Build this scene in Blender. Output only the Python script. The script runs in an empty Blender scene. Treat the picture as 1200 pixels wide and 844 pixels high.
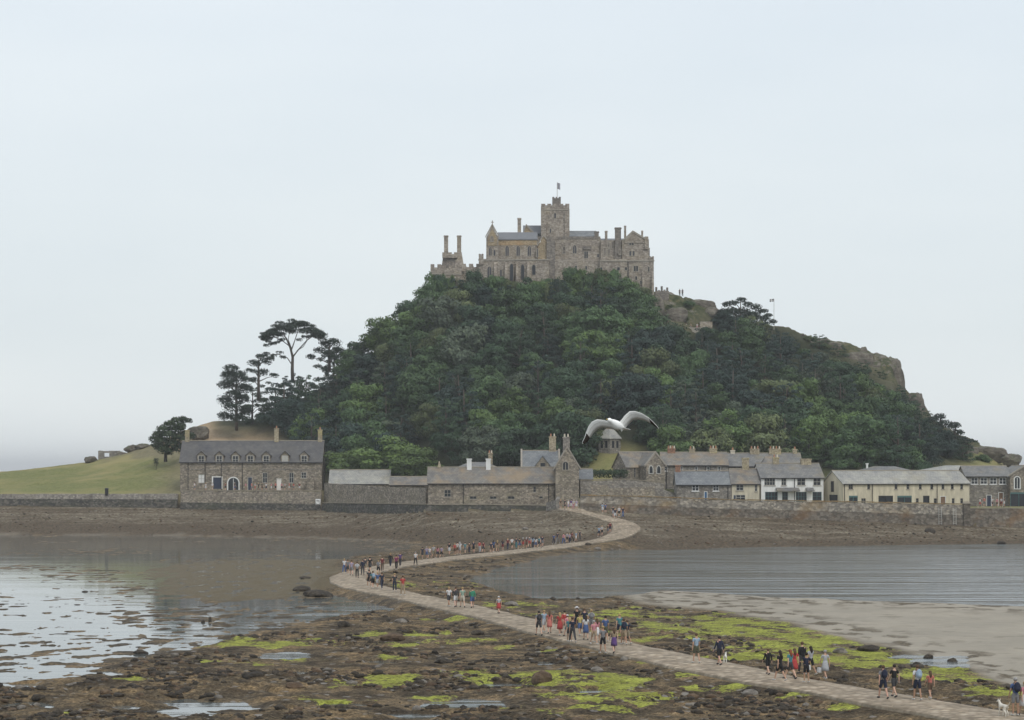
import bpy, bmesh, math, random
import numpy as np
from mathutils import Vector, Matrix, Euler
R = math.radians
F = 2600.0          # focal length in photo pixels (photo is 1200 wide)
HC = 12.3           # camera height above the low-tide water
HZ = 550.0          # photo row of the horizon
scene = bpy.context.scene
col = scene.collection
rnd = random.Random(11)

def PX(px, D): return (px-600.0)/F*D
def PZ(py, D): return HC-(py-HZ)/F*D

# ------------------------------------------------------------------ camera
cam_d = bpy.data.cameras.new('camera'); cam = bpy.data.objects.new('camera', cam_d); col.objects.link(cam)
cam.location = (0, 0, HC); cam.rotation_euler = (R(90), 0, 0)
cam_d.sensor_width = 36; cam_d.lens = 36*F/1200
cam_d.shift_y = (HZ-422)/1200
cam_d.clip_start = 0.5; cam_d.clip_end = 60000
scene.camera = cam
scene.view_settings.view_transform = 'Standard'; scene.view_settings.look = 'None'
scene.view_settings.exposure = 0; scene.view_settings.gamma = 1
scene.view_settings.use_curve_mapping = False

# ------------------------------------------------------------------ tagging
def tag(o, label=None, cat=None, group=None, kind=None):
    if label: o['label'] = label
    if cat: o['category'] = cat
    if group: o['group'] = group
    if kind: o['kind'] = kind
    return o
def empty(name, loc, rz=0.0):
    o = bpy.data.objects.new(name, None); col.objects.link(o)
    o.location = loc; o.rotation_euler = (0, 0, rz); o.empty_display_size = .2
    return o
def link_mesh(name, me, parent=None):
    o = bpy.data.objects.new(name, me); col.objects.link(o)
    if parent is not None: o.parent = parent
    return o
class MB:
    """collects faces into one mesh"""
    def __init__(s): s.v = []; s.f = []; s.mi = []
    def add(s, vs, fs, mi=0):
        b = len(s.v); s.v += [tuple(p) for p in vs]
        s.f += [tuple(i+b for i in f) for f in fs]; s.mi += [mi]*len(fs); return s
    def box(s, x0, x1, y0, y1, z0, z1, mi=0):
        return s.add([(x0,y0,z0),(x1,y0,z0),(x1,y1,z0),(x0,y1,z0),(x0,y0,z1),(x1,y0,z1),(x1,y1,z1),(x0,y1,z1)],
            [(0,3,2,1),(4,5,6,7),(0,1,5,4),(1,2,6,5),(2,3,7,6),(3,0,4,7)], mi)
    def frustum(s, cx, cy, z0, z1, w0, d0, w1, d1, mi=0):
        a = [(cx-w0/2,cy-d0/2,z0),(cx+w0/2,cy-d0/2,z0),(cx+w0/2,cy+d0/2,z0),(cx-w0/2,cy+d0/2,z0)]
        b = [(cx-w1/2,cy-d1/2,z1),(cx+w1/2,cy-d1/2,z1),(cx+w1/2,cy+d1/2,z1),(cx-w1/2,cy+d1/2,z1)]
        return s.add(a+b, [(0,3,2,1),(4,5,6,7),(0,1,5,4),(1,2,6,5),(2,3,7,6),(3,0,4,7)], mi)
    def prism_y(s, poly, y0, y1, mi=0):
        """poly (x,z) counterclockwise as seen from -y"""
        n = len(poly)
        v = [(x,y0,z) for x,z in poly]+[(x,y1,z) for x,z in poly]
        f = [tuple(range(n)), tuple(range(2*n-1, n-1, -1))]+[(i, i+n, (i+1)%n+n, (i+1)%n) for i in range(n)]
        return s.add(v, f, mi)
    def prism_x(s, poly, x0, x1, mi=0):
        n = len(poly)
        v = [(x0,y,z) for y,z in poly]+[(x1,y,z) for y,z in poly]
        f = [tuple(range(n)), tuple(range(2*n-1, n-1, -1))]+[(i, i+n, (i+1)%n+n, (i+1)%n) for i in range(n)]
        return s.add(v, f, mi)
    def tube(s, pts, rad, n=8, mi=0, cap=True):
        pts = [Vector(p) for p in pts]; m = len(pts)
        if not hasattr(rad, '__len__'): rad = [rad]*m
        vs = []; ref = None
        for i, p in enumerate(pts):
            t = (pts[min(i+1, m-1)]-pts[max(i-1, 0)]).normalized()
            a = t.orthogonal().normalized() if ref is None else (ref-t*ref.dot(t)).normalized()
            ref = a; b = t.cross(a)
            for k in range(n):
                th = 2*math.pi*k/n
                vs.append(p+(a*math.cos(th)+b*math.sin(th))*rad[i])
        fs = [(i*n+k, i*n+(k+1)%n, (i+1)*n+(k+1)%n, (i+1)*n+k) for i in range(m-1) for k in range(n)]
        if cap: fs += [tuple(range(n-1, -1, -1)), tuple((m-1)*n+k for k in range(n))]
        return s.add(vs, fs, mi)
    def ball(s, c, r, seg=8, rings=6, mi=0, sc=(1,1,1)):
        vs = [(c[0], c[1], c[2]+r*sc[2])]
        for i in range(1, rings):
            ph = math.pi*i/rings
            for k in range(seg):
                th = 2*math.pi*k/seg
                vs.append((c[0]+r*sc[0]*math.sin(ph)*math.cos(th), c[1]+r*sc[1]*math.sin(ph)*math.sin(th), c[2]+r*sc[2]*math.cos(ph)))
        vs.append((c[0], c[1], c[2]-r*sc[2])); L = len(vs)-1
        fs = [(0, 1+k, 1+(k+1)%seg) for k in range(seg)]
        for i in range(rings-2):
            for k in range(seg):
                a = 1+i*seg+k; b = 1+i*seg+(k+1)%seg
                fs.append((a, a+seg, b+seg, b))
        fs += [(L, 1+(rings-2)*seg+(k+1)%seg, 1+(rings-2)*seg+k) for k in range(seg)]
        return s.add(vs, fs, mi)
    def mesh(s, name, mats, smooth=False, fix=True):
        me = bpy.data.meshes.new(name); me.from_pydata(s.v, [], s.f)
        for m in (mats if isinstance(mats, (list, tuple)) else [mats]): me.materials.append(m)
        if any(s.mi): me.polygons.foreach_set('material_index', s.mi)
        if fix:
            bm = bmesh.new(); bm.from_mesh(me); bmesh.ops.recalc_face_normals(bm, faces=bm.faces); bm.to_mesh(me); bm.free()
        if smooth: me.polygons.foreach_set('use_smooth', [True]*len(me.polygons))
        me.update(); return me
    def build(s, name, mats, parent=None, smooth=False, loc=None):
        o = link_mesh(name, s.mesh(name, mats, smooth), parent)
        if loc is not None: o.location = loc
        return o

# ------------------------------------------------------------------ numpy noise
def _hash(ix, iy, seed):
    h = (ix.astype(np.int64)*374761393+iy.astype(np.int64)*668265263+seed*1442695041) & 0x7fffffff
    h = ((h ^ (h >> 13))*1274126177) & 0x7fffffff
    h = ((h ^ (h >> 16))*1911520717) & 0x7fffffff
    return ((h ^ (h >> 15)) & 0xffffff)/float(0xffffff)
def vnoise(x, y, seed=0):
    x = np.asarray(x, float); y = np.asarray(y, float)
    ix = np.floor(x); iy = np.floor(y); fx = x-ix; fy = y-iy
    ux = fx*fx*fx*(fx*(fx*6-15)+10); uy = fy*fy*fy*(fy*(fy*6-15)+10)
    def g(a, b):
        th = _hash(ix+a, iy+b, seed)*6.2831853
        return np.cos(th)*(fx-a)+np.sin(th)*(fy-b)
    n = (g(0,0)*(1-ux)+g(1,0)*ux)*(1-uy)+(g(0,1)*(1-ux)+g(1,1)*ux)*uy
    return n*1.5
def fbm(x, y, oct=4, seed=0):
    t = 0; a = 1; 
    for o in range(oct):
        t = t+a*vnoise(x*2**o, y*2**o, seed+o*17); a *= .5
    return t
def worley(x, y, seed=0):
    x = np.asarray(x, float); y = np.asarray(y, float)
    ix = np.floor(x); iy = np.floor(y); d = np.full(x.shape, 9.0); rid = np.zeros(x.shape)
    for a in (-1, 0, 1):
        for b in (-1, 0, 1):
            cx = ix+a+_hash(ix+a, iy+b, seed); cy = iy+b+_hash(ix+a, iy+b, seed+5)
            dd = np.hypot(x-cx, y-cy); m = dd < d
            d = np.where(m, dd, d); rid = np.where(m, _hash(ix+a, iy+b, seed+9), rid)
    return d, rid
def sstep(a, b, x):
    t = np.clip((np.asarray(x, float)-a)/(b-a), 0, 1); return t*t*(3-2*t)
def poly_sd(u, v, poly, vs=4.0):
    """signed distance (positive inside) with rows stretched: the flats are seen at a low angle"""
    P = np.array(poly, float); x = u; y = v*vs; px = P[:, 0]; py = P[:, 1]*vs; n = len(P)
    best = np.full(u.shape, 1e9); inside = np.zeros(u.shape, bool)
    for i in range(n):
        x1, y1, x2, y2 = px[i], py[i], px[(i+1)%n], py[(i+1)%n]
        dx, dy = x2-x1, y2-y1; L = dx*dx+dy*dy+1e-9
        t = np.clip(((x-x1)*dx+(y-y1)*dy)/L, 0, 1)
        best = np.minimum(best, np.hypot(x-x1-t*dx, y-y1-t*dy))
        c = (y1 > y) != (y2 > y)
        with np.errstate(divide='ignore', invalid='ignore'):
            xi = (x2-x1)*(y-y1)/(y2-y1+1e-12)+x1
        inside ^= c & (x < xi)
    return np.where(inside, best, -best)

# ------------------------------------------------------------------ materials
def new_mat(name):
    m = bpy.data.materials.new(name); m.use_nodes = True
    nt = m.node_tree; nt.nodes.clear()
    out = nt.nodes.new('ShaderNodeOutputMaterial'); b = nt.nodes.new('ShaderNodeBsdfPrincipled')
    nt.links.new(b.outputs[0], out.inputs[0]); b.inputs['Roughness'].default_value = .85
    b.inputs['Specular IOR Level'].default_value = .3
    return m, nt, b
def N(nt, t, **kw):
    n = nt.nodes.new(t)
    for k, v in kw.items():
        if k in n.inputs: n.inputs[k].default_value = v
        else: setattr(n, k, v)
    return n
def L(nt, a, b): nt.links.new(a, b)
def ramp(nt, fac, stops):
    r = nt.nodes.new('ShaderNodeValToRGB'); cr = r.color_ramp
    while len(cr.elements) < len(stops): cr.elements.new(.5)
    for e, (p, c) in zip(cr.elements, stops):
        e.position = p; e.color = (*c, 1) if len(c) == 3 else c
    L(nt, fac, r.inputs[0]); return r.outputs[0]
def mix(nt, fac, a, b, mode='MIX'):
    m = nt.nodes.new('ShaderNodeMix'); m.data_type = 'RGBA'; m.blend_type = mode
    for s, i in ((fac, 0), (a, 6), (b, 7)):
        if hasattr(s, 'links') or hasattr(s, 'is_linked'): L(nt, s, m.inputs[i])
        elif isinstance(s, (int, float)): m.inputs[i].default_value = s
        else: m.inputs[i].default_value = (*s, 1)
    return m.outputs[2]
def math_n(nt, op, a, b=None, c=None):
    m = nt.nodes.new('ShaderNodeMath'); m.operation = op
    for i, s in enumerate((a, b, c)):
        if s is None: continue
        if isinstance(s, (int, float)): m.inputs[i].default_value = s
        else: L(nt, s, m.inputs[i])
    return m.outputs[0]
def noise(nt, vec, scale, detail=3, rough=.55, out='Fac'):
    n = N(nt, 'ShaderNodeTexNoise', Scale=scale, Detail=detail, Roughness=rough); L(nt, vec, n.inputs['Vector']); return n.outputs[out]
def objco(nt, scale=(1, 1, 1)):
    t = nt.nodes.new('ShaderNodeTexCoord'); mp = nt.nodes.new('ShaderNodeMapping'); mp.inputs['Scale'].default_value = scale
    L(nt, t.outputs['Object'], mp.inputs[0]); return mp.outputs[0]
def bump(nt, bsdf, h, strength=.4, dist=.05):
    b = N(nt, 'ShaderNodeBump', Strength=strength, Distance=dist); L(nt, h, b.inputs['Height']); L(nt, b.outputs[0], bsdf.inputs['Normal'])

def masonry(name, c1, c2, c3, size=.55, lichen=None, lich_amt=.5):
    """rubble or coursed stone: cells of slightly different stone, weather stains at larger scale"""
    m, nt, b = new_mat(name); co = objco(nt, (1, 1, 1.5))
    v = N(nt, 'ShaderNodeTexVoronoi', Scale=1.6/size, Randomness=.85); L(nt, co, v.inputs['Vector'])
    sep = nt.nodes.new('ShaderNodeSeparateColor'); L(nt, v.outputs['Color'], sep.inputs[0])
    base = ramp(nt, sep.outputs[0], [(0, c1), (.55, c2), (1, c3)])
    n1 = noise(nt, co, .35, 5, .65); st = ramp(nt, n1, [(.32, (.76, .745, .72)), (.5, (.96, .96, .96)), (.68, (1.12, 1.1, 1.04))])
    c = mix(nt, 1.0, base, st, 'MULTIPLY')
    jt = ramp(nt, v.outputs['Distance'], [(0, (1, 1, 1)), (.5, (1, 1, 1)), (.72, (.72, .70, .67))])
    c = mix(nt, .8, c, jt, 'MULTIPLY')
    if lichen:
        n2 = noise(nt, co, .22, 4, .6)
        f = ramp(nt, n2, [(.5, (0, 0, 0)), (.7, (lich_amt,)*3)])
        c = mix(nt, f, c, lichen)
    L(nt, c, b.inputs['Base Color']); b.inputs['Roughness'].default_value = .9
    bump(nt, b, v.outputs['Distance'], .5, .06); return m
def slate(name, c1, c2, lichen=None, amt=.6, thr=.52):
    m, nt, b = new_mat(name); co = objco(nt)
    br = N(nt, 'ShaderNodeTexBrick', Scale=1.0); br.inputs['Brick Width'].default_value = .5; br.inputs['Row Height'].default_value = .28
    br.inputs['Mortar Size'].default_value = .012
    br.inputs['Color1'].default_value = (*c1, 1); br.inputs['Color2'].default_value = (*c2, 1); br.inputs['Mortar'].default_value = (*[x*.5 for x in c1], 1)
    mp = nt.nodes.new('ShaderNodeMapping'); mp.inputs['Rotation'].default_value = (R(90), 0, 0); L(nt, co, mp.inputs[0]); L(nt, mp.outputs[0], br.inputs['Vector'])
    n1 = noise(nt, co, .5, 5, .65); st = ramp(nt, n1, [(.35, (.75, .76, .8)), (.65, (1.2, 1.18, 1.12))])
    c = mix(nt, 1.0, br.outputs['Color'], st, 'MULTIPLY')
    if lichen:
        n2 = noise(nt, co, .3, 5, .65); f = ramp(nt, n2, [(thr-.08, (0, 0, 0)), (thr+.1, (amt,)*3)]); c = mix(nt, f, c, lichen)
    L(nt, c, b.inputs['Base Color']); b.inputs['Roughness'].default_value = .6; return m
def paint(name, c, rough=.6, var=.12, scale=1.5, streak=False):
    m, nt, b = new_mat(name); co = objco(nt, (1, 1, .22) if streak else (1, 1, 1))
    n = noise(nt, co, scale, 5, .68); k = ramp(nt, n, [(.3, tuple(x*(1-var) for x in c)), (.7, tuple(min(1, x*(1+var*.6)) for x in c))])
    L(nt, k, b.inputs['Base Color']); b.inputs['Roughness'].default_value = rough; return m
M = {}
M['castle'] = masonry('castle_granite', (0.212, 0.181, 0.156), (0.302, 0.267, 0.227), (0.383, 0.343, 0.292), .7, (.33, .27, .17), .35)
M['castle_warm'] = masonry('castle_warm_stone', (0.262, 0.211, 0.14), (0.337, 0.271, 0.178), (0.411, 0.327, 0.224), .6, (.45, .27, .12), .5)
M['castle_dark'] = masonry('castle_weathered_stone', (0.149, 0.133, 0.122), (0.201, 0.181, 0.16), (0.265, 0.234, 0.201), .7)
M['dressed'] = paint('dressed_stone', (.31, .28, .235), .85, .2)
M['granite'] = masonry('granite_rubble', (0.155, 0.136, 0.113), (0.25, 0.22, 0.179), (0.369, 0.321, 0.261), .6, (.22, .2, .13), .4)
M['granite_grey'] = masonry('grey_granite', (0.16, 0.148, 0.136), (0.234, 0.216, 0.191), (0.32, 0.296, 0.259), .6)
M['wall_stone'] = masonry('sea_wall_stone', (0.138, 0.127, 0.109), (0.241, 0.218, 0.184), (0.368, 0.333, 0.276), .8, (.26, .17, .06), .5)
M['wall_dark'] = masonry('weedy_wall_stone', (0.0495, 0.0495, 0.0495), (0.0935, 0.088, 0.077), (0.165, 0.154, 0.132), .7, (.05, .055, .03), .6)
M['wall_brown'] = masonry('harbour_wall_stone', (.09, .08, .068), (.15, .13, .105), (.22, .195, .16), .8, (.20, .11, .045), .6)
M['cream'] = paint('cream_render', (.54, .485, .37), .85, .3, 1.3, True)
M['white'] = paint('white_paint', (.72, .72, .70), .6, .2, 1.3, True)
M['offwhite'] = paint('weathered_limewash', (.46, .45, .41), .85, .25, 1.3, True)
M['slate_dark'] = slate('dark_slate', (.082, .081, .084), (.115, .112, .112), (.13, .12, .1), .4, .55)
M['slate_grey'] = slate('grey_slate', (.14, .14, .14), (.19, .187, .18), (.24, .2, .12), .5, .55)
M['slate_lichen'] = slate('lichened_slate', (.15, .14, .13), (.2, .19, .17), (.30, .21, .11), .55, .52)
M['slate_pale'] = slate('pale_slate', (.27, .27, .25), (.34, .33, .3), (.3, .26, .16), .4, .58)
M['slate_blue'] = slate('blue_slate', (.15, .16, .17), (.20, .21, .215))
M['lead'] = paint('lead_roof', (.16, .165, .175), .6)
m, nt, b = new_mat('window_glass'); b.inputs['Base Color'].default_value = (.022, .026, .032, 1); b.inputs['Roughness'].default_value = .18; M['glass'] = m
m, nt, b = new_mat('leaded_glass'); b.inputs['Base Color'].default_value = (.045, .045, .055, 1); b.inputs['Roughness'].default_value = .4; M['leaded'] = m
M['black'] = paint('black_iron', (.02, .02, .022), .5)
M['door_dark'] = paint('navy_door_paint', (.03, .04, .07), .5)
M['door_white'] = paint('white_door_paint', (.72, .68, .64), .5)
M['door_brown'] = paint('brown_door_wood', (.18, .11, .07), .6)
M['door_teal'] = paint('green_shopfront_paint', (.06, .13, .13), .5)
M['pot'] = paint('clay_pot', (.38, .2, .12), .8)
M['pot_pale'] = paint('pale_clay_pot', (.55, .5, .4), .8)
M['stack'] = masonry('chimney_stone', (.26, .22, .15), (.36, .31, .22), (.44, .38, .28), .4, (.42, .36, .12), .6)
M['stack_red'] = masonry('chimney_brick', (.2, .11, .07), (.28, .15, .10), (.33, .2, .13), .25)
M['wood'] = paint('weathered_wood', (.16, .13, .1), .8)
# ------------------------------------------------------------------ terrain: tidal flats, beach, village terrace and the mount
def tab(pts):
    a = np.array(pts, float); return lambda u: np.interp(u, a[:, 0], a[:, 1])
D_shore = tab([(-800,420),(0,415),(200,410),(400,390),(490,371),(560,350),(600,344),(740,344),(770,337),(900,351),(1200,367),(1400,372),(2000,380)])
D_wall = tab([(-800,455),(0,448),(210,447),(380,439),(440,413),(500,391),(650,386),(672,378),(700,378),(1000,380),(1130,382),(1200,385),(2000,395)])
Z_base = tab([(-800,3),(0,4.9),(210,4.5),(380,4.2),(440,4.3),(500,4.8),(620,5.0),(672,5.4),(700,5.2),(760,4.7),(1000,3.4),(1130,2.6),(1200,2.2),(2000,2)])
Z_plat = tab([(-800,3),(0,7.0),(200,7.2),(215,7.9),(378,7.9),(390,5.7),(500,5.9),(650,5.9),(668,5.5),(690,5.7),(712,6.6),(760,6.7),(1000,5.9),(1130,5.6),(1200,5.6),(1500,4)])
D_foot = tab([(-800,456),(200,452),(380,452),(500,418),(650,402),(1200,402),(2000,402)])
G_exp = tab([(-400,.9),(180,.9),(300,1.2),(420,1.5),(1000,1.5),(1200,1.3),(1500,1)])
_sil = [(-800,700),(-400,617),(-200,578),(-60,557),(0,553),(60,548),(100,542),(130,536),(150,531),(180,521),(215,505),(250,494),(300,492),(350,470),(400,440),
 (450,405),(500,362),(520,338),(560,332),(640,331),(740,336),(767,343),(800,350),(832,362),(848,376),(880,384),(905,385),(930,392),(960,402),(1000,412),(1045,426),
 (1054,445),(1060,462),(1082,478),(1092,496),(1110,508),(1135,522),(1165,535),(1190,546),(1230,558),(1300,577),(1400,600),(1600,650),(2000,760)]
HS = tab([(u, HC+(HZ-y)*.2) for u, y in _sil])

# causeway centre line: photo column/row on the ground and height of the paving
_cw = [(2600,1300,.62),(1950,1080,.62),(1560,950,.62),(1330,880,.62),(1240,858,.62),(1150,838,.62),(1050,821,.62),(980,808,.62),(900,795,.62),(815,777,.62),(740,761,.62),(680,746,.62),(620,731,.62),(560,716.5,.62),
 (500,703,.62),(450,692.5,.62),(420,685.5,.62),(408,680,.62),(412,675,.62),(430,669,.62),(470,661.5,.62),(520,655,.62),(580,648.5,.62),(640,642,.68)]
cwp = [((u-600)/F*((HC-z)*F/(v-HZ)), (HC-z)*F/(v-HZ), z) for u, v, z in _cw]
for u, Dd, z in [(672,339,.9),(702,343,1.3),(722,349,1.8),(733,356,2.5),(732,363,3.3),(718,368,4.0),(700,371,4.6),(684,373,5.1),(672,375.5,5.45),(668,380,5.6)]:
    cwp.append((PX(u, Dd), Dd, z))
def catmull(P, step=.6):
    P = [np.array(p, float) for p in P]; out = []
    for i in range(len(P)-1):
        p0 = P[max(i-1, 0)]; p1 = P[i]; p2 = P[i+1]; p3 = P[min(i+2, len(P)-1)]
        n = max(2, int(np.linalg.norm(p2-p1)/step))
        for k in range(n):
            t = k/n
            out.append(.5*((2*p1)+(p2-p0)*t+(2*p0-5*p1+4*p2-p3)*t*t+(3*p1-p0-3*p2+p3)*t**3))
    out.append(P[-1]); return np.array(out)
CW = catmull(cwp); CW_W = 2.0      # half width
CWp = CW[::2]
def path_dist(X, Y):
    X = np.asarray(X, float).ravel(); Y = np.asarray(Y, float).ravel()
    best = np.full(X.shape, 1e9); z = np.zeros(X.shape)
    near = np.ones(X.shape, bool)
    for x0, y0, z0 in CWp:
        d = (X-x0)**2+(Y-y0)**2; m = d < best
        best = np.where(m, d, best); z = np.where(m, z0, z)
    return np.sqrt(best), z

BAY_L = [(-900,628),(0,627),(200,628),(400,632),(470,635),(492,640),(440,648),(400,655),(330,668),(262,688),(215,700),(255,715),(264,750),(205,766),(130,778),(80,796),(-100,806),(-900,816)]
WEEDY = [(170,662),(300,652),(400,654),(392,676),(398,690),(350,702),(262,706),(180,700)]
POCKET = [(258,705),(345,701),(420,697),(505,708),(440,716),(350,736),(300,746),(258,744)]
BAY_R = [(560,680),(590,668),(640,655),(700,648),(760,645),(900,641),(1000,641),(1200,637),(1900,634),(1900,722),(1200,708),(1060,703),(900,697),(775,689),(700,700),(640,702),(590,692)]
SAND = [(775,689),(900,697),(1060,703),(1200,708),(1900,722),(1900,980),(1420,860),(1210,812),(1165,800),(1140,779),(1062,763),(1000,748),(930,731),(850,717),(760,708),(740,700)]
POOLS = [(22,806,26,2.5),(30,828,30,2.5),(250,828,52,7),(205,838,60,4),(545,826,46,5),(1100,777,30,5),(1062,771,26,2.5),(330,770,30,3),(600,806,30,3),(455,779,22,2),(90,812,18,2),(700,812,24,2),(120,790,26,2),(410,760,26,1.6),(350,790,18,1.5),(150,830,30,2.5),(400,826,26,2),(300,812,20,1.5),(640,775,16,1.5),(480,842,40,3),(800,820,26,2)]
ALGAE = [(300,757,72,5,1),(440,745,38,3,.9),(500,748,28,3,.9),(350,776,30,3,.8),(440,802,46,5,1),(590,800,38,7,1),(540,795,30,4,.9),(470,772,24,3,.8),(235,780,20,3,.6),
 (690,806,78,13,1.05),(740,822,60,8,.9),(660,795,46,6,1),(850,797,46,3,1),(790,788,40,3,.8),(905,803,26,2,.9),(1065,828,24,2.5,.7),(560,832,44,5,.8),(690,838,70,4,.8),(60,838,30,3,.7),
 (720,722,60,7,.8),(800,738,60,11,.95),(860,737,60,12,1.05),(930,757,80,15,1.1),(1020,775,80,13,1.1),(900,775,70,8,1.05),(1110,795,60,9,1.0),(760,750,50,5,.7),(1160,815,40,7,.9),(960,744,40,7,.9),(640,722,50,4,.5),
 (600,712,50,3,.5),(500,688,60,4,.45),(720,745,40,3,.5),(870,800,30,2,.9),(520,730,40,2,.55),(480,757,40,2.5,.75),(150,800,40,2.5,.55),(380,822,44,3,.7),(290,780,30,2,.6),(620,765,40,2.5,.55),(830,812,40,3,.7),(930,822,40,3,.6),(500,818,30,2.5,.7),(200,760,30,2,.6),(1000,836,40,4,.5),(560,755,50,3,.4),(690,700,30,2,.35)]

def flats_masks(u, v, X, Y):
    wu = u+14*fbm(X*.22, Y*.08, 4, 3)+5*vnoise(X*1.3, Y*.5, 8); wv = v+3.2*fbm(X*.25, Y*.07, 4, 21)*np.clip((v-600)/120, .3, 1.4)
    bl = np.maximum(poly_sd(wu, wv, BAY_L), poly_sd(wu, wv, POCKET)); br = poly_sd(u+.4*(wu-u), v+.3*(wv-v), BAY_R); sd = poly_sd(u+.6*(wu-u), v+.5*(wv-v), SAND)
    wd = poly_sd(wu, wv, WEEDY)
    pool = np.zeros(u.shape)
    for a, b_, ra, rb in POOLS:
        pool = np.maximum(pool, 1.4-np.hypot((wu-a)/(ra*1.15), (wv-b_)/(rb*1.35)))
    al = np.zeros(u.shape)
    for a, b_, ra, rb, s in ALGAE:
        al = np.maximum(al, s*np.clip(1.55-np.hypot((wu-a)/ra, (wv-b_)/rb), 0, 1))
    return bl, br, sd, wd, pool, al

def float_weed(X, Y, v):
    q = fbm(X*.5, Y*.34, 5, 77)*.8+.55*fbm(X*.07, Y*.035, 3, 79)-.57+.42*sstep(670, 800, v)+.10*sstep(-60, -20, X)
    return np.where(q > 0, .012+.05*np.clip(q, 0, 1), np.clip(q, -.3, 0)*.6)

def ground(X, Y, masks=False):
    X = np.atleast_1d(np.asarray(X, float)); Y = np.atleast_1d(np.asarray(Y, float)); sh = X.shape; X = X.ravel(); Y = Y.ravel()
    u = 600+F*X/Y; v = HZ+F*HC/Y
    ds = D_shore(u); dw = D_wall(u)+2.5*0; zb = Z_base(u); zp = Z_plat(u)
    bl, br, sd, wd, pool, al = flats_masks(u, v, X, Y)
    # flats
    big = fbm(X*.09, Y*.06, 4, 40); h = .17+.11*big
    w1, r1 = worley(X/1.1+.2*vnoise(X*2, Y*2, 61), Y/1.3, 50); w2, r2 = worley(X/.45, Y/.5, 51)
    rock = (np.clip(1-w1/.62, 0, 1)**.6)*(.05+.22*r1**4) + (np.clip(1-w2/.6, 0, 1)**.6)*.11*r2
    rough = .07*fbm(X*1.7, Y*1.4, 4, 44)+.13*np.clip(fbm(X*.55, Y*.42, 4, 46)+.1, -.3, 1)
    inl = sstep(-22, 14, bl); inr = sstep(-20, 10, br); ins = sstep(-26, 8, sd)
    rk = .72*(1-ins)*(1-inr)*(.35+.65*(1-inl))*(.45+.55*sstep(-.3, .5, big))
    weed = sstep(-14, 20, wd)
    h = h*(1-inl)+inl*float_weed(X, Y, v)
    h = h*(1-weed)+weed*(.030+.085*fbm(X*.6, Y*.22, 5, 78)); rk = rk*(1-.75*weed)
    h = h*(1-ins)+ins*(.10+.04*big*.6+.03*np.clip(sd/60, 0, 1))
    h = h*(1-inr)+inr*(-.35)
    pl = sstep(0, .9, pool); h = h-pl*.36; rk = rk*(1-.93*pl)
    alg = np.clip(al+.8*fbm(X*.4, Y*.2, 5, 90)*sstep(0, .3, al)-.16, 0, 1)*(1-.9*inl)*(1-ins)*(1-inr)
    rk2 = rk*(1-.45*sstep(.2, .8, alg))
    h = h+rk2*(rock+rough)
    # beach rising to the walls
    t = np.clip((Y-ds)/(dw-ds), 0, 1); side = sstep(520, 600, u)*(1-sstep(735, 775, u))
    z0 = -.05+.45*side
    bz = z0+(zb-z0)*t**(.95)
    bn = sstep(0, .12, t)*(1-sstep(.93, 1, t))
    w3, r3 = worley(X/1.6, Y/1.9, 70)
    bz = bz+bn*(.22*fbm(X*.3, Y*.25, 4, 71)+np.clip(1-w3/.6, 0, 1)**.7*.2*r3**2+.05*fbm(X*2, Y*2, 3, 72))
    z = np.where(Y < ds, h, np.maximum(bz, h*(1-sstep(0, 12, Y-ds))-1*sstep(0, 12, Y-ds)))
    # path levelling
    dpath, pz = path_dist(X, Y)
    pb = 1-sstep(CW_W+.2, CW_W+2.2+2.0*(pz > .8), dpath)
    z = np.where(Y < dw, z*(1-pb)+(pz-.16)*pb, z)
    # terrace and mount
    df = D_foot(u); tt = np.clip((Y-df)/(517-df), 0, 1); hs = HS(u)
    g = tt**G_exp(u); mt = zp+(hs-zp)*g
    rky = np.maximum(sstep(755, 800, u)*(1-sstep(1150, 1230, u)), sstep(500, 560, u)*0)
    w4, r4 = worley(X/5.0+.3*vnoise(X*.4, Y*.4, 5), Y/6.0, 80)
    mt = mt+sstep(.0, .35, tt)*(.5*fbm(X*.08, Y*.08, 4, 83))*(1-.5*sstep(.9, 1, tt))+rky*sstep(.75, .95, tt)*(np.clip(1-w4/.75, 0, 1)**.5*2.6*(r4-.25)+.3*fbm(X*.5, Y*.5, 3, 84))
    back = np.clip(Y-534, 0, 400)*np.interp(u, [-400, 200, 400, 1000, 1300], [.16, .3, .7, .6, .2]); mt = mt-back
    z = np.where(Y > dw+1.1, mt, z)
    z = np.maximum(z, -3.0)
    if not masks: return z.reshape(sh)
    return z, dict(u=u, v=v, alg=alg, ins=ins, inl=inl, inr=inr, weed=weed, t=t, tt=tt, ins_sd=sd, beach=(Y >= ds), behind=(Y > dw+1.1), dpath=dpath, pool=pl, big=big, ds=ds, dw=dw, w4=w4)

def H(x, y): return float(ground([x], [y])[0])

WOODS = [(262,494),(266,480),(300,468),(345,455),(400,442),(440,418),(470,392),(505,352),(530,336),(640,330),(745,338),(762,352),(775,385),(800,396),(845,380),(900,386),(935,394),(965,411),(1000,430),(1040,458),(1075,488),(1130,530),(1120,538),(1060,548),(1000,552),(900,552),(790,552),(748,512),(700,512),(668,552),(500,556),(378,556),(345,522),(330,500)]

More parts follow.
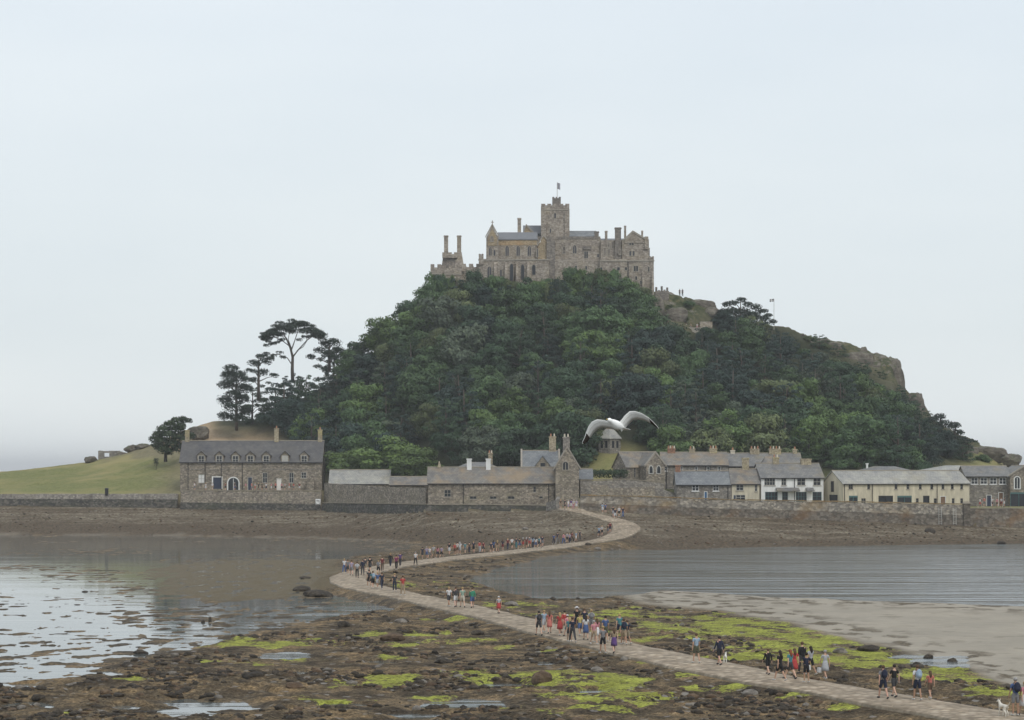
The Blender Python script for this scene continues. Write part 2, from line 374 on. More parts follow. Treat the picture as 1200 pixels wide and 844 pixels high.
def build_ground():
    us = np.concatenate([np.linspace(-2600, -120, 50), np.arange(-100, 1301, 2.0), np.linspace(1330, 3800, 50)])
    v = [1500, 1400, 1300, 1200, 1120, 1060, 1010, 975, 940, 915, 895, 880]
    vv = 868.0
    while vv > 610:
        v.append(vv); vv -= .42 if vv > 700 else (.36 if vv > 632 else .5)
    Ys = [HC*F/(q-HZ) for q in v]; Y = Ys[-1]
    # finish to the walls and over the mount
    Ys = [y for y in Ys if y < 425]; Y = 425
    while Y < 660: Y += 1.0; Ys.append(Y)
    Ys += [680, 710, 760]
    Ys = np.array(Ys)
    UU, YY = np.meshgrid(us, Ys); XX = (UU-600)/F*YY
    z, k = ground(XX.ravel(), YY.ravel(), True)
    # far columns sink below the sea
    n, m_ = len(Ys), len(us)
    verts = np.stack([XX.ravel(), YY.ravel(), z], 1).astype(np.float32)
    me = bpy.data.meshes.new('ground'); me.vertices.add(len(verts)); me.vertices.foreach_set('co', verts.ravel())
    i = np.arange(n-1)[:, None]*m_+np.arange(m_-1)[None, :]
    quads = np.stack([i, i+1, i+1+m_, i+m_], -1).reshape(-1, 4).astype(np.int32)
    nf = len(quads); me.loops.add(nf*4); me.polygons.add(nf)
    me.loops.foreach_set('vertex_index', quads.ravel()); me.polygons.foreach_set('loop_start', np.arange(0, nf*4, 4, dtype=np.int32))
    me.polygons.foreach_set('loop_total', np.full(nf, 4, dtype=np.int32)); me.polygons.foreach_set('use_smooth', [True]*nf)
    me.update(calc_edges=True)
    X = XX.ravel(); Yf = YY.ravel(); u = k['u']; py = HZ+(HC-z)*F/Yf
    wn = fbm(X*.12, Yf*.12, 3, 101)
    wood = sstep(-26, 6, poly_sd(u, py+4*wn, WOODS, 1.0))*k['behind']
    grass = k['behind']*(1-sstep(150, 235, u+18*wn+(py-560)*.5))*sstep(534, 542, py+6*wn+sstep(0,140,u)*8-6)
    grass = np.maximum(grass, k['behind']*sstep(-4, 4, poly_sd(u, py, [(670,556),(690,530),(745,512),(800,520),(880,548),(760,570),(690,575)], 1.0)))
    grass = np.maximum(grass, k['behind']*sstep(905, 930, u)*sstep(520, 532, py+4*wn)*(u < 1290)*.9)
    rocky = k['behind']*sstep(750, 775, u)*(1-wood)*(1-grass)
    bare = k['behind']*sstep(-6, 6, poly_sd(u+8*wn, py+3*wn, [(196,524),(225,500),(262,486),(330,488),(335,520),(262,530)], 1.0))*(1-wood)
    beach = k['beach']*(1-k['behind']); 
    tan = beach*sstep(.34, .5, k['t']+.10*wn+.12*sstep(560, 600, u))
    strand = beach*(1-sstep(.03, .06, k['t']+.02*wn))*(u < 480)
    sand = np.maximum(k['ins']*(~k['beach']), .35*strand)
    wet = np.clip(np.maximum.reduce([k['inl'], k['inr'], k['pool'], sstep(.16, .02, z)])*(~k['beach']), 0, 1)
    def attr(name, a):
        c = me.color_attributes.new(name, 'FLOAT_COLOR', 'POINT'); arr = np.stack(a, 1).astype(np.float32); c.data.foreach_set('color', arr.ravel())
    nl = np.ones(len(X))
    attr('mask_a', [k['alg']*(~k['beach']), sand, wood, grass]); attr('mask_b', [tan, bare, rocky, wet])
    streak = np.exp(-((k['ins_sd']-22)/26)**2)*sstep(.08, .26, fbm(X*.5, Yf*.3, 4, 610))+sstep(.62, .68, fbm(X*.3, Yf*.4, 4, 620))*(k['ins_sd'] > 30)*.35
    attr('mask_c', [beach.astype(float), k['weed']*(~k['beach']), k['behind'].astype(float), np.clip(streak, 0, 1)*(~k['beach'])])
    mt, nt, b = new_mat('shore_ground')
    geo = nt.nodes.new('ShaderNodeNewGeometry'); P = geo.outputs['Position']
    def at(name):
        a = nt.nodes.new('ShaderNodeAttribute'); a.attribute_name = name; s = nt.nodes.new('ShaderNodeSeparateColor'); L(nt, a.outputs['Color'], s.inputs[0]); return s.outputs, a.outputs['Alpha']
    A, grassf = at('mask_a'); B, wetf = at('mask_b'); C, streakf = at('mask_c')
    n_f = noise(nt, P, 5.5, 6, .72); n_m = noise(nt, P, .9, 5, .65); n_l = noise(nt, P, .12, 4, .6); n_x = noise(nt, P, 2.3, 5, .7)
    # bladder wrack and wet rock
    weedc = ramp(nt, n_f, [(.30, (.024, .020, .015)), (.44, (.068, .054, .036)), (.56, (.140, .112, .074)), (.70, (.25, .215, .155))])
    weedc2 = ramp(nt, n_m, [(.36, (.50, .46, .42)), (.48, (.95, .93, .9)), (.62, (1.45, 1.36, 1.25))])
    c = mix(nt, 1.0, weedc, weedc2, 'MULTIPLY')
    patch = ramp(nt, noise(nt, P, .28, 5, .62), [(.40, (.50, .47, .44)), (.49, (.9, .88, .84)), (.60, (1.5, 1.36, 1.15))]); c = mix(nt, 1.0, c, patch, 'MULTIPLY')
    v2 = N(nt, 'ShaderNodeTexVoronoi', Scale=1.7, Randomness=1.0); L(nt, P, v2.inputs['Vector'])
    sp = nt.nodes.new('ShaderNodeSeparateColor'); L(nt, v2.outputs['Color'], sp.inputs[0])
    stone = math_n(nt, 'MULTIPLY', ramp(nt, sp.outputs[0], [(.86, (0,)*3), (.9, (1,)*3)]), ramp(nt, v2.outputs['Distance'], [(.3, (1,)*3), (.42, (0,)*3)]))
    c = mix(nt, math_n(nt, 'MULTIPLY', stone, .75), c, ramp(nt, n_x, [(.3, (.14, .13, .12)), (.7, (.34, .32, .29))]))
    weedf = ramp(nt, n_f, [(.3, (.055, .043, .024)), (.5, (.12, .095, .055)), (.7, (.19, .155, .095))])
    c = mix(nt, C[1], c, weedf)
    # upper beach
    pe = N(nt, 'ShaderNodeTexVoronoi', Scale=2.6, Randomness=1.0); L(nt, P, pe.inputs['Vector']); ps = nt.nodes.new('ShaderNodeSeparateColor'); L(nt, pe.outputs['Color'], ps.inputs[0])
    pebc = ramp(nt, ps.outputs[1], [(0, (.10, .083, .06)), (.5, (.175, .15, .11)), (1, (.27, .24, .18))])
    pebc = mix(nt, 1.0, pebc, ramp(nt, n_x, [(.35, (.6, .58, .55)), (.65, (1.25, 1.22, 1.18))]), 'MULTIPLY')
    lowb = ramp(nt, n_x, [(.33, (.035, .026, .017)), (.5, (.088, .066, .043)), (.68, (.16, .125, .083))])
    tl = N(nt, 'ShaderNodeMapping'); tl.inputs['Scale'].default_value = (.05, .45, 1); L(nt, P, tl.inputs[0]); pebc = mix(nt, ramp(nt, noise(nt, tl.outputs[0], 1.0, 5, .65), [(.42, (0,)*3), (.55, (.95,)*3)]), pebc, lowb)
    c = mix(nt, C[0], c, lowb); c = mix(nt, B[0], c, pebc)
    # sand
    sandc = ramp(nt, n_m, [(.3, (.285, .255, .205)), (.7, (.33, .297, .24))]); sandc = mix(nt, 1.0, sandc, ramp(nt, n_l, [(.4, (.90, .90, .90)), (.62, (1.05, 1.04, 1.03))]), 'MULTIPLY')
    wv = N(nt, 'ShaderNodeTexWave', Scale=1.6, Distortion=7.0, Detail=3.0); wv.bands_direction = 'Y'; L(nt, P, wv.inputs['Vector']); sandc = mix(nt, 1, sandc, ramp(nt, wv.outputs['Fac'], [(.2, (.95,)*3), (.8, (1.03,)*3)]), 'MULTIPLY')
    c = mix(nt, A[1], c, sandc)
    c = mix(nt, streakf, c, weedc)
    # green algae
    thr = math_n(nt, 'MULTIPLY', math_n(nt, 'SUBTRACT', n_x, .5), 3.0)
    thr = math_n(nt, 'ADD', thr, math_n(nt, 'MULTIPLY', math_n(nt, 'SUBTRACT', n_f, .5), 2.0))
    thr = math_n(nt, 'ADD', thr, math_n(nt, 'MULTIPLY', math_n(nt, 'SUBTRACT', noise(nt, P, .7, 4, .65), .52), 3.0))
    thr = math_n(nt, 'ADD', A[0], math_n(nt, 'MULTIPLY', thr, math_n(nt, 'MINIMUM', math_n(nt, 'MULTIPLY', A[0], 2.2), 1.0)))
    af = ramp(nt, thr, [(.40, (0,)*3), (.72, (1,)*3)])
    algc = ramp(nt, n_f, [(.34, (.10, .105, .028)), (.5, (.27, .29, .048)), (.66, (.43, .45, .10))])
    algc = mix(nt, 1, algc, ramp(nt, noise(nt, P, .5, 4, .65), [(.4, (.72, .70, .7)), (.6, (1.12, 1.12, 1.1))]), 'MULTIPLY')
    c = mix(nt, af, c, algc)
    # behind the walls
    dry = ramp(nt, n_m, [(.3, (.13, .115, .065)), (.7, (.24, .21, .12))]); c = mix(nt, C[2], c, dry)
    rk = ramp(nt, n_x, [(.3, (.06, .055, .045)), (.5, (.16, .145, .12)), (.7, (.29, .265, .225))])
    heath = ramp(nt, n_m, [(.38, (.030, .040, .018)), (.55, (.065, .072, .032)), (.66, (.14, .115, .06))])
    rkf = ramp(nt, noise(nt, P, .16, 4, .7), [(.53, (0,)*3), (.59, (1,)*3)])
    c = mix(nt, B[2], c, mix(nt, rkf, heath, rk))
    gr = ramp(nt, n_m, [(.3, (.135, .150, .05)), (.7, (.205, .205, .085))]); gr = mix(nt, 1, gr, ramp(nt, n_x, [(.35, (.72, .74, .7)), (.65, (1.2, 1.17, 1.12))]), 'MULTIPLY'); gr = mix(nt, ramp(nt, noise(nt, P, .05, 3, .6), [(.42, (0,)*3), (.6, (.8,)*3)]), gr, (.29, .245, .11))
    c = mix(nt, grassf, c, gr)
    c = mix(nt, B[1], c, ramp(nt, n_x, [(.3, (.30, .205, .12)), (.7, (.46, .35, .23))]))
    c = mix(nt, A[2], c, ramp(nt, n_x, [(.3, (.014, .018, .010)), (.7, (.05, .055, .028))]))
    L(nt, c, b.inputs['Base Color'])
    rr = ramp(nt, wetf, [(0, (.9,)*3), (1, (.7,)*3)]); L(nt, rr, b.inputs['Roughness'])
    hb = math_n(nt, 'ADD', n_f, math_n(nt, 'MULTIPLY', n_x, 1.5)); hb = math_n(nt, 'MULTIPLY', hb, math_n(nt, 'SUBTRACT', 1.05, A[1]))
    bump(nt, b, hb, .9, .09)
    b.inputs['Specular IOR Level'].default_value = .12
    me.materials.append(mt)
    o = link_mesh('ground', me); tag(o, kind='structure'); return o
build_ground()

# ------------------------------------------------------------------ the sea: one sheet to the horizon
def build_water():
    mb = MB(); xs = [-30000, -3000, -400, 400, 3000, 30000]; ys = [-40, 400, 1200, 5000, 30000]
    for i in range(len(xs)-1):
        for j in range(len(ys)-1):
            mb.add([(xs[i], ys[j], 0), (xs[i+1], ys[j], 0), (xs[i+1], ys[j+1], 0), (xs[i], ys[j+1], 0)], [(0, 1, 2, 3)])
    m, nt, b = new_mat('shallow_sea_water')
    geo = nt.nodes.new('ShaderNodeNewGeometry'); P = geo.outputs['Position']
    b.inputs['Base Color'].default_value = (.10, .112, .108, 1); b.inputs['Roughness'].default_value = .06; b.inputs['IOR'].default_value = 1.33; b.inputs['Specular IOR Level'].default_value = .5
    mp = N(nt, 'ShaderNodeMapping'); mp.inputs['Scale'].default_value = (.55, 1.3, 1); mp.inputs['Rotation'].default_value = (0, 0, R(8)); L(nt, P, mp.inputs[0])
    n1 = noise(nt, mp.outputs[0], 2.2, 3, .55); n2 = noise(nt, mp.outputs[0], .35, 3, .5)
    mp2 = N(nt, 'ShaderNodeMapping'); mp2.inputs['Scale'].default_value = (.09, .7, 1); mp2.inputs['Rotation'].default_value = (0, 0, R(-14)); L(nt, P, mp2.inputs[0])
    n3 = noise(nt, mp2.outputs[0], .8, 2, .4)
    sx = nt.nodes.new('ShaderNodeSeparateXYZ'); L(nt, P, sx.inputs[0])
    br = N(nt, 'ShaderNodeMapRange'); br.inputs['From Min'].default_value = -25; br.inputs['From Max'].default_value = 15; br.inputs['To Min'].default_value = .16; br.inputs['To Max'].default_value = 4.0
    L(nt, sx.outputs[0], br.inputs[0])
    h = math_n(nt, 'ADD', math_n(nt, 'MULTIPLY', n1, .018), math_n(nt, 'ADD', math_n(nt, 'MULTIPLY', n2, .05), math_n(nt, 'MULTIPLY', n3, .09)))
    mp3 = N(nt, 'ShaderNodeMapping'); mp3.inputs['Scale'].default_value = (.012, .11, 1); mp3.inputs['Rotation'].default_value = (0, 0, R(-6)); L(nt, P, mp3.inputs[0])
    cat = ramp(nt, noise(nt, mp3.outputs[0], 1.0, 4, .6), [(.38, (.35,)*3), (.60, (1,)*3)])
    h = math_n(nt, 'MULTIPLY', math_n(nt, 'MULTIPLY', h, cat), br.outputs[0])
    bp = N(nt, 'ShaderNodeBump', Strength=1.0, Distance=1.0); L(nt, h, bp.inputs['Height']); L(nt, bp.outputs[0], b.inputs['Normal'])
    rg = N(nt, 'ShaderNodeMapRange'); rg.inputs['From Min'].default_value = -15; rg.inputs['From Max'].default_value = 70; rg.inputs['To Min'].default_value = .05; rg.inputs['To Max'].default_value = .09; L(nt, sx.outputs[0], rg.inputs[0]); L(nt, rg.outputs[0], b.inputs['Roughness'])
    o = mb.build('sea', m); tag(o, kind='structure')
build_water()

# ------------------------------------------------------------------ the causeway
def build_path():
    t = np.gradient(CW[:, :2], axis=0); t /= np.linalg.norm(t, axis=1)[:, None]; nrm = np.stack([-t[:, 1], t[:, 0]], 1)
    prof = [(-1.12, -.5), (-1.02, -.03), (-.97, 0), (-.5, .05), (0, .07), (.5, .05), (.97, 0), (1.02, -.03), (1.12, -.5)]
    vs = []; k = len(prof)
    for i, (x, y, z) in enumerate(CW):
        wv = CW_W*(1+.06*math.sin(i*.13)+.04*math.sin(i*.37+1))
        for s, dz in prof:
            j = .05*vnoise(np.array([i*.35+s*9]), np.array([s*3.0]), 7)[0]
            vs.append((x+nrm[i, 0]*s*wv+j*(abs(s) > .9), y+nrm[i, 1]*s*wv, z+dz+.5*j*(abs(s) < 1.1)))
    fs = [(i*k+a, i*k+a+1, (i+1)*k+a+1, (i+1)*k+a) for i in range(len(CW)-1) for a in range(k-1)]
    m, nt, b = new_mat('causeway_setts'); geo = nt.nodes.new('ShaderNodeNewGeometry'); P = geo.outputs['Position']
    v = N(nt, 'ShaderNodeTexVoronoi', Scale=1.9, Randomness=.8); L(nt, P, v.inputs['Vector']); s = nt.nodes.new('ShaderNodeSeparateColor'); L(nt, v.outputs['Color'], s.inputs[0])
    c = ramp(nt, s.outputs[0], [(0, (.27, .225, .17)), (.5, (.36, .30, .23)), (1, (.45, .38, .295))])
    c = mix(nt, 1, c, ramp(nt, noise(nt, P, .5, 5, .65), [(.36, (.74, .71, .66)), (.5, (.98, .97, .95)), (.64, (1.18, 1.15, 1.1))]), 'MULTIPLY')
    c = mix(nt, .8, c, ramp(nt, v.outputs['Distance'], [(.25, (1,)*3), (.5, (.6, .57, .52))]), 'MULTIPLY')
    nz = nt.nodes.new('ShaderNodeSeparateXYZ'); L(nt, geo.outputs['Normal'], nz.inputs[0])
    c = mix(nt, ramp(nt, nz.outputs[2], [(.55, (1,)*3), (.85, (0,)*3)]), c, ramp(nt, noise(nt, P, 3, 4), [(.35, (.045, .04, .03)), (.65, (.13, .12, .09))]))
    L(nt, c, b.inputs['Base Color']); bump(nt, b, v.outputs['Distance'], .6, .04)
    me = bpy.data.meshes.new('path'); me.from_pydata(vs, [], fs); me.materials.append(m)
    me.polygons.foreach_set('use_smooth', [True]*len(me.polygons)); me.update()
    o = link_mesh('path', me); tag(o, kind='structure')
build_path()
def path_point(px, py):
    """where the sight line through a photo column and row meets the paving or the ground"""
    D = 340.0 if py < 640 else 11.6*F/(py-HZ)
    for _ in range(14):
        x = PX(px, D); d, z = path_dist([x], [D]); zz = z[0]+.05 if d[0] < CW_W+1.5 else H(x, D)
        D = .6*D+.4*(HC-zz)*F/(py-HZ)
        if py < 660: D = min(max(D, 300), 379.0)
    return PX(px, D), D, zz
# ------------------------------------------------------------------ sea walls and garden walls
def wall(label, pts, thick, mats, cat='wall', zb=None, split=None, coping=None, step=1.2, crenel=False, name='sea_wall', group=None, wob=.06):
    """pts: (photo column, distance, top height[, base height]) along the wall"""
    P = []
    for p in pts:
        X = PX(p[0], p[1]); base = p[3] if len(p) > 3 else float(Z_base(p[0]))-.7
        P.append((X, p[1], p[2], base))
    x0, y0 = P[0][0], P[0][1]; root = empty(name, (x0, y0, P[0][3]))
    z0 = P[0][3]
    secs = []
    for a, b in zip(P[:-1], P[1:]):
        n = max(1, int(math.hypot(b[0]-a[0], b[1]-a[1])/step))
        for k in range(n): t = k/n; secs.append([a[i]*(1-t)+b[i]*t for i in range(4)])
    secs.append(list(P[-1]))
    V = []; Fs = []; MI = []; rr = random.Random(len(label))
    for i, (x, y, zt, zbse) in enumerate(secs):
        q = secs[min(i+1, len(secs)-1)]; r_ = secs[max(i-1, 0)]
        dx, dy = q[0]-r_[0], q[1]-r_[1]; l = math.hypot(dx, dy) or 1; nx, ny = dy/l, -dx/l   # towards the shore
        if ny > 0: nx, ny = -nx, -ny
        zs = split(x, zbse, zt) if split else zbse+.02
        zt2 = zt+rr.uniform(-wob, wob)
        bt = .12*(zt-zbse)
        row = [(x+nx*bt, y+ny*bt, zbse), (x+nx*bt*.6, y+ny*bt*.6, zs), (x+nx*.02, y+ny*.02, zt2), (x-nx*thick, y-ny*thick, zt2), (x-nx*thick, y-ny*thick, zbse)]
        for j, (a, b, c) in enumerate(row):
            w_ = wob if j in (1,) else wob*.4
            V.append((a-x0+rr.uniform(-w_, w_), b-y0+rr.uniform(-w_, w_), c-z0))
    for i in range(len(secs)-1):
        for j in range(4): Fs.append((i*5+j, (i+1)*5+j, (i+1)*5+j+1, i*5+j+1)); MI.append(1 if (j == 0 and split) else 0)
    Fs += [(0, 1, 2, 3, 4), tuple((len(secs)-1)*5+k for k in (4, 3, 2, 1, 0))]; MI += [0, 0]
    mb = MB(); mb.v = V; mb.f = Fs; mb.mi = MI
    me = mb.mesh('wall', mats if isinstance(mats, list) else [mats, mats]); link_mesh('wall_face', me, root)
    if coping:
        cb = MB()
        for i in range(len(secs)-1):
            a, b = secs[i], secs[i+1]; dx, dy = b[0]-a[0], b[1]-a[1]; l = math.hypot(dx, dy) or 1; nx, ny = dy/l, -dx/l
            if ny > 0: nx, ny = -nx, -ny
            h = .16+rr.uniform(-.03, .05); g = .02
            q = [(a[0]+dx*g+nx*.12, a[1]+dy*g+ny*.12), (b[0]-dx*g+nx*.12, b[1]-dy*g+ny*.12), (b[0]-dx*g-nx*(thick+.05), b[1]-dy*g-ny*(thick+.05)), (a[0]+dx*g-nx*(thick+.05), a[1]+dy*g-ny*(thick+.05))]
            zz = [a[2]+wob, b[2]+wob, b[2]+wob, a[2]+wob]
            cb.add([(p[0]-x0, p[1]-y0, z-z0) for p, z in zip(q, zz)]+[(p[0]-x0, p[1]-y0, z-z0+h) for p, z in zip(q, zz)],
                   [(0,3,2,1),(4,5,6,7),(0,1,5,4),(1,2,6,5),(2,3,7,6),(3,0,4,7)])
        cb.build('coping', coping, root)
    tag(root, label, cat, group, 'thing'); return root
M['coping'] = paint('coping_stone', (.25, .22, .17), .9, .25, .8)
M['coping_lichen'] = masonry('lichened_coping', (.2, .15, .08), (.27, .19, .09), (.24, .22, .17), .5, (.36, .2, .06), .7)
ws, wd = M['wall_stone'], M['wall_dark']
sp = lambda k: (lambda x, b, t: b+.7+(t-b-.7)*k)
wall('long low rough stone embankment wall along the foot of the green lawn', [(-700,452,5.4),(-150,449,6.8),(0,448.5,7.3),(208,447.5,7.35)], 1.2, [M['granite_grey'], wd], split=sp(.6))
wall('tall grey stone terrace wall in front of the long slate-roofed house with diners', [(212,445.6,7.9),(376,438.6,7.95)], .7, [M['granite'], wd], split=sp(.34), coping=M['coping'])
wall('low dark weedy sea wall under the garden wall and long stone store', [(378,438,5.55),(440,412,5.8),(500,391.2,5.98),(560,389.5,5.98),(646,386.5,5.9)], 1.6, [wd, wd], split=sp(.5), coping=M['coping'])
wall('tall rubble garden wall below the pale low roof left of the stone store', [(380,441,9.55,5.0),(440,416,9.0,5.2),(500,395.5,8.9,5.4)], .6, M['granite'], name='garden_wall')
wall('long rubble harbour wall with orange lichened top in front of the village', [(680,378.2,7.75),(760,378.2,7.5),(860,379,6.95),(1000,380.1,6.6),(1130,382.1,6.15)], .9, [ws, M['wall_brown']], split=sp(.5), coping=M['coping_lichen'])
wall('lower brown harbour wall below the quay at the right, beyond the stone pillar', [(1136,382.4,5.45),(1200,385.2,5.4),(1420,392,5.2),(1700,398,4.8)], 1.0, [M['wall_brown'], M['wall_brown']], split=sp(.4), coping=M['coping'])
wall('short curved stone wall beside the gate at the top of the causeway ramp', [(640,385,6.5,4.4),(652,382,6.9,4.6),(657,384,7.6,4.8)], .7, M['granite_grey'], name='gate_wall')
wall('flat-topped grey stone yard wall below the gabled chapel-like house', [(680,396,10.2,5),(735,397,10.4,5),(778,398,9.8,5)], .5, M['granite_grey'], name='yard_wall', coping=M['coping'])
wall('lower stepped stone yard wall just behind the harbour wall and right of the gatehouse', [(692,389,9.5,5),(712,389,9.5,5),(714,389,8.9,5),(768,390,9.3,5)], .5, M['granite'], name='yard_wall')
wall('slanting grey rendered yard wall left of the blue-windowed stone cottage', [(768,391,9.2,5),(800,391.5,7.6,5)], .4, M['granite_grey'], name='yard_wall')
# pillar with ladder marks at the end of the long wall
pr = empty('harbour_pillar', (PX(1132.5,382), 382, 1.5)); pb = MB().box(-.55,.55,-.55,.55,0,4.9); pb.build('pillar', M['wall_brown'], pr)
MB().frustum(0,0,4.9,5.3,1.35,1.35,.5,.5).build('cap', M['coping'], pr); tag(pr, 'short stone pillar ending the long harbour wall beside the quay', 'pillar')
# iron ladders and pale streaked posts on the harbour wall
for px_, lab in ((1102, 'left of two pale ladders on the harbour wall below the cream barn'), (1119, 'right of two pale ladders on the harbour wall below the cream barn')):
    r_ = empty('ladder', (PX(px_,381), 381.05, 2.8)); mb = MB()
    for s in (-.25,.25): mb.tube([(s,0,0),(s,.25,2.9)], .04, 6)
    for k in range(9): mb.tube([(-.25,.03*k+.01,.3*k+.2),(.25,.03*k+.01,.3*k+.2)], .025, 6)
    mb.build('ladder_frame', M['offwhite'], r_); tag(r_, lab, 'ladder', 'ladders on the harbour wall')
# mooring post on the lawn wall, white life-buoy board on the terrace wall
b_ = empty('mooring_post', (PX(125,448), 448, 7.0)); MB().tube([(0,0,0),(0,0,1.25)], [.38,.34], 10).build('post', M['black'], b_); MB().ball((0,0,1.3), .42, 10, 6, sc=(1,1,.6)).build('cap', M['black'], b_)
tag(b_, 'squat black mooring post on the wall below the lawn', 'post')
b_ = empty('life_buoy', (PX(373,438), 437.35, 5.9)); mb = MB(); mb.tube([(.42*math.cos(a*.5236), 0, .42*math.sin(a*.5236)) for a in range(13)], .12, 8, cap=False); mb.build('ring', M['white'], b_, True)
MB().box(-.5,.5,.1,.16,-.55,.55).build('board', M['white'], b_); tag(b_, 'white life-buoy board on the sea wall at the right end of the terrace', 'life buoy')
# ------------------------------------------------------------------ houses of the harbour village
def arch_poly(w, z0, z1, pointed=False, n=6):
    """outline with an arched head, half-width w, from z0 to z1"""
    pts = [(-w, z0), (w, z0)]
    if pointed:
        hh = min(w*1.7, (z1-z0)*.5); zs = z1-hh
        for k in range(n+1):
            t = k/n; pts.append((w*(1-t**1.6) if t < 1 else 0, zs+hh*(math.sin(t*math.pi/2))**.9))
        pts += [(-x, z) for x, z in pts[-2:1:-1]]
    else:
        hh = min(w, (z1-z0)*.5); zs = z1-hh
        for k in range(2*n+1):
            a = math.pi*k/(2*n); pts.append((w*math.cos(a), zs+hh*math.sin(a)))
    return pts
def arch_window(parent, x, y, z0, z1, w, frame, glass, pointed=True, mull=True, name='window', th=.16):
    """arched window set on a wall face at depth y (local), proud stone surround and darker glazing"""
    o = arch_poly(w+th, z0-.12, z1+th, pointed); i_ = arch_poly(w, z0, z1, pointed); n = len(o)
    v = [(x+a, y-.10, b) for a, b in o]+[(x+a, y-.10, b) for a, b in i_]+[(x+a, y+.05, b) for a, b in o]+[(x+a, y+.05, b) for a, b in i_]
    f = []
    for k in range(n):
        q = (k+1) % n; f += [(k, q, q+n, k+n), (k+n, q+n, q+3*n, k+3*n), (k, k+2*n, q+2*n, q)]
    mb = MB(); mb.add(v, f)
    if mull: mb.box(x-.05, x+.05, y-.07, y-.02, z0, z1-.15)
    fr = mb.build(name, frame, parent)
    gb = MB(); gb.prism_y([(x+a, b) for a, b in i_], y-.03, y+.04); gb.build('pane', glass, fr); return fr

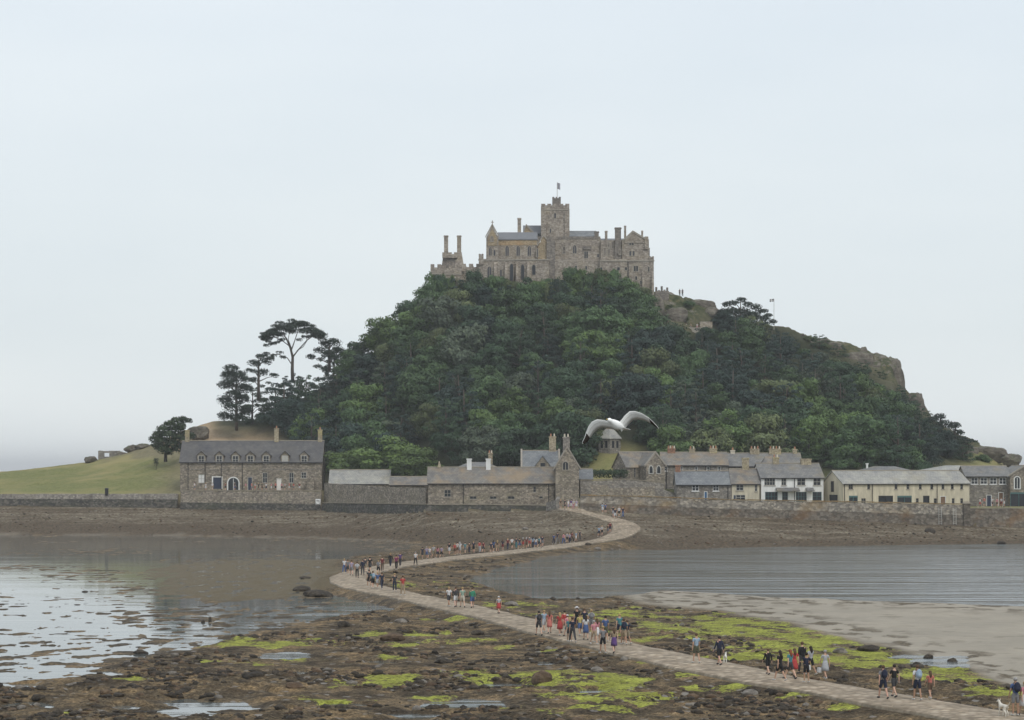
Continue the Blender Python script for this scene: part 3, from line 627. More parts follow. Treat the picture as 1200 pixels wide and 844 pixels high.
def house(name, label, px0, px1, D0, yb, ye, yr, depth, yaw=0, wallm=None, roofm=None, ops=(), stacks=(), ridge='x', cat='house', hip=False, over=.25, gutter=True,
          parapet=False, frame=None, pipes=(), gable_ops=(), group=None, zb_drop=.6, trim=None):
    frame = frame or M['white']; th = R(yaw); X0 = PX(px0, D0); c, s_ = math.cos(th), math.sin(th)
    zb = PZ(yb, D0); root = empty(name, (X0, D0, zb), th)
    def S(px):
        k = (px-600)/F; return (k*D0-X0)/(c-k*s_)
    def Z(py, px): return PZ(py, D0+S(px)*s_)-zb
    W = S(px1); He = PZ(ye, D0)-zb; 
    if ridge == 'x':
        Dr = D0+depth/2*c; Hr = PZ(yr, Dr)-zb
    else: Hr = PZ(yr, D0)-zb
    # openings in the front wall
    rects = []
    for o in ops:
        pc, yt, ybm, wp, kind = o[:5]; x = S(pc); hw = wp*D0/F/2; z1 = min(Z(yt, pc), He-.12); z0 = max(Z(ybm, pc), .02)
        rects.append((x-hw, x+hw, z0, z1, kind, o[5] if len(o) > 5 else None))
    xs = sorted({0, W}|{r[0] for r in rects}|{r[1] for r in rects}); zs = sorted({-zb_drop, He}|{r[2] for r in rects}|{r[3] for r in rects})
    mb = MB(); rd = .18
    for i in range(len(xs)-1):
        for j in range(len(zs)-1):
            xc = (xs[i]+xs[i+1])/2; zc = (zs[j]+zs[j+1])/2
            if any(r[0] < xc < r[1] and r[2] < zc < r[3] for r in rects): continue
            mb.add([(xs[i],0,zs[j]),(xs[i+1],0,zs[j]),(xs[i+1],0,zs[j+1]),(xs[i],0,zs[j+1])], [(0,1,2,3)])
    for a, b, z0, z1, kd, ex in rects:
        mb.add([(a,0,z0),(b,0,z0),(b,0,z1),(a,0,z1),(a,rd,z0),(b,rd,z0),(b,rd,z1),(a,rd,z1)], [(0,4,5,1),(1,5,6,2),(2,6,7,3),(3,7,4,0)])
    d = depth
    mb.add([(0,d,-zb_drop),(W,d,-zb_drop),(W,d,He),(0,d,He)], [(1,0,3,2)])
    if ridge == 'x' and not hip:
        mb.add([(0,0,-zb_drop),(0,d,-zb_drop),(0,d,He),(0,d/2,Hr-.08),(0,0,He)], [(0,4,3,2,1)]); mb.add([(W,0,-zb_drop),(W,d,-zb_drop),(W,d,He),(W,d/2,Hr-.08),(W,0,He)], [(0,1,2,3,4)])
    else:
        mb.add([(0,0,-zb_drop),(0,d,-zb_drop),(0,d,He),(0,0,He)], [(0,3,2,1)]); mb.add([(W,0,-zb_drop),(W,d,-zb_drop),(W,d,He),(W,0,He)], [(0,1,2,3)])
        if ridge == 'y':
            mb.add([(0,0,He),(W,0,He),(W/2,0,Hr-.08)], [(0,1,2)]); mb.add([(0,d,He),(W,d,He),(W/2,d,Hr-.08)], [(1,0,2)])
    me = mb.mesh('wall', wallm, fix=False); link_mesh('wall', me, root)
    # roof
    rb = MB(); t = .16; oh = over
    if ridge == 'x':
        sl = (Hr-He)/(d/2); ex = 0 if parapet else .2
        if hip:
            hx = min(d/2, W*.3); e = -oh
            rb.add([(e,e,He-sl*oh),(W+oh,e,He-sl*oh),(W+oh,d+oh,He-sl*oh),(e,d+oh,He-sl*oh),(hx,d/2,Hr),(W-hx,d/2,Hr)], [(0,1,5,4),(1,2,5),(2,3,4,5),(3,0,4),(0,3,2,1)])
        else:
            rb.prism_x([(-oh, He-sl*oh), (d/2, Hr), (d+oh, He-sl*oh), (d+oh, He-sl*oh-t), (d/2, Hr-t), (-oh, He-sl*oh-t)], -ex, W+ex)
    else:
        sl = (Hr-He)/(W/2); ex = 0 if parapet else .2
        rb.prism_y([(-oh, He-sl*oh-t), (W/2, Hr-t), (W+oh, He-sl*oh-t), (W+oh, He-sl*oh), (W/2, Hr), (-oh, He-sl*oh)], -ex, d+ex)
    roof = rb.build('roof', roofm, root)
    if not hip:
        q = MB()
        if ridge == 'x': q.prism_x([(d/2-.16, Hr-.05), (d/2, Hr+.09), (d/2+.16, Hr-.05)], -ex-.01, W+ex+.01)
        else: q.prism_y([(W/2-.16, Hr-.05), (W/2+.16, Hr-.05), (W/2, Hr+.09)], -ex-.01, d+ex+.01)
        q.build('ridge_tiles', trim or M['coping'], roof)
    if parapet:
        q = MB()
        if ridge == 'x':
            for x0 in (-.12, W-.2):
                if x0 > 0: q.build('parapet', M['dressed'], root); q = MB()
                q.prism_x([(-.3, He-sl*.3-.05), (-.3, He-sl*.3+.28), (d/2, Hr+.32), (d+.3, He-sl*.3+.28), (d+.3, He-sl*.3-.05), (d/2, Hr-.02)], x0, x0+.32)
        else: q.prism_y([(-.3, He-sl*.3), (W/2, Hr), (W+.3, He-sl*.3), (W+.3, He-sl*.3+.3), (W/2, Hr+.34), (-.3, He-sl*.3+.3)], -.1, .22)
        q.build('parapet', M['dressed'], root)
    if gutter and ridge == 'x':
        MB().tube([(-.1, -oh-.05, He-sl*oh-.1), (W+.1, -oh-.05, He-sl*oh-.1)], .075, 6).build('gutter', M['black'], root)
        for p in pipes:
            x = S(p); MB().tube([(x,-.09,0),(x,-.09,He-.2)], .06, 6).build('downpipe', M['black'], root)
    # fillings
    for a, b, z0, z1, kind, ex_ in rects:
        w_ = b-a; h_ = z1-z0
        if kind in ('w', 'dk', 'blank'):
            fm = ex_ or frame; q = MB(); g = .07
            q.box(a, a+g, .03, .11, z0, z1); q.box(b-g, b, .03, .11, z0, z1); q.box(a+g, b-g, .03, .11, z1-g, z1); q.box(a+g, b-g, .03, .11, z0, z0+g)
            if w_ > .7: q.box((a+b)/2-.03, (a+b)/2+.03, .04, .1, z0+g, z1-g)
            if w_ > 1.9: 
                for k in (.25, .75): q.box(a+w_*k-.03, a+w_*k+.03, .04, .1, z0+g, z1-g)
            if h_ > .8: q.box(a+g, b-g, .045, .095, (z0+z1)/2-.03, (z0+z1)/2+.03)
            f_ = q.build('window', fm, root)
            MB().box(a, b, .12, .16, z0, z1).build('pane', M['glass'] if kind != 'blank' else M['white'], f_)
            MB().box(a-.1, b+.1, -.1, .02, z0-.12, z0-.003).build('sill', M['dressed'] if fm is not M['white'] else M['white'], f_)
        elif kind == 'door':
            q = MB().box(a, b, .1, .16, z0, z1); dr = q.build('door', ex_ or M['door_dark'], root); q = MB(); g = .09
            q.box(a, a+g, -.03, .09, z0, z1); q.box(b-g, b, -.03, .09, z0, z1); q.box(a+g, b-g, -.03, .09, z1-g, z1); q.build('frame', frame, dr)
        elif kind == 'shop':
            q = MB(); g = .1
            q.box(a, b, .02, .12, z1-.3, z1); 
            n = max(2, int(w_/1.1))
            for k in range(n+1): xx = a+(w_-g)*k/n; q.box(xx, xx+g, .02, .12, z0, z1-.3)
            f_ = q.build('shop_window', ex_ or M['door_teal'], root); MB().box(a, b, .13, .17, z0, z1).build('pane', M['glass'], f_)
        elif kind == 'garage':
            q = MB().box(a, b, .1, .17, z0, z1); dr = q.build('garage_door', ex_ or M['door_dark'], root)
            q = MB(); q.box(a-.25, a, -.05, .02, z0, z1+.2); q.box(b, b+.25, -.05, .02, z0, z1+.2); q.box(a, b, -.05, .02, z1, z1+.2); q.build('frame', M['white'], dr)
    for a_ in gable_ops:      # windows on the left gable end: (fraction of depth, z0, z1, width, kind)
        fr_, z0, z1, w_ = a_[:4]; y = fr_*d; q = MB(); g = .07
        q.box(-.06, .02, y-w_/2-g, y-w_/2, z0-g, z1+g); q.box(-.06, .02, y+w_/2, y+w_/2+g, z0-g, z1+g); q.box(-.06, .02, y-w_/2, y+w_/2, z1, z1+g); q.box(-.06, .02, y-w_/2, y+w_/2, z0-g, z0)
        f_ = q.build('window', a_[4] if len(a_) > 4 else frame, root); MB().box(-.03, .03, y-w_/2, y+w_/2, z0, z1).build('pane', M['glass'], f_)
    for st in stacks:         # (column, width px, top row, material, pots[, y fraction])
        pc, wp, yt, sm, pots = st[:5]; fy = st[5] if len(st) > 5 else .5
        if ridge == 'x': yy = fy*d; x = S(pc)
        else: yy = fy*d; x = S(pc)
        hw = wp*D0/F/2; zt = PZ(yt, D0+yy)-zb
        zlow = (He+(Hr-He)*(1-abs(yy/(d/2)-1))-.5) if ridge == 'x' else Hr-2.2
        dd = min(.9, max(.6, hw))
        q = MB(); q.box(x-hw, x+hw, yy-dd/2, yy+dd/2, zlow, zt-.22); q.box(x-hw-.08, x+hw+.08, yy-dd/2-.08, yy+dd/2+.08, zt-.22, zt)
        ch = q.build('chimney', sm, root)
        for k in range(pots):
            xx = x-hw+(2*hw)*(k+.5)/pots; MB().tube([(xx,yy,zt-.05),(xx,yy,zt+.5)], [.16,.12], 8).build('pot', M['pot'] if k % 2 == 0 else M['pot_pale'], ch)
    tag(root, label, cat, group); root['_'] = 0; del root['_']
    return root, S, Z, He, Hr

G_, GG = M['granite'], M['granite_grey']
# A: long two-storey house with half dormers
ra, S, Z, He, Hr = house('stone_house', 'long two-storey granite house with dark slate roof, dormers and terrace diners in front', 211, 377, 452, 579, 540.3, 516.5, 8.5, 0, G_, M['slate_dark'],
    ops=[(236,556,566,7,'blank'),(254.5,559.5,573,9.5,'garage'),(293,559,576,5.5,'door'),(310.5,554,566,5.5,'w'),(327,560.5,576,6,'door',M['door_white']),(341.5,554,566,5.5,'w'),(356,553.5,560.5,6,'w')],
    stacks=[(216,5,504,M['stack'],0),(321.5,5,502,M['stack'],1),(373,5,503.5,M['stack'],1)], pipes=(220.5,240.5,259.5,284,), parapet=False, frame=M['offwhite'])
x = S(273.5); arch_window(ra, x, 0, .35, Z(560,273), 1.05, M['white'], M['glass'], False, True, 'arched_window', .22)
for pc, blank in ((236,0),(257,0),(276,0),(293.5,0),(312,0),(334,1),(356.5,0)):
    x = S(pc); z0 = Z(543.5,pc); z1 = Z(534,pc); w_ = .62; q = MB()
    q.prism_y([(x-w_-.25,He-.6),(x+w_+.25,He-.6),(x+w_+.25,z1+.05),(x,z1+.85),(x-w_-.25,z1+.05)], -.05, 1.5); dm = q.build('dormer', G_, ra)
    q = MB(); q.prism_y([(x-w_-.45,z1-.12),(x,z1+.85),(x+w_+.45,z1-.12),(x+w_+.45,z1+.02),(x,z1+1.02),(x-w_-.45,z1+.02)], -.25, 2.3); q.build('dormer_roof', M['slate_dark'], dm)
    q = MB(); 
    for a, b, c_, d_ in ((-w_,-w_+.1,z0,z1),(w_-.1,w_,z0,z1),(-w_+.1,w_-.1,z0,z0+.1),(-w_+.1,w_-.1,z1-.1,z1),(-.04,.04,z0+.1,z1-.1),(-w_+.1,w_-.1,(z0+z1)/2-.03,(z0+z1)/2+.03)):
        q.box(x+a, x+b, -.13 if abs(a)!=.04 else -.12, -.052, c_, d_)
    f_ = q.build('window', M['offwhite'], dm); MB().box(x-w_+.08, x+w_-.08, -.09, -.04, z0+.08, z1-.08).build('pane', M['offwhite'] if blank else M['glass'], f_)
q = MB().box(.8, S(284), -.1, -.02, Z(550,250)-.07, Z(550,250)+.07); q.box(S(305), S(370), -.1, -.02, Z(550,330)-.07, Z(550,330)+.07); q.build('string_course', GG, ra)
q = MB().box(S(361), S(369), -1.6, -.01, -.4, Z(563,365)); q.build('porch', G_, ra)
# B: low pale roofs behind the garden wall
house('store', 'low store with pale slate roof behind the garden wall, below the bushy green tree', 386, 456, 443, 588, 566, 550.5, 6.5, 0, G_, M['slate_pale'], gutter=True)
house('store', 'small low lichened roof joining the pale store to the long stone store', 457, 503, 420, 588, 567.5, 558.5, 5, 0, G_, M['slate_lichen'])
# C: long single-storey store on the sea wall
rc, S, Z, He, Hr = house('stone_store', 'long low granite store with orange lichened roof standing on the sea wall', 501.5, 650, 393.5, 592.5, 565.3, 547.5, 7, 0, G_, M['slate_lichen'],
    ops=[(524.5,574,582.5,8,'w',M['dressed']),(554.5,581.5,585,8,'dk',GG),(578,581.5,585,8,'dk',GG),(599,581.5,585,8,'dk',GG),(626.5,570,577,3.5,'dk',GG),(634,581.5,584.5,4.5,'dk',GG)],
    stacks=[(549.5,5.5,537.5,M['white'],0,.45),(572,5.5,537.5,M['white'],0,.45)], pipes=(543,643))
MB().frustum(S(514),3.5,Hr-.1,Hr+1.1,.7,.7,.1,.1).build('finial', M['stack'], rc)
house('cottage', 'grey hipped slate roof with one yellowish chimney peeping over the long stone store', 533, 586, 409, 572, 549, 541.5, 8, 0, G_, M['slate_grey'], hip=True, stacks=[(574.5,5,531,M['stack'],2)], gutter=False)
# D: gatehouse
rd_, S, Z, He, Hr = house('gatehouse', 'tall granite gatehouse with parapet gables and two chimneys at the causeway top', 611, 656, 401, 592, 547.5, 528, 9, 0, G_, M['slate_blue'], parapet=True,
    ops=[(636,542,549,4,'w',M['dressed'])], stacks=[(648,8,511.5,M['stack'],2,.5)], gutter=False)
q = MB(); x = S(636); q.prism_y([(x-1.2,He-.3),(x+1.2,He-.3),(x+1.2,He+.4),(x,He+1.9),(x-1.2,He+.4)], -.06, 2.5); dm = q.build('dormer', G_, rd_)
q = MB(); q.prism_y([(x-1.4,He+.2),(x,He+1.95),(x+1.4,He+.2),(x+1.4,He+.35),(x,He+2.12),(x-1.4,He+.35)], -.2, 3); q.build('dormer_roof', M['slate_blue'], dm)
MB().box(x-.4,x+.4,-.1,-.04,He-.05,He+.75).build('pane', M['glass'], dm)
# gabled front wing of the gatehouse, same building
def wing(root, pxa, pxb, D, yb, ye, yr, depth, wm, rm):
    ox, oy, oz = root.location; a = PX(pxa,D)-ox; b = PX(pxb,D)-ox; y = D-oy; z0 = PZ(yb,D)-oz-.6; ze = PZ(ye,D)-oz; zr = PZ(yr,D)-oz; m_ = (a+b)/2
    MB().prism_y([(a,z0),(b,z0),(b,ze),(m_,zr),(a,ze)], y, y+depth).build('wing', wm, root)
    sl = (zr-ze)/((b-a)/2); o = .25
    rf = MB().prism_y([(a-o,ze-sl*o+.02),(m_,zr+.02),(b+o,ze-sl*o+.02),(b+o,ze-sl*o+.2),(m_,zr+.2),(a-o,ze-sl*o+.2)], y+.3, y+depth).build('wing_roof', rm, root)
    MB().prism_y([(a-o-.1,ze-sl*o-.1),(m_,zr+.02),(b+o+.1,ze-sl*o-.1),(b+o+.1,ze-sl*o+.3),(m_,zr+.45),(a-o-.1,ze-sl*o+.3)], y-.12, y+.28).build('parapet', M['dressed'], root)
    return a, b, y, z0, ze, zr, m_
a, b, y, z0, ze, zr, m_ = wing(rd_, 651, 678.5, 392, 592, 548, 525, 13, G_, M['slate_blue'])
q = MB().box(m_-.75, m_+.45, y+.3, y+1.3, zr-1.6, zr+1.7); q.box(m_-.85, m_+.55, y+.2, y+1.4, zr+1.7, zr+1.95); ch = q.build('chimney', M['granite_grey'], rd_)
for k in (-.45,.15): MB().tube([(m_+k,y+.8,zr+1.9),(m_+k,y+.8,zr+2.5)], [.17,.12], 8).build('pot', M['pot_pale'], ch)
arch_window(rd_, m_-.3, y, ze-.4, ze+1.0, .45, M['dressed'], M['glass'], False, True)
house('lean_to', 'small blue slate lean-to roof against the right side of the gatehouse', 679.5, 694, 399, 580, 560, 549.5, 5, 0, G_, M['slate_blue'], gutter=False)
# hedge and dairy on the grass slope
rr_ = empty('dairy', (PX(714,441), 441, PZ(533,441))); s6 = [(math.cos(a*math.pi/3+.5236), math.sin(a*math.pi/3+.5236)) for a in range(6)]; Rw = 2.45
mb = MB(); zt = PZ(514,441)-PZ(533,441); n = 6
mb.add([(c_*Rw, s_*Rw, -.8) for c_, s_ in s6]+[(c_*Rw, s_*Rw, zt) for c_, s_ in s6], [(k,(k+1)%6,(k+1)%6+6,k+6) for k in range(6)]+[(6,7,8,9,10,11)]); mb.build('wall', M['granite_grey'], rr_)
mb = MB(); ro = Rw+.35; z1 = PZ(503,441)-PZ(533,441)
mb.add([(c_*ro, s_*ro, zt-.12) for c_, s_ in s6]+[(c_*ro*.34, s_*ro*.34, z1) for c_, s_ in s6]+[(c_*ro, s_*ro, zt+.03) for c_, s_ in s6], [(k+12,(k+1)%6+12,(k+1)%6+6,k+6) for k in range(6)]+[(k,(k+1)%6,(k+1)%6+12,k+12) for k in range(6)]+[(5,4,3,2,1,0),(6,7,8,9,10,11)])
rf = mb.build('roof', M['slate_pale'], rr_)
mb = MB(); mb.frustum(0,0,z1,z1+.7,1.3,1.3,1.1,1.1); mb.frustum(0,0,z1+.7,z1+1.7,1.6,1.6,.1,.1); mb.tube([(0,0,z1+1.6),(0,0,z1+2.5)],.06,6); mb.build('lantern', M['coping'], rf)
for k in range(6):
    a_ = k*math.pi/3; cx, cy = math.cos(a_)*Rw*.867, math.sin(a_)*Rw*.867
    if cy > .5: continue
    for t_ in (-.5,.5):
        px_ = cx-math.sin(a_)*t_; py_ = cy+math.cos(a_)*t_; q = MB(); q.box(-.04,.06,-.34,.34,zt-2.0,zt-.4); f_ = q.build('window', M['dressed'], rr_); f_.location = (px_,py_,0); f_.rotation_euler = (0,0,a_)
        MB().box(.05,.09,-.26,.26,zt-1.9,zt-.5).build('pane', M['glass'], f_)
tag(rr_, 'small six-sided stone dairy with pyramid roof and lantern on the grass behind the gull', 'dairy')
house('outhouse', 'small stone outhouse half hidden left of the six-sided dairy', 693, 706, 446, 533, 519, 514, 4, 0, GG, M['slate_grey'], gutter=False)
# F: house with arched doorway and front gable
rf_, S, Z, He, Hr = house('gabled_house', 'granite house with arched doorway and twin lancets, left end of the upper terrace', 734, 776, 409, 574, 546.5, 529.5, 7.5, 17, G_, M['slate_lichen'], ops=[(744,548,560,2.2,'dk',GG)], gutter=False)
a, b, y, z0, ze, zr, m_ = wing(rf_, 752, 775, 405.5, 574, 545, 531.5, 7, G_, M['slate_lichen'])


for k in (-.75,.75): arch_window(rf_, m_-.15+k, y, ze-1.5, ze-.2, .32, M['offwhite'], M['glass'], True, False)
q = MB(); q.prism_x([(-.35,0),(.35,0),(.35,1.6),(.2,2.0),(-.2,2.0),(-.35,1.6)], -.08, .02); dd = q.build('door', M['door_brown'], rf_); dd.location = (0,3.4,.9)
# G: upper terrace of cottages, chimneys clustered on the ridge
house('cottage_row', 'upper row of stone cottages under a long lichened slate roof with clustered chimney pots', 776, 853, 416, 577, 544.3, 530, 8, 0, GG, M['slate_lichen'],
    ops=[(780,547,552,4,'w'),(798,547,553,4.5,'w'),(816,547,553,3.5,'dk'),(830,547,553,3.5,'dk'),(843,547,553,3.5,'dk')], stacks=[(788.5,9,525.5,M['stack_red'],4),(813,7,526,M['stack'],2),(838,9,525.5,M['stack'],3)], pipes=(781,826.5,832))
house('cottage_row', 'grey-roofed cottages continuing the upper row toward the right, with yellow lichened chimneys', 853, 940, 420, 577, 545.5, 531, 8, 0, GG, M['slate_grey'], stacks=[(861,5,527.5,M['pot_pale'],1),(887,11,526,M['stack'],3),(911,14,526,M['stack'],4),(934.5,5,526.5,M['stack'],1)], parapet=False)
house('cottage', 'narrow stone cottage with reddish hipped roof between the two upper cottage rows', 893, 914, 411, 577, 547, 534, 6, 0, G_, M['slate_lichen'], hip=True, gutter=False)
# H: front cottages
house('cottage', 'low stone cottage with white sash windows and blue door sign just behind the harbour wall', 793, 857, 390, 594, 567, 552, 6.5, 0, GG, M['slate_blue'],
    ops=[(815,568,575.5,8,'w'),(839,568,575.5,7,'w'),(827,576,587,4,'door',paint('blue_door_paint',(.05,.13,.25)))], stacks=[(796,6,545,M['stack_red'],0)], pipes=(853,))
house('cottage', 'cream-fronted cottage with lichened roof and tall yellowish chimney left of the white house', 857.5, 890, 390, 594, 566, 549.5, 7, 0, M['cream'], M['slate_lichen'],
    ops=[(867,567.5,575,8.5,'w'),(886,568,576,3,'w'),(868,580,586,11,'w'),(861,580,588,3.5,'door')], stacks=[(876,8,536.5,M['stack'],0)], frame=M['offwhite'])
# I: white two-storey house
ri, S, Z, He, Hr = house('white_house', 'white two-storey rendered house with grey slate roof and slated porches, beside the cream barn', 892, 965, 390.5, 594, 559, 543, 8, 6, M['white'], M['slate_grey'],
    ops=[(902,560.5,569,13,'w',M['offwhite']),(918.5,560.5,569,6,'w',M['offwhite']),(939,560.5,569,10,'w',M['offwhite']),(957.5,560.5,569,9,'w',M['offwhite']),
         (904,576.5,587,15,'w',M['door_teal']),(920,576.5,587,7,'w',M['door_teal']),(939,576.5,588,13,'w',M['door_teal']),(957.5,576.5,587,11,'w',M['door_teal'])],
    stacks=[(915,7,536,M['stack'],2),(950.5,12,537.5,M['stack'],0)], pipes=(931,))
for p0, p1 in ((909,936),(944,953)):
    q = MB(); q.prism_x([(0,Z(571.5,p0)),(0,Z(574,p0)),(-1.1,Z(575,p0)-.15),(-1.1,Z(575,p0))], S(p0), S(p1)); q.build('porch_roof', M['slate_grey'], ri)
# J: cream barn, turned so its gable end shows
house('cream_barn', 'long cream-rendered two-storey barn with pale slate roof and small upper windows', 988, 1136, 387.5, 594, 566, 551.5, 7.2, 22, M['cream'], M['slate_pale'],
    ops=[(997,567.5,573.5,6,'w',GG),(1018,567.5,573.5,4,'w',GG),(1050,567.5,573.5,4,'w',GG),(1064,567.5,573.5,4,'w',GG),(1078.5,567.5,573.5,4,'w',GG),(1092,567.5,573.5,4,'w',GG),(1105,567.5,573.5,4,'w',GG),(1116,567.5,573.5,4,'w',GG),(1127,567.5,573.5,4,'w',GG),
         (1000,581,590,12,'shop'),(1012,584,590,6,'dk',GG),(1038,581,590,20,'shop',M['black']),(1060,581,590,20,'shop'),(1075,584,590,4,'dk',GG),(1085.5,581,590,9,'shop',M['black']),(1096,584,590,4,'dk',GG),(1105,581.5,592,8,'door',M['door_brown']),(1117,584,590,4,'dk',GG),(1127,584,590,4,'dk',GG)],
    gable_ops=[(.5,2.6,4.4,.9,M['wood']),(.45,.3,2.0,2.6,M['black'])], pipes=(989.5,1022,1098), cat='barn')
# K: stone buildings on the quay
rk_, S, Z, He, Hr = house('quay_building', 'granite quay building with a row of white upper windows at the right', 1132, 1184, 401, 593.5, 557.5, 546, 8, 0, GG, M['slate_grey'],
    ops=[(1142,560,567.5,8,'w'),(1153,560,567.5,8,'w'),(1164,560,567.5,8,'w'),(1175,560,567.5,8,'w'),(1159,580,594,6,'door'),(1173,577,594,6,'door',M['door_brown'])], cat='building')
wing_ = house('quay_hall', 'gabled granite hall with tall arched window over a green shopfront, far right', 1184, 1222, 399, 593.5, 557.5, 545.5, 12, 0, G_, M['slate_grey'], ops=[(1194,577,594,20,'shop'),(1213,577,594,8,'door')], ridge='y', parapet=True, cat='building')
arch_window(wing_[0], wing_[1](1192), 0, 3.2, 5.3, .45, M['white'], M['glass'], False)
house('quay_store', 'pale hipped roof of a low building behind the quay, below the right flank bushes', 1086, 1200, 424, 575, 551, 545.5, 9, 0, GG, M['slate_pale'], hip=True, gutter=False, cat='building')
house('quay_store', 'flat grey slate roof showing over the middle of the cream barn', 1010, 1072, 420, 575, 552, 546.5, 9, 0, GG, M['slate_grey'], hip=True, gutter=False, cat='building', stacks=[(1020.5,2,543,M['white'],0)])
# ruined hut on the left headland
rh = empty('ruined_hut', (PX(115,519), 519, H(PX(127,519),519)-.4)); q = MB(); q.box(0,1.4,0,.5,0,2.0); q.box(1.4,2.6,0,.5,0,.7); q.box(1.4,2.6,0,.5,1.55,2.0); q.box(2.6,5.1,0,.5,0,2.05); q.box(0,.5,.5,3.4,0,2.1); q.box(4.6,5.1,.5,3.4,0,1.9)
q.build('wall', GG, rh); tag(rh, 'small roofless ruined stone hut on the bare left headland', 'hut')
# ------------------------------------------------------------------ the castle on the summit
CD = 519.0
castle = empty('castle', (PX(640,CD), CD, PZ(335,CD)))
cx0, cy0, cz0 = castle.location
def cblock(name, pa, pb, yt, ybm, D, depth, mat, cren=None, parent=None, string=None, merl=(1.0,.7,.75)):
    """wall block between photo columns and rows, front face at distance D; optional battlements"""
    a, b = PX(pa,D)-cx0, PX(pb,D)-cx0; z1, z0 = PZ(yt,D)-cz0, PZ(ybm,D)-cz0; y = D-cy0
    q = MB(); q.box(a, b, y, y+depth, z0, z1)
    if cren:
        mw, gp, mh = merl
        n = max(2, int(round((b-a+gp)/(mw+gp)))); st = (b-a+gp)/n
        for k in range(n):
            x0 = a+k*st; q.box(x0, min(x0+st-gp, b), y+.003, y+.5, z1-.002, z1+mh)
            q.box(x0, min(x0+st-gp, b), y+depth-.5, y+depth-.003, z1-.002, z1+mh)
        n = max(1, int(round((depth-1+gp)/(mw+gp)))); st = (depth-1+gp)/n
        for k in range(n):
            y0 = y+.5+gp*.5+k*st
            for xa in (a+.003, b-.503): q.box(xa, xa+.5, y0, min(y0+st-gp, y+depth-.6), z1-.002, z1+mh)
    o = q.build(name, mat, parent or castle)
    if string:
        zz = PZ(string,D)-cz0; MB().box(a-.12, b+.12, y-.14, y-.003, zz-.14, zz+.14).build('string_course', M['dressed'], o)
    return o
def cX(px, D): return PX(px,D)-cx0
def cZ(py, D): return PZ(py,D)-cz0
def carch(px, yt, ybm, wpx, D, frame=None, glass=None, pointed=True, mull=True, parent=None):
    return arch_window(parent or castle, cX(px,D), D-cy0, cZ(ybm,D), cZ(yt,D), wpx*D/F/2, frame or M['dressed'], glass or M['leaded'], pointed, mull, 'window', .14)
def crect(px, yt, ybm, wpx, D, glass=None, parent=None):
    x = cX(px,D); z0, z1 = cZ(ybm,D), cZ(yt,D); w_ = wpx*D/F/2; y = D-cy0; q = MB(); g = .14
    q.box(x-w_-g, x-w_, y-.1, y+.02, z0-g, z1+g); q.box(x+w_, x+w_+g, y-.1, y+.02, z0-g, z1+g); q.box(x-w_, x+w_, y-.1, y+.02, z1, z1+g); q.box(x-w_, x+w_, y-.1, y+.02, z0-g, z0)
    if w_ > .35: q.box(x-.05, x+.05, y-.06, y+.0, z0, z1)
    f_ = q.build('window', M['dressed'], parent or castle); MB().box(x-w_, x+w_, y-.025, y+.03, z0, z1).build('pane', glass or M['leaded'], f_); return f_
def croof(pa, pb, ye, yr, D, depth, mat, gl=None, name='roof'):
    """pitched roof, ridge along the front; eaves row ye at D, ridge row yr at mid depth"""
    a, b = cX(pa,D), cX(pb,D); y = D-cy0; ze = cZ(ye,D); zr = cZ(yr,D+depth/2)
    return MB().prism_x([(y-.2, ze), (y+depth/2, zr), (y+depth+.2, ze), (y+depth+.2, ze-.25), (y-.2, ze-.25)], a, b).build(name, mat, castle)
def cgable(pa, pb, ye, yr, ybm, D, th, mat, cop=True, name='gable', pk=None):
    a, b = cX(pa,D), cX(pb,D); y = D-cy0; z0, ze, zr = cZ(ybm,D), cZ(ye,D), cZ(yr,D); m_ = cX(pk,D) if pk else (a+b)/2
    g = MB().prism_y([(a,z0),(b,z0),(b,ze),(m_,zr),(a,ze)], y, y+th).build(name, mat, castle)
    if cop:
        MB().prism_y([(a-.2,ze-.1),(m_,zr+.02),(b+.2,ze-.1),(b+.2,ze+.3),(m_,zr+.5),(a-.2,ze+.3)], y-.15, y+.5).build('coping', M['dressed'], g)
    return g
def cstack(px, wpx, yt, ybm, D, mat=None, dp=None, taper=1.0, cap=True, name='chimney', pots=0):
    x = cX(px,D); w_ = wpx*D/F; d_ = dp or w_; z0, z1 = cZ(ybm,D), cZ(yt,D); y = D-cy0+d_/2; q = MB()
    q.frustum(x, y, z0, z1-.3, w_/taper, d_/taper, w_, d_)
    q.frustum(x, y, z1-.3, z1, w_*1.18, d_*1.18, w_*1.12, d_*1.12)
    return q.build(name, mat or M['castle'], castle)
K, KW, KD = M['castle'], M['castle_warm'], M['castle_dark']
# west bastion and its two tall stacks
cblock('bastion_wall', 504.5, 517, 313.5, 368, 512, 9, K, True, string=321)
cblock('terrace_wall', 517, 541, 314.5, 362, 512.5, 7, K, True, string=321.5)
cblock('terrace_wall', 541, 563, 313, 352, 514, 6, K, True, string=319.5)
q = MB(); D = 514
def tapered(pa0, pb0, pa1, pb1, yt, ybm, D, d0, d1, mat, name):
    a0,b0,a1,b1 = cX(pa0,D),cX(pb0,D),cX(pa1,D),cX(pb1,D); y = D-cy0; z0, z1 = cZ(ybm,D), cZ(yt,D)
    v = [(a0,y,z0),(b0,y,z0),(b0,y+d0,z0),(a0,y+d0,z0),(a1,y+(d0-d1)/2,z1),(b1,y+(d0-d1)/2,z1),(b1,y+(d0+d1)/2,z1),(a1,y+(d0+d1)/2,z1)]
    return MB().add(v, [(0,3,2,1),(4,5,6,7),(0,1,5,4),(1,2,6,5),(2,3,7,6),(3,0,4,7)]).build(name, mat, castle)
tapered(516.5, 536, 519, 536, 302, 318, 514, 4, 3.6, KD, 'stack_base')
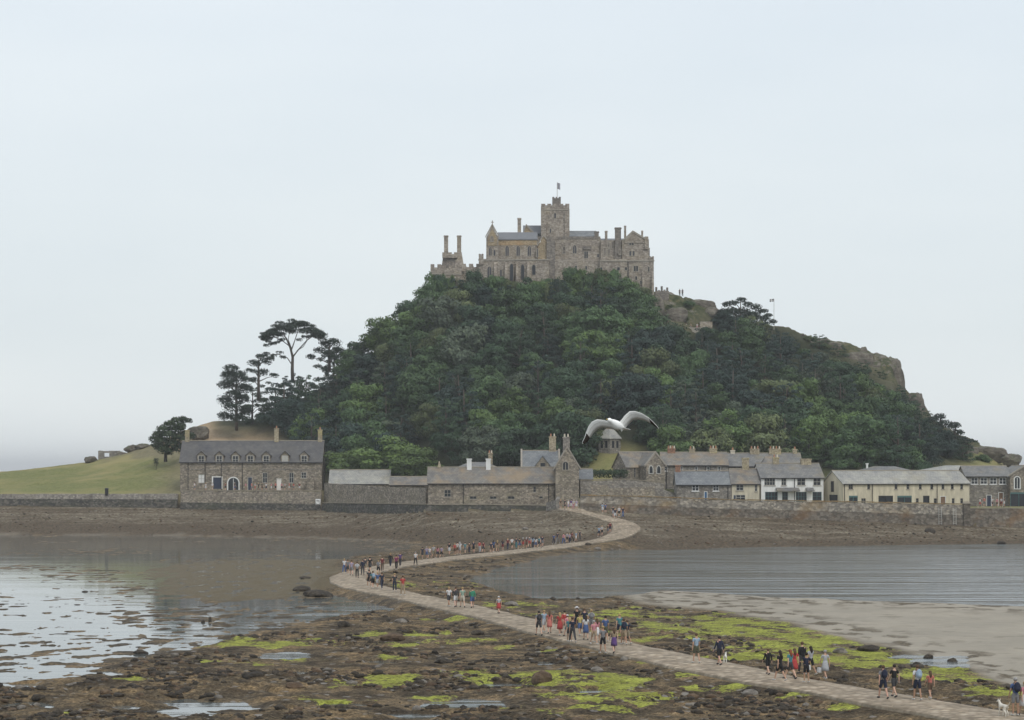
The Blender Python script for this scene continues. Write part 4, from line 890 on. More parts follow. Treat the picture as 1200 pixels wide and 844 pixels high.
cblock('stack_base', 518.3, 536.3, 297.8, 302.2, 513.6, 4.4, K, True, merl=(.7,.5,.4))
tapered(532, 544.5, 535.2, 540.8, 295, 318, 513.4, 3.6, 1.3, K, 'stack_base')
cstack(522.7, 4.8, 276, 299, 514.5, K); cstack(538, 4.8, 276, 297, 514.6, K)
# lower range with the arched undercroft
lw = cblock('lower_range', 561, 601, 303.5, 345, 513, 8, K, True, string=304.8)
lw2 = cblock('lower_range', 601, 643.3, 304, 345, 514, 8, K, False, string=304.5)
cblock('turret', 561, 566.5, 299.5, 310, 512.6, 2.2, K, True, merl=(.5,.4,.4))
carch(573.5, 312.5, 327, 4.6, 513); carch(587, 316, 326, 2, 513, mull=False)
for px_, yt, ybm in ((599.5,309.5,329),(612.5,310.5,328),(625.5,310.5,322)): carch(px_, yt, ybm, 3.6, 513 if px_ < 601 else 514, M['castle_dark'], M['glass'], True, False)
for px_ in (580.5, 593, 606, 619): 
    D_ = 513 if px_ < 601 else 514; x = cX(px_,D_); y = D_-cy0; q = MB(); q.prism_x([(y-1.1,cZ(345,D_)),(y+.01,cZ(345,D_)),(y+.01,cZ(308,D_)),(y-.3,cZ(309,D_)),(y-1.1,cZ(320,D_))], x-.3, x+.3); q.build('buttress', K, castle)
# chapel-like west range, warm stone, gable to the left
W0 = 516
cblock('west_range', 583, 631.5, 280.3, 305, W0, 7, K)
cblock('cornice', 583, 629, 280.2, 287.5, W0-.06, .5, KW)
g = cgable(569.8, 584, 278.5, 264.2, 306, W0-1.2, 1.0, K, True)
g2 = cgable(571.5, 582.5, 279.5, 268.5, 288, W0-1.35, .2, KW, False, 'gable_panel')
cblock('range_end', 570.3, 583.5, 278.8, 306, W0-.19, 7, K)
x = cX(577,W0-1.2); MB().tube([(x,W0-1.2-cy0+.4,cZ(264.2,W0)),(x,W0-1.2-cy0+.4,cZ(258.8,W0))], .09, 6).box(x-.3,x+.3,W0-1.2-cy0+.34,W0-1.2-cy0+.46,cZ(261,W0)-.08,cZ(261,W0)+.08).build('cross_finial', M['dressed'], castle)
carch(574.6, 290, 299.5, 3, W0-1.2); carch(579.5, 293, 300, 2, W0-1.2, mull=False); carch(576.5, 277, 283, 3.4, W0-1.35, glass=M['castle_dark'])
croof(583, 630, 280.2, 272.3, W0, 7, M['lead'])
for px_ in (594.3, 607.2, 620.3): carch(px_, 288.5, 300, 3.8, W0)
cstack(608.6, 4.2, 255.5, 276, W0+4.5, K)
# second gable and stepped gables before the tower
cgable(611.5, 632.5, 282, 265, 290, 522, .8, KW, True, 'gable', 616.5)
croof(613, 634.5, 273.5, 264.3, 524, 6, M['lead'])
croof(634.5, 650, 277.5, 265.8, 524, 6, M['lead'])
cgable(630.5, 646, 288.5, 277, 306, W0-.6, .7, KW, True, 'gable', 636.8)
cblock('porch_range', 629.8, 647, 288.3, 306, W0-.4, 6, K)
cblock('cornice', 630, 646, 288.2, 292.5, W0-.48, .5, M['stack_red'])
for px_ in (633.6, 636.8): crect(px_, 296, 302.5, 1.8, W0-.4)
crect(629.7, 292, 301, 1.2, W0-.6)
# central hall
ch_ = cblock('hall', 643, 704, 278.8, 345, 517, 12, K, False, string=305.2)
cblock('hall_parapet', 629, 703.5, 277.2, 280.2, 516.9, .5, KD)
croof(667, 699.5, 278, 270.6, 520, 7, M['slate_blue'])
carch(661, 289, 297, 3, 517, glass=KD, mull=False); carch(673.5, 287.5, 297, 4, 517, glass=M['leaded'])
crect(686.8, 294.8, 302.8, 4, 517, M['glass']); MB().box(cX(683,517), cX(693,517), 517-cy0-.35, 517-cy0-.003, cZ(292.5,517), cZ(289,517)).build('hood', KD, castle)
crect(700.8, 298, 301.5, 2, 517); crect(661.7, 310, 314, 2.4, 517)
cblock('lower_wall', 643, 706, 305.5, 345, 515, 3, K, False)
cblock('buttress_tower', 640.5, 650.5, 280, 345, 514.8, 3, KD)
crect(675, 311.5, 316, 2, 515); crect(687, 312, 316, 2, 515)
# great tower with stair turret and flag
tw = cblock('tower', 634.3, 667.2, 240.6, 300, 521, 6.6, K, True, merl=(.9,.45,.35))
MB().box(cX(634.3,521)-.1, cX(667.2,521)+.1, 521-cy0-.1, 521-cy0-.003, cZ(246,521)-.1, cZ(246,521)+.1).build('string_course', M['dressed'], tw)
for pa in (634.0, 661.6): MB().box(cX(pa,521), cX(pa+5.8,521), 521-cy0-.35, 521-cy0-.004, cZ(300,521), cZ(247.5,521)).build('buttress', K, tw)
tt_ = cblock('stair_turret', 647.3, 657.2, 232.3, 242, 522, 2.2, KD, True, merl=(.5,.35,.3))
crect(650.5, 250, 256, 2, 521, parent=None); crect(645, 268, 273, 1.4, 521)
x, y, z = cX(653,523), 523-cy0+.6, cZ(232,523)
fp = MB().tube([(x,y,z),(x,y,z+3.8)], [.08,.05], 6).build('flagpole', M['offwhite'], castle)
fl = MB(); nx_ = 8; vv = [(x+.05+.9*i/nx_*.75, y+.12*math.sin(i*.9), z+3.7-j*1.5-.25*i/nx_) for j in (0,1) for i in range(nx_+1)]; 
fl.add(vv, [(i, i+1, i+2+nx_, i+1+nx_) for i in range(nx_)]); fl.build('flag', paint('grey_flag_cloth', (.33,.33,.36), .9), fp)
# east block
cblock('east_range', 704, 735, 281.5, 345, 516.2, 9, K, False)
croof(703, 733, 282, 279.6, 519, 6, M['lead'])
for px_, yt, ybm, w_ in ((713.2,284.5,290,2),(718,284,291,2),(722.2,284,289,1.6),(709,291,299,2.6),(713.5,292,300,2)): crect(px_, yt, ybm, w_, 516.2, M['castle_dark'])
cstack(699.2, 5, 271.2, 284, 518.5, KD); cstack(710.4, 3, 270.5, 285, 519, K); cstack(724.3, 7, 266.6, 306, 515.4, KD); cstack(732.6, 2.4, 264.6, 284, 518, K); cstack(752.6, 2.2, 270.3, 284, 518, K)
cblock('east_tower', 729, 760.5, 280.6, 345, 515.6, 10, K, False)
cgable(732, 757, 281.5, 272.6, 285, 515.45, 7, K, True, 'gable', 741.5)
cblock('corner_turret', 755.5, 759.8, 277.2, 292, 515.2, 3, K, False); cblock('east_step', 757.5, 761.5, 290.5, 345, 515.8, 8, KD, False)
crect(740, 283.8, 287.3, 5, 515.6, M['glass']); crect(738.6, 294.5, 299.8, 2, 515.6); crect(742.5, 294.5, 299.8, 2, 515.6); crect(726.5, 293, 298, 1.8, 515.0, KD)
lo = cblock('lower_range', 703, 766.2, 303.5, 350, 513.6, 9, K, False, string=305.8)
cblock('corner_parapet', 760.5, 766.4, 302.4, 304.5, 513.5, 8, K, True, merl=(.5,.35,.4))
for px_, yt, ybm, w_ in ((704.6,313.5,317.5,2.2),(724.8,313.3,316.8,3),(733.6,313.3,316.5,2.2),(743.8,312,318,1.8),(746.6,312,318,1.8),(760.3,313,318.5,1.4),(751,329,333,1.4),(745.5,324,328,2)): crect(px_, yt, ybm, w_, 513.6, M['glass'])
MB().box(cX(736,513.6)-.1, cX(736,513.6)+.1, 513.6-cy0-.15, 513.6-cy0-.003, cZ(345,513.6), cZ(307,513.6)).build('downpipe', M['black'], castle)
for pa in (752.5, 763.5): MB().prism_x([(513.6-cy0-1.4,cZ(352,513.6)),(513.6-cy0+.01,cZ(352,513.6)),(513.6-cy0+.01,cZ(318,513.6)),(513.6-cy0-.25,cZ(320,513.6))], cX(pa,513.6), cX(pa+2.6,513.6)).build('buttress', K, castle)
tag(castle, 'grey stone castle with square flag tower, chimneys and chapel range on the summit', 'castle')
# outlying battlemented wall right of the castle
bw = empty('battlement_wall', (PX(768,514), 514, PZ(352,514))); q = MB(); wd_ = PX(784,514)-PX(768,514); hh = PZ(338,514)-PZ(352,514)
q.box(0, wd_, 0, .6, 0, hh-.6); 
for k, hz_ in enumerate((.9,.2,1.1,.3,.8)): q.box(k*wd_/5+.003, (k+.72)*wd_/5, .003, .597, hh-.62, hh-.6+hz_)
q.build('wall', KD, bw); tag(bw, 'short broken battlemented wall on the rocks just right of the castle', 'wall', kind='thing')
# look-out terrace cut in the crag
lt = empty('lookout_terrace', (PX(797,503), 503, PZ(386.5,503))); q = MB(); wd_ = PX(827,503)-PX(797,503); q.box(0, wd_, 0, .5, -2.2, .55); q.box(0, wd_, .5, 3, -2.2, -.12); q.build('terrace_wall', M['dressed'], lt)
q = MB().box(wd_-1.2, wd_+1.6, 1.0, 3.0, -.5, 1.9); q.build('stone_block', K, lt); tag(lt, 'pale stone look-out terrace in the crag below the summit, right of the castle', 'terrace')
# crag flag
f0 = empty('flagpole', (PX(907,515), 515, H(PX(907,515),515)-.5)); MB().tube([(0,0,0),(0,0,PZ(350,515)-f0.location.z)], [.07,.045], 6).build('pole', M['offwhite'], f0)
q = MB(); zt = PZ(350,515)-f0.location.z; n_ = 8; vv = [(-.04-.95*i/n_, .1*math.sin(i*.8), zt-.05-j*.6-.12*i/n_) for j in (0,1) for i in range(n_+1)]; q.add(vv, [(i,i+1,i+2+n_,i+1+n_) for i in range(n_)]); fo = q.build('flag', M['black'], f0)
q = MB(); q.box(-.7,-.5,-.14,.16,zt-.72,zt-.1); q.box(-.95,-.1,-.135,.155,zt-.48,zt-.34); q.build('white_cross', M['white'], fo)
tag(f0, 'thin flagpole with small black flag and white cross on the ridge right of the pines', 'flagpole')
# ------------------------------------------------------------------ crags, boulders, seaweed-covered stones
def rock_mesh(seed, sub=3, blocky=.6, flat=1.0):
    bm = bmesh.new(); bmesh.ops.create_icosphere(bm, subdivisions=sub, radius=1); r_ = random.Random(seed)
    cuts = [(Vector((r_.gauss(0,1), r_.gauss(0,1), r_.gauss(0,.8))).normalized(), r_.uniform(.55,.85)) for _ in range(11)]
    from mathutils import noise as mn
    off = Vector((seed*3.1, seed*1.7, seed*.9))
    for v in bm.verts:
        p = v.co.copy()
        for n_, d_ in cuts:
            k = p.dot(n_)
            if k > d_: p -= n_*(k-d_)*blocky
        p += p.normalized()*(.10*mn.noise(p*2.3+off)+.05*mn.noise(p*6+off)+.025*mn.noise(p*13+off))
        v.co = Vector((p.x, p.y, p.z*flat))
    me = bpy.data.meshes.new('rock'); bm.to_mesh(me); bm.free(); return me
def rock_mat(name, c1, c2, c3, moss=None, sc=1.2):
    m, nt, b = new_mat(name); co = objco(nt); geo = nt.nodes.new('ShaderNodeNewGeometry'); P = geo.outputs['Position']
    c = ramp(nt, noise(nt, P, sc, 6, .7), [(.3, c1), (.5, c2), (.7, c3)])
    mpz = N(nt, 'ShaderNodeMapping'); mpz.inputs['Scale'].default_value = (1, 1, 3.5); L(nt, P, mpz.inputs[0])
    c = mix(nt, .7, c, ramp(nt, noise(nt, mpz.outputs[0], .7, 3, .6), [(.38, (.55,.53,.5)), (.5, (1,1,1)), (.62, (1.2,1.18,1.14))]), 'MULTIPLY')
    if moss:
        sx = nt.nodes.new('ShaderNodeSeparateXYZ'); L(nt, geo.outputs['Normal'], sx.inputs[0])
        f = math_n(nt, 'MULTIPLY', ramp(nt, sx.outputs[2], [(.35, (0,)*3), (.8, (1,)*3)]), ramp(nt, noise(nt, P, .8, 4, .6), [(.45, (0,)*3), (.6, (1,)*3)])); c = mix(nt, f, c, moss)
    L(nt, c, b.inputs['Base Color']); bump(nt, b, noise(nt, P, sc*3, 5, .7), .7, .2); return m
M['crag'] = rock_mat('crag_granite', (.05,.045,.038), (.13,.114,.092), (.22,.20,.165), (.06,.07,.03), .5)
M['boulder'] = rock_mat('weedy_boulder', (.016,.013,.010), (.045,.036,.026), (.11,.09,.065), None, 3)
M['boulder_brown'] = rock_mat('brown_boulder', (.06,.038,.022), (.12,.08,.05), (.19,.14,.09), None, 3)
M['boulder_pale'] = rock_mat('pale_boulder', (.11,.1,.085), (.2,.18,.155), (.3,.275,.24), None, 3)
crag_me = [rock_mesh(s, 4, .85) for s in (1, 2, 3, 4, 5)]
for me in crag_me: me.materials.append(M['crag'])
CR = [(1032,446,50,40,515,'broad blocky cliff crag on the right skyline below the summit'),(1044,432,24,22,516,'square upper block on the broad right-hand cliff crag'),(1003,424,38,22,514,'weathered crag on the ridge, left of the broad cliff crag'),
 (1052,452,14,44,512,'narrow upright buttress at the right edge of the broad cliff crag'),(1072,474,26,34,512,'separate square crag lower on the right skyline, below the broad cliff'),(822,360,34,16,517,'rounded outcrop on the summit slope right of the castle'),
 (834,368,18,14,514,'overhanging rounded boulder above the look-out terrace'),(793,370,26,18,506,'pale rock face among scrub just below the short battlemented wall'),(770,362,14,30,505,'upright grey rock face against the castle corner'),
 (958,401,36,12,517,'long low outcrop on the ridge right of the flagpole'),(978,408,20,14,516,'stubby outcrop between the long low ridge rock and the crags'),(992,416,16,10,516,'small knob of rock on the ridge before the crags'),
 (1012,414,9,14,517,'pointed upright stone on the ridge just above the crags'),(1020,421,9,12,516,'slim leaning stone on the ridge right of the pointed one'),(934,394,24,8,517,'low flat outcrop on the ridge nearest the flagpole'),
 (1160,532,42,16,505,'long grey rocks on the grass at the far right foot of the mount'),(1186,540,24,14,500,'rounded rock ending the mount at the far right shore'),(1136,530,20,12,503,'low rock under the last pines of the right flank'),
 (155,527,18,10,518,'dark pointed rock on the left headland, right of the ruined hut'),(107,538,16,8,516,'pale flat rock on the headland just left of the ruined hut'),(144,533,14,6,517,'small low rock touching the right end of the ruined hut'),(168,524,18,7,517,'sloping slab of rock on the headland toward the lone windswept tree'),
 (233,507,26,14,500,'grey rounded slab in the bare earth above the long slate-roofed house'),(788,350,20,8,519,'low rocks on the skyline under two standing figures')]
for i, (px_, py_, wp, hp, D_, lab) in enumerate(CR):
    w_ = wp*D_/F; h_ = hp*D_/F; o = link_mesh('rock_outcrop', crag_me[i % 5].copy() if False else crag_me[i % 5]); o.location = (PX(px_,D_), D_, PZ(py_,D_)-h_*.08)
    o.scale = (w_*.62, max(w_*.5, 1.6), h_*.66); o.rotation_euler = (0, 0, rnd.uniform(-.25,.25)); tag(o, lab, 'rock', 'granite outcrops of the mount')
b_me = [rock_mesh(s, 3, .5) for s in (11, 12, 13, 14)]
BO = [(353,690.5,22,7,'boulder','dark weedy boulder beside the bay, just left of the causeway bend'),(372,696,34,8,'boulder','long dark weed-covered reef just below the first boulder at the bend'),(357,677,14,3,'boulder','small flat dark rock awash above the boulders at the bend'),
 (403,732,16,8,'boulder','black rounded rock by the pool in front of the causeway'),(634,794,24,14,'boulder_brown','ginger-brown boulder on the weed left of the bright green patch'),(460,747,30,9,'boulder_brown','wide brown rock in the bright green weed before the causeway'),
 (345,803,22,7,'boulder_brown','low ginger rock among the weed at the lower left'),(238,730,5,5,'boulder','small dark stub of rock standing at the edge of the left water'),(99,694,8,3,'boulder','tiny dark rock alone in the left bay'),(165,765,18,6,'boulder','dark rock on the point of weed below the left bay'),
 (246,726,4,6,'boulder','thin dark stone standing by the reflecting pool'),(600,708,16,6,'boulder_pale','grey stone on the far side of the causeway, left of the child in red'),(1117,777,14,10,'boulder','dark weed-capped rock in the small pool left of the sand'),(1088,771,12,8,'boulder','green-topped rock beside the small pool by the sand'),
 (985,763,16,7,'boulder_pale','grey stone half sunk in green weed behind the causeway'),(1018,760,26,8,'boulder','long dark rock in the green weed at the sand edge'),(840,760,14,6,'boulder_pale','pale stone in weed behind the two walkers'),(705,745,10,5,'boulder_pale','small pale stone at the causeway edge behind the large group'),
 (45,817,16,6,'boulder','dark lump of weed-covered rock at the lower left edge'),(520,775,20,7,'boulder','dark low rock in the brown weed at centre'),(880,812,20,7,'boulder_pale','pale grey stone below the causeway at lower right'),(700,785,16,6,'boulder_pale','pale stone below the causeway at centre right'),
 (470,728,14,5,'boulder_pale','rounded stone just below the causeway left of four walkers'),(560,742,16,6,'boulder','dark stone under the causeway edge at centre'),(300,790,20,6,'boulder','dark heap of weed rock left of the ginger rock'),
 (700,618,9,3,'boulder_pale','grey rock on the mound inside the causeway hairpin'),(689,612,8,3,'boulder','small dark rock on the mound inside the causeway hairpin'),(1174,637,10,4,'boulder','greenish mooring rock on the far right beach'),(1090,630,12,6,'boulder','dark rock on the beach below the cream barn'),(616,612,8,3,'boulder_pale','pale stone on the bank below the long store')]
for i, (px_, py_, wp, hp, mk, lab) in enumerate(BO):
    X_, D_, z_ = path_point(px_, py_+hp*.3); z_ = H(X_, D_); me = b_me[i % 4].copy(); me.materials.clear(); me.materials.append(M[mk]); o = link_mesh('boulder', me)
    w_ = wp*D_/F; h_ = hp*D_/F; o.location = (X_, D_, z_+h_*.15); o.scale = (w_*.6, w_*.55, h_*.75); o.rotation_euler = (0,0,rnd.uniform(0,3)); tag(o, lab, 'boulder', 'boulders on the shore')
# countless weed-covered stones of the flats and the upper beach
def scatter_stones(name, n, lab_regions, mats, smin, smax, seed, upper=False):
    rs = np.random.RandomState(seed); bm = bmesh.new(); bmesh.ops.create_icosphere(bm, subdivisions=1, radius=1); bv = np.array([v.co for v in bm.verts]); bf = np.array([[v.index for v in f.verts] for f in bm.faces]); bm.free()
    if upper:
        u = rs.uniform(-40, 1240, n*2); t = rs.uniform(.08, .97, n*2); Y = D_shore(u)+t*(D_wall(u)-D_shore(u)-.8)
    else:
        v = rs.uniform(648, 880, n*3)+0; u = rs.uniform(-40, 1240, n*3); Y = HC*F/(v-HZ)
    X = (u-600)/F*Y; z, k = ground(X, Y, True)
    if upper: ok = (k['dpath'] > CW_W+.6)
    else: cl = fbm(X*.12, Y*.09, 3, 300); ok = (rs.rand(len(X)) < sstep(-.25, .45, cl)) & (k['dpath'] > CW_W+.5) & (k['ins'] < .15) & (k['inl'] < .35) & (k['inr'] < .2) & (z > .02) & (k['weed'] < .3) & (k['beach'] == False) & (k['alg'] < .55)
    idx = np.where(ok)[0][:n]; X, Y, z = X[idx], Y[idx], z[idx]; m_ = len(idx)
    s = smin+(smax-smin)*rs.rand(m_)**3; s = s*(1 if upper else 1)
    sc = np.stack([s*rs.uniform(.8,1.4,m_), s*rs.uniform(.8,1.4,m_), s*rs.uniform(.4,.75,m_)], 1); a = rs.uniform(0, 6.28, m_)
    jit = 1+rs.uniform(-.28, .28, (m_, len(bv), 1)); p = bv[None]*jit*sc[:, None, :]
    c_, s_ = np.cos(a)[:, None], np.sin(a)[:, None]
    q = np.stack([p[..., 0]*c_-p[..., 1]*s_+X[:, None], p[..., 0]*s_+p[..., 1]*c_+Y[:, None], p[..., 2]+z[:, None]+s[:, None]*.12], -1).reshape(-1, 3)
    fs = (bf[None]+np.arange(m_)[:, None, None]*len(bv)).reshape(-1, 3)
    me = bpy.data.meshes.new(name); me.from_pydata(q.tolist(), [], fs.tolist())
    for mm in mats: me.materials.append(mm)
    mi = np.repeat(rs.choice(len(mats), m_, p=[.68,.26,.06][:len(mats)] if len(mats) == 3 else None), len(bf)); me.polygons.foreach_set('material_index', mi.astype(np.int32)); me.polygons.foreach_set('use_smooth', [True]*len(me.polygons))
    me.update(); return link_mesh(name, me)
o = scatter_stones('seaweed_stones', 12000, None, [M['boulder'], M['boulder_brown'], M['boulder_pale']], .04, .30, 5); tag(o, 'small weed-covered stones strewn over the brown tidal flats', 'stones', kind='stuff')
o = scatter_stones('beach_stones', 2600, None, [M['boulder_brown'], M['boulder'], M['boulder_pale']], .05, .28, 6, True); tag(o, 'loose stones of the upper beach below the sea walls', 'stones', kind='stuff')
# ------------------------------------------------------------------ foliage
def leaf_mat(name, fine=2.2):
    m, nt, b = new_mat(name); oi = nt.nodes.new('ShaderNodeObjectInfo'); geo = nt.nodes.new('ShaderNodeNewGeometry'); P = geo.outputs['Position']
    k = ramp(nt, noise(nt, P, .55, 4, .65), [(.3, (.66, .68, .70)), (.5, (1, 1, 1)), (.7, (1.42, 1.36, 1.15))])
    c = mix(nt, 1, oi.outputs['Color'], k, 'MULTIPLY')
    k2 = ramp(nt, noise(nt, P, fine, 2, .5), [(.35, (.85, .87, .88)), (.65, (1.16, 1.14, 1.1))]); c = mix(nt, 1, c, k2, 'MULTIPLY')
    L(nt, c, b.inputs['Base Color']); b.inputs['Roughness'].default_value = .7; b.inputs['Specular IOR Level'].default_value = .25; return m
M['leaf'] = leaf_mat('broad_leaves'); M['needle'] = leaf_mat('pine_needles', 3.5)
M['bark'] = paint('grey_bark', (.055, .048, .04), .95, .3, 4); M['bark_pale'] = paint('pine_bark', (.085, .07, .058), .95, .3, 4)
def leaves(centres, radii, n_each, size, seed, flat=.75, squash=1.0):
    """clumps of small leaf quads round each centre"""
    rs = np.random.RandomState(seed); C_ = []; Nn = []
    for (c, r) in zip(centres, radii):
        n = int(n_each*(r**1.7)); d = rs.normal(size=(n, 3)); d /= np.linalg.norm(d, axis=1)[:, None]; d[:, 2] = np.abs(d[:, 2])*1.0*np.where(rs.rand(n) < .72, 1, -1)
        rr = r*(.62+.45*rs.rand(n)**.6)
        lump = 1+.22*np.sin(d[:, 0]*5+c[0]*3)*np.sin(d[:, 1]*5+c[1]*2)
        p = np.array(c)[None]+d*(rr*lump)[:, None]*np.array([1, 1, flat]); C_.append(p); Nn.append(d)
    p = np.concatenate(C_); d = np.concatenate(Nn); n = len(p)
    nn = d+rs.normal(size=(n, 3))*.38; nn /= np.linalg.norm(nn, axis=1)[:, None]
    a = np.cross(nn, rs.normal(size=(n, 3))); a /= np.linalg.norm(a, axis=1)[:, None]; b_ = np.cross(nn, a)
    s = size*(.6+.8*rs.rand(n))[:, None]
    v = np.stack([p-a*s-b_*s*.45*squash, p+a*s*.15-b_*s*.75*squash, p+a*s+b_*s*.1, p+a*s*.1+b_*s*.7*squash], 1).reshape(-1, 3)
    return v, n
def leaf_mesh(name, v, n, mat):
    me = bpy.data.meshes.new(name); me.vertices.add(len(v)); me.vertices.foreach_set('co', v.astype(np.float32).ravel()); me.loops.add(n*4); me.polygons.add(n)
    me.loops.foreach_set('vertex_index', np.arange(n*4, dtype=np.int32)); me.polygons.foreach_set('loop_start', np.arange(0, n*4, 4, dtype=np.int32)); me.polygons.foreach_set('loop_total', np.full(n, 4, dtype=np.int32))
    me.materials.append(mat); me.update(calc_edges=True); return me
def limbs(mb, base, tips, r0, seed, fork=.45, bend=.12):
    rr = random.Random(seed); bx, by, bz = base
    for t in tips:
        t = Vector(t); s = Vector((bx, by, bz+(t.z-bz)*fork*rr.uniform(.5, 1))); mid = s.lerp(t, .5)+Vector((rr.uniform(-bend,bend),rr.uniform(-bend,bend),rr.uniform(0,bend)))*(t-s).length
        mb.tube([s, mid, t], [r0*.5, r0*.34, r0*.12], 5)
# unit trees: height about 10 m
def broad_tree(seed):
    rr = random.Random(seed); cs = []; rs_ = []
    Rh = rr.uniform(4.2, 5.1); Rv = rr.uniform(4.2, 5.0); zc = 5.0
    for k in range(30):
        th = rr.uniform(0, 6.28); z = rr.uniform(-.95, 1); q = math.sqrt(max(0, 1-z*z)); f = rr.uniform(.62, .92) if k > 4 else rr.uniform(.0, .4)
        cs.append((Rh*f*q*math.cos(th), Rh*f*q*math.sin(th), zc+Rv*f*z)); rs_.append(rr.uniform(1.25, 2.35))
    v, n = leaves(cs, rs_, 120, .24, seed, .78); cm = leaf_mesh('crown', v, n, M['leaf'])
    mb = MB(); mb.tube([(0,0,-1.5),(.1,0,1),(rr.uniform(-.2,.2),0,3.4),(0,.1,6.5)], [.36,.28,.2,.06], 8); limbs(mb, (0,0,1.6), [tuple(.7*a for a in c[:2])+(c[2],) for c in rr.sample(cs, 5)], .26, seed)
    return cm, mb.mesh('trunk', M['bark'], True)
def pine_tree(seed):
    rr = random.Random(seed); cs = []; rs_ = []
    n = 36
    for k in range(n):
        z = 1.0+8.8*(k/n)+rr.uniform(-.4,.4); w_ = 4.2*(1-((z-4.0)/7.5)**2)**.5 if abs(z-4) < 7.4 else 1; th = k*2.4+rr.uniform(-.5,.5); f = rr.uniform(.35, .9)
        cs.append((w_*f*math.cos(th), w_*f*math.sin(th), z)); rs_.append(rr.uniform(1.0, 1.9)*(1-.016*k))
    v, nn = leaves(cs, rs_, 110, .21, seed+50, .48, .6); cm = leaf_mesh('crown', v, nn, M['needle'])
    mb = MB(); mb.tube([(0,0,-1.5),(.1,.1,2),(rr.uniform(-.3,.3),0,5),(0,0,9.2)], [.30,.25,.18,.06], 8); limbs(mb, (0,0,1.2), [tuple(.8*a for a in c[:2])+(c[2],) for c in rr.sample(cs, 7)], .2, seed, .8, .06)
    return cm, mb.mesh('trunk', M['bark_pale'], True)
def shrub(seed):
    rr = random.Random(seed); cs = []; rs_ = []
    for k in range(26):
        th = rr.uniform(0, 6.28); z = rr.uniform(0, 1); q = math.sqrt(1-z*z); f = rr.uniform(.5, .9)
        cs.append((4.4*f*q*math.cos(th), 4.4*f*q*math.sin(th), 4.6*f*z+.4)); rs_.append(rr.uniform(1.0, 1.7))
    v, n = leaves(cs, rs_, 105, .22, seed+90, .85); cm = leaf_mesh('crown', v, n, M['leaf'])
    mb = MB(); mb.tube([(0,0,-1),(.1,0,1.2),(0,0,3)], [.3,.22,.06], 7); limbs(mb, (0,0,.3), rr.sample(cs, 6), .3, seed); return cm, mb.mesh('trunk', M['bark'], True)
BT = [broad_tree(s) for s in range(1, 7)]; PT = [pine_tree(s) for s in range(1, 6)]; SH = [shrub(s) for s in range(1, 5)]
HUES = {'dark blue-green': (.029, .051, .043), 'dark green': (.038, .069, .038), 'mid green': (.057, .099, .042), 'fresh green': (.083, .133, .045), 'olive green': (.092, .115, .052), 'grey-green': (.076, .100, .068), 'bright green': (.105, .160, .050)}
def plant(name, kit, x, y, z, sx, sz, hue, label, cat, group=None, rz=None, jit=.26):
    o = empty(name, (x, y, z), rnd.uniform(0, 6.28) if rz is None else rz); o.scale = (sx, sx, sz)
    h = HUES[hue] if isinstance(hue, str) else hue; k = 1+rnd.uniform(-jit, jit)
    for nm, me in (('crown', kit[0]), ('trunk', kit[1])):
        c = link_mesh(nm, me, o); c.color = (h[0]*k, h[1]*k, h[2]*k, 1)
    tag(o, label, cat, group); return o
TOPLIM = tab([(240,460),(262,452),(300,446),(335,436),(348,428),(360,417),(385,402),(400,398),(415,405),(425,388),(440,376),(470,356),(500,334),(510,324),(530,320),(560,327),(600,331),(650,322),(690,318),(720,321),(750,336),(765,352),(780,368),(800,386),(830,380),(845,360),(880,366),(905,380),(935,396),(960,410),(1000,426),(1050,458),(1075,480),(1090,494),(1120,506),(1145,522)])
# --- the wood: individual trees on the slope
wood = []; placed = []
rw = random.Random(77); NB = 0
cand_u = [rw.uniform(245, 1150) for _ in range(26000)]; cand_y = [rw.uniform(401, 516) for _ in range(26000)]
U_ = np.array(cand_u); Y_ = np.array(cand_y); X_ = (U_-600)/F*Y_; Z_ = ground(X_, Y_); PY_ = HZ+(HC-Z_)*F/Y_
inw = poly_sd(U_, PY_, WOODS, 1.0) > 0
keep_out = [(688,776,505,575),(765,835,340,398),(1000,1060,404,430),(1060,1090,452,486),(205,262,480,545),(262,300,498,545)]
# nearer slopes kept clear for the bright bushes in front of the wood
near_out = [(374,522,458),(905,1105,442),(280,378,450)]
for u_, y_, x_, z_, p_, ok in zip(U_, Y_, X_, Z_, PY_, inw):
    if not ok or any(a < u_ < b_ and c < p_ < d_ for a, b_, c, d_ in keep_out): continue
    if any(a < u_ < b_ and y_ < c for a, b_, c in near_out): continue
    if y_ < 428 and 690 < u_ < 960: continue          # the village stands here
    if y_ < 425 and 600 < u_ < 690: continue
    md = 4.9 if p_ < 420 else 5.6
    if any((x_-a)**2+(y_-b_)**2 < md*md for a, b_ in placed): continue
    room = (p_-float(TOPLIM(u_)))*y_/F
    if room < 3.2: continue
    placed.append((x_, y_)); wood.append((u_, y_, x_, z_, p_, room))
    if len(wood) >= 285: break
def zone(u_, p_):
    c = ('on far left flank' if u_ < 340 else 'on left flank' if u_ < 430 else 'left of castle' if u_ < 510 else 'below castle chimneys' if u_ < 580 else 'below chapel range' if u_ < 650
         else 'below flag tower' if u_ < 710 else 'below east tower' if u_ < 775 else 'below look-out terrace' if u_ < 840 else 'below ridge flagpole' if u_ < 930 else 'below crags' if u_ < 1030 else 'on far right flank')
    return ('high up, ' if p_ < 400 else 'mid-slope, ' if p_ < 455 else 'low down, ' if p_ < 500 else 'at hill foot, ')+c
recs = []
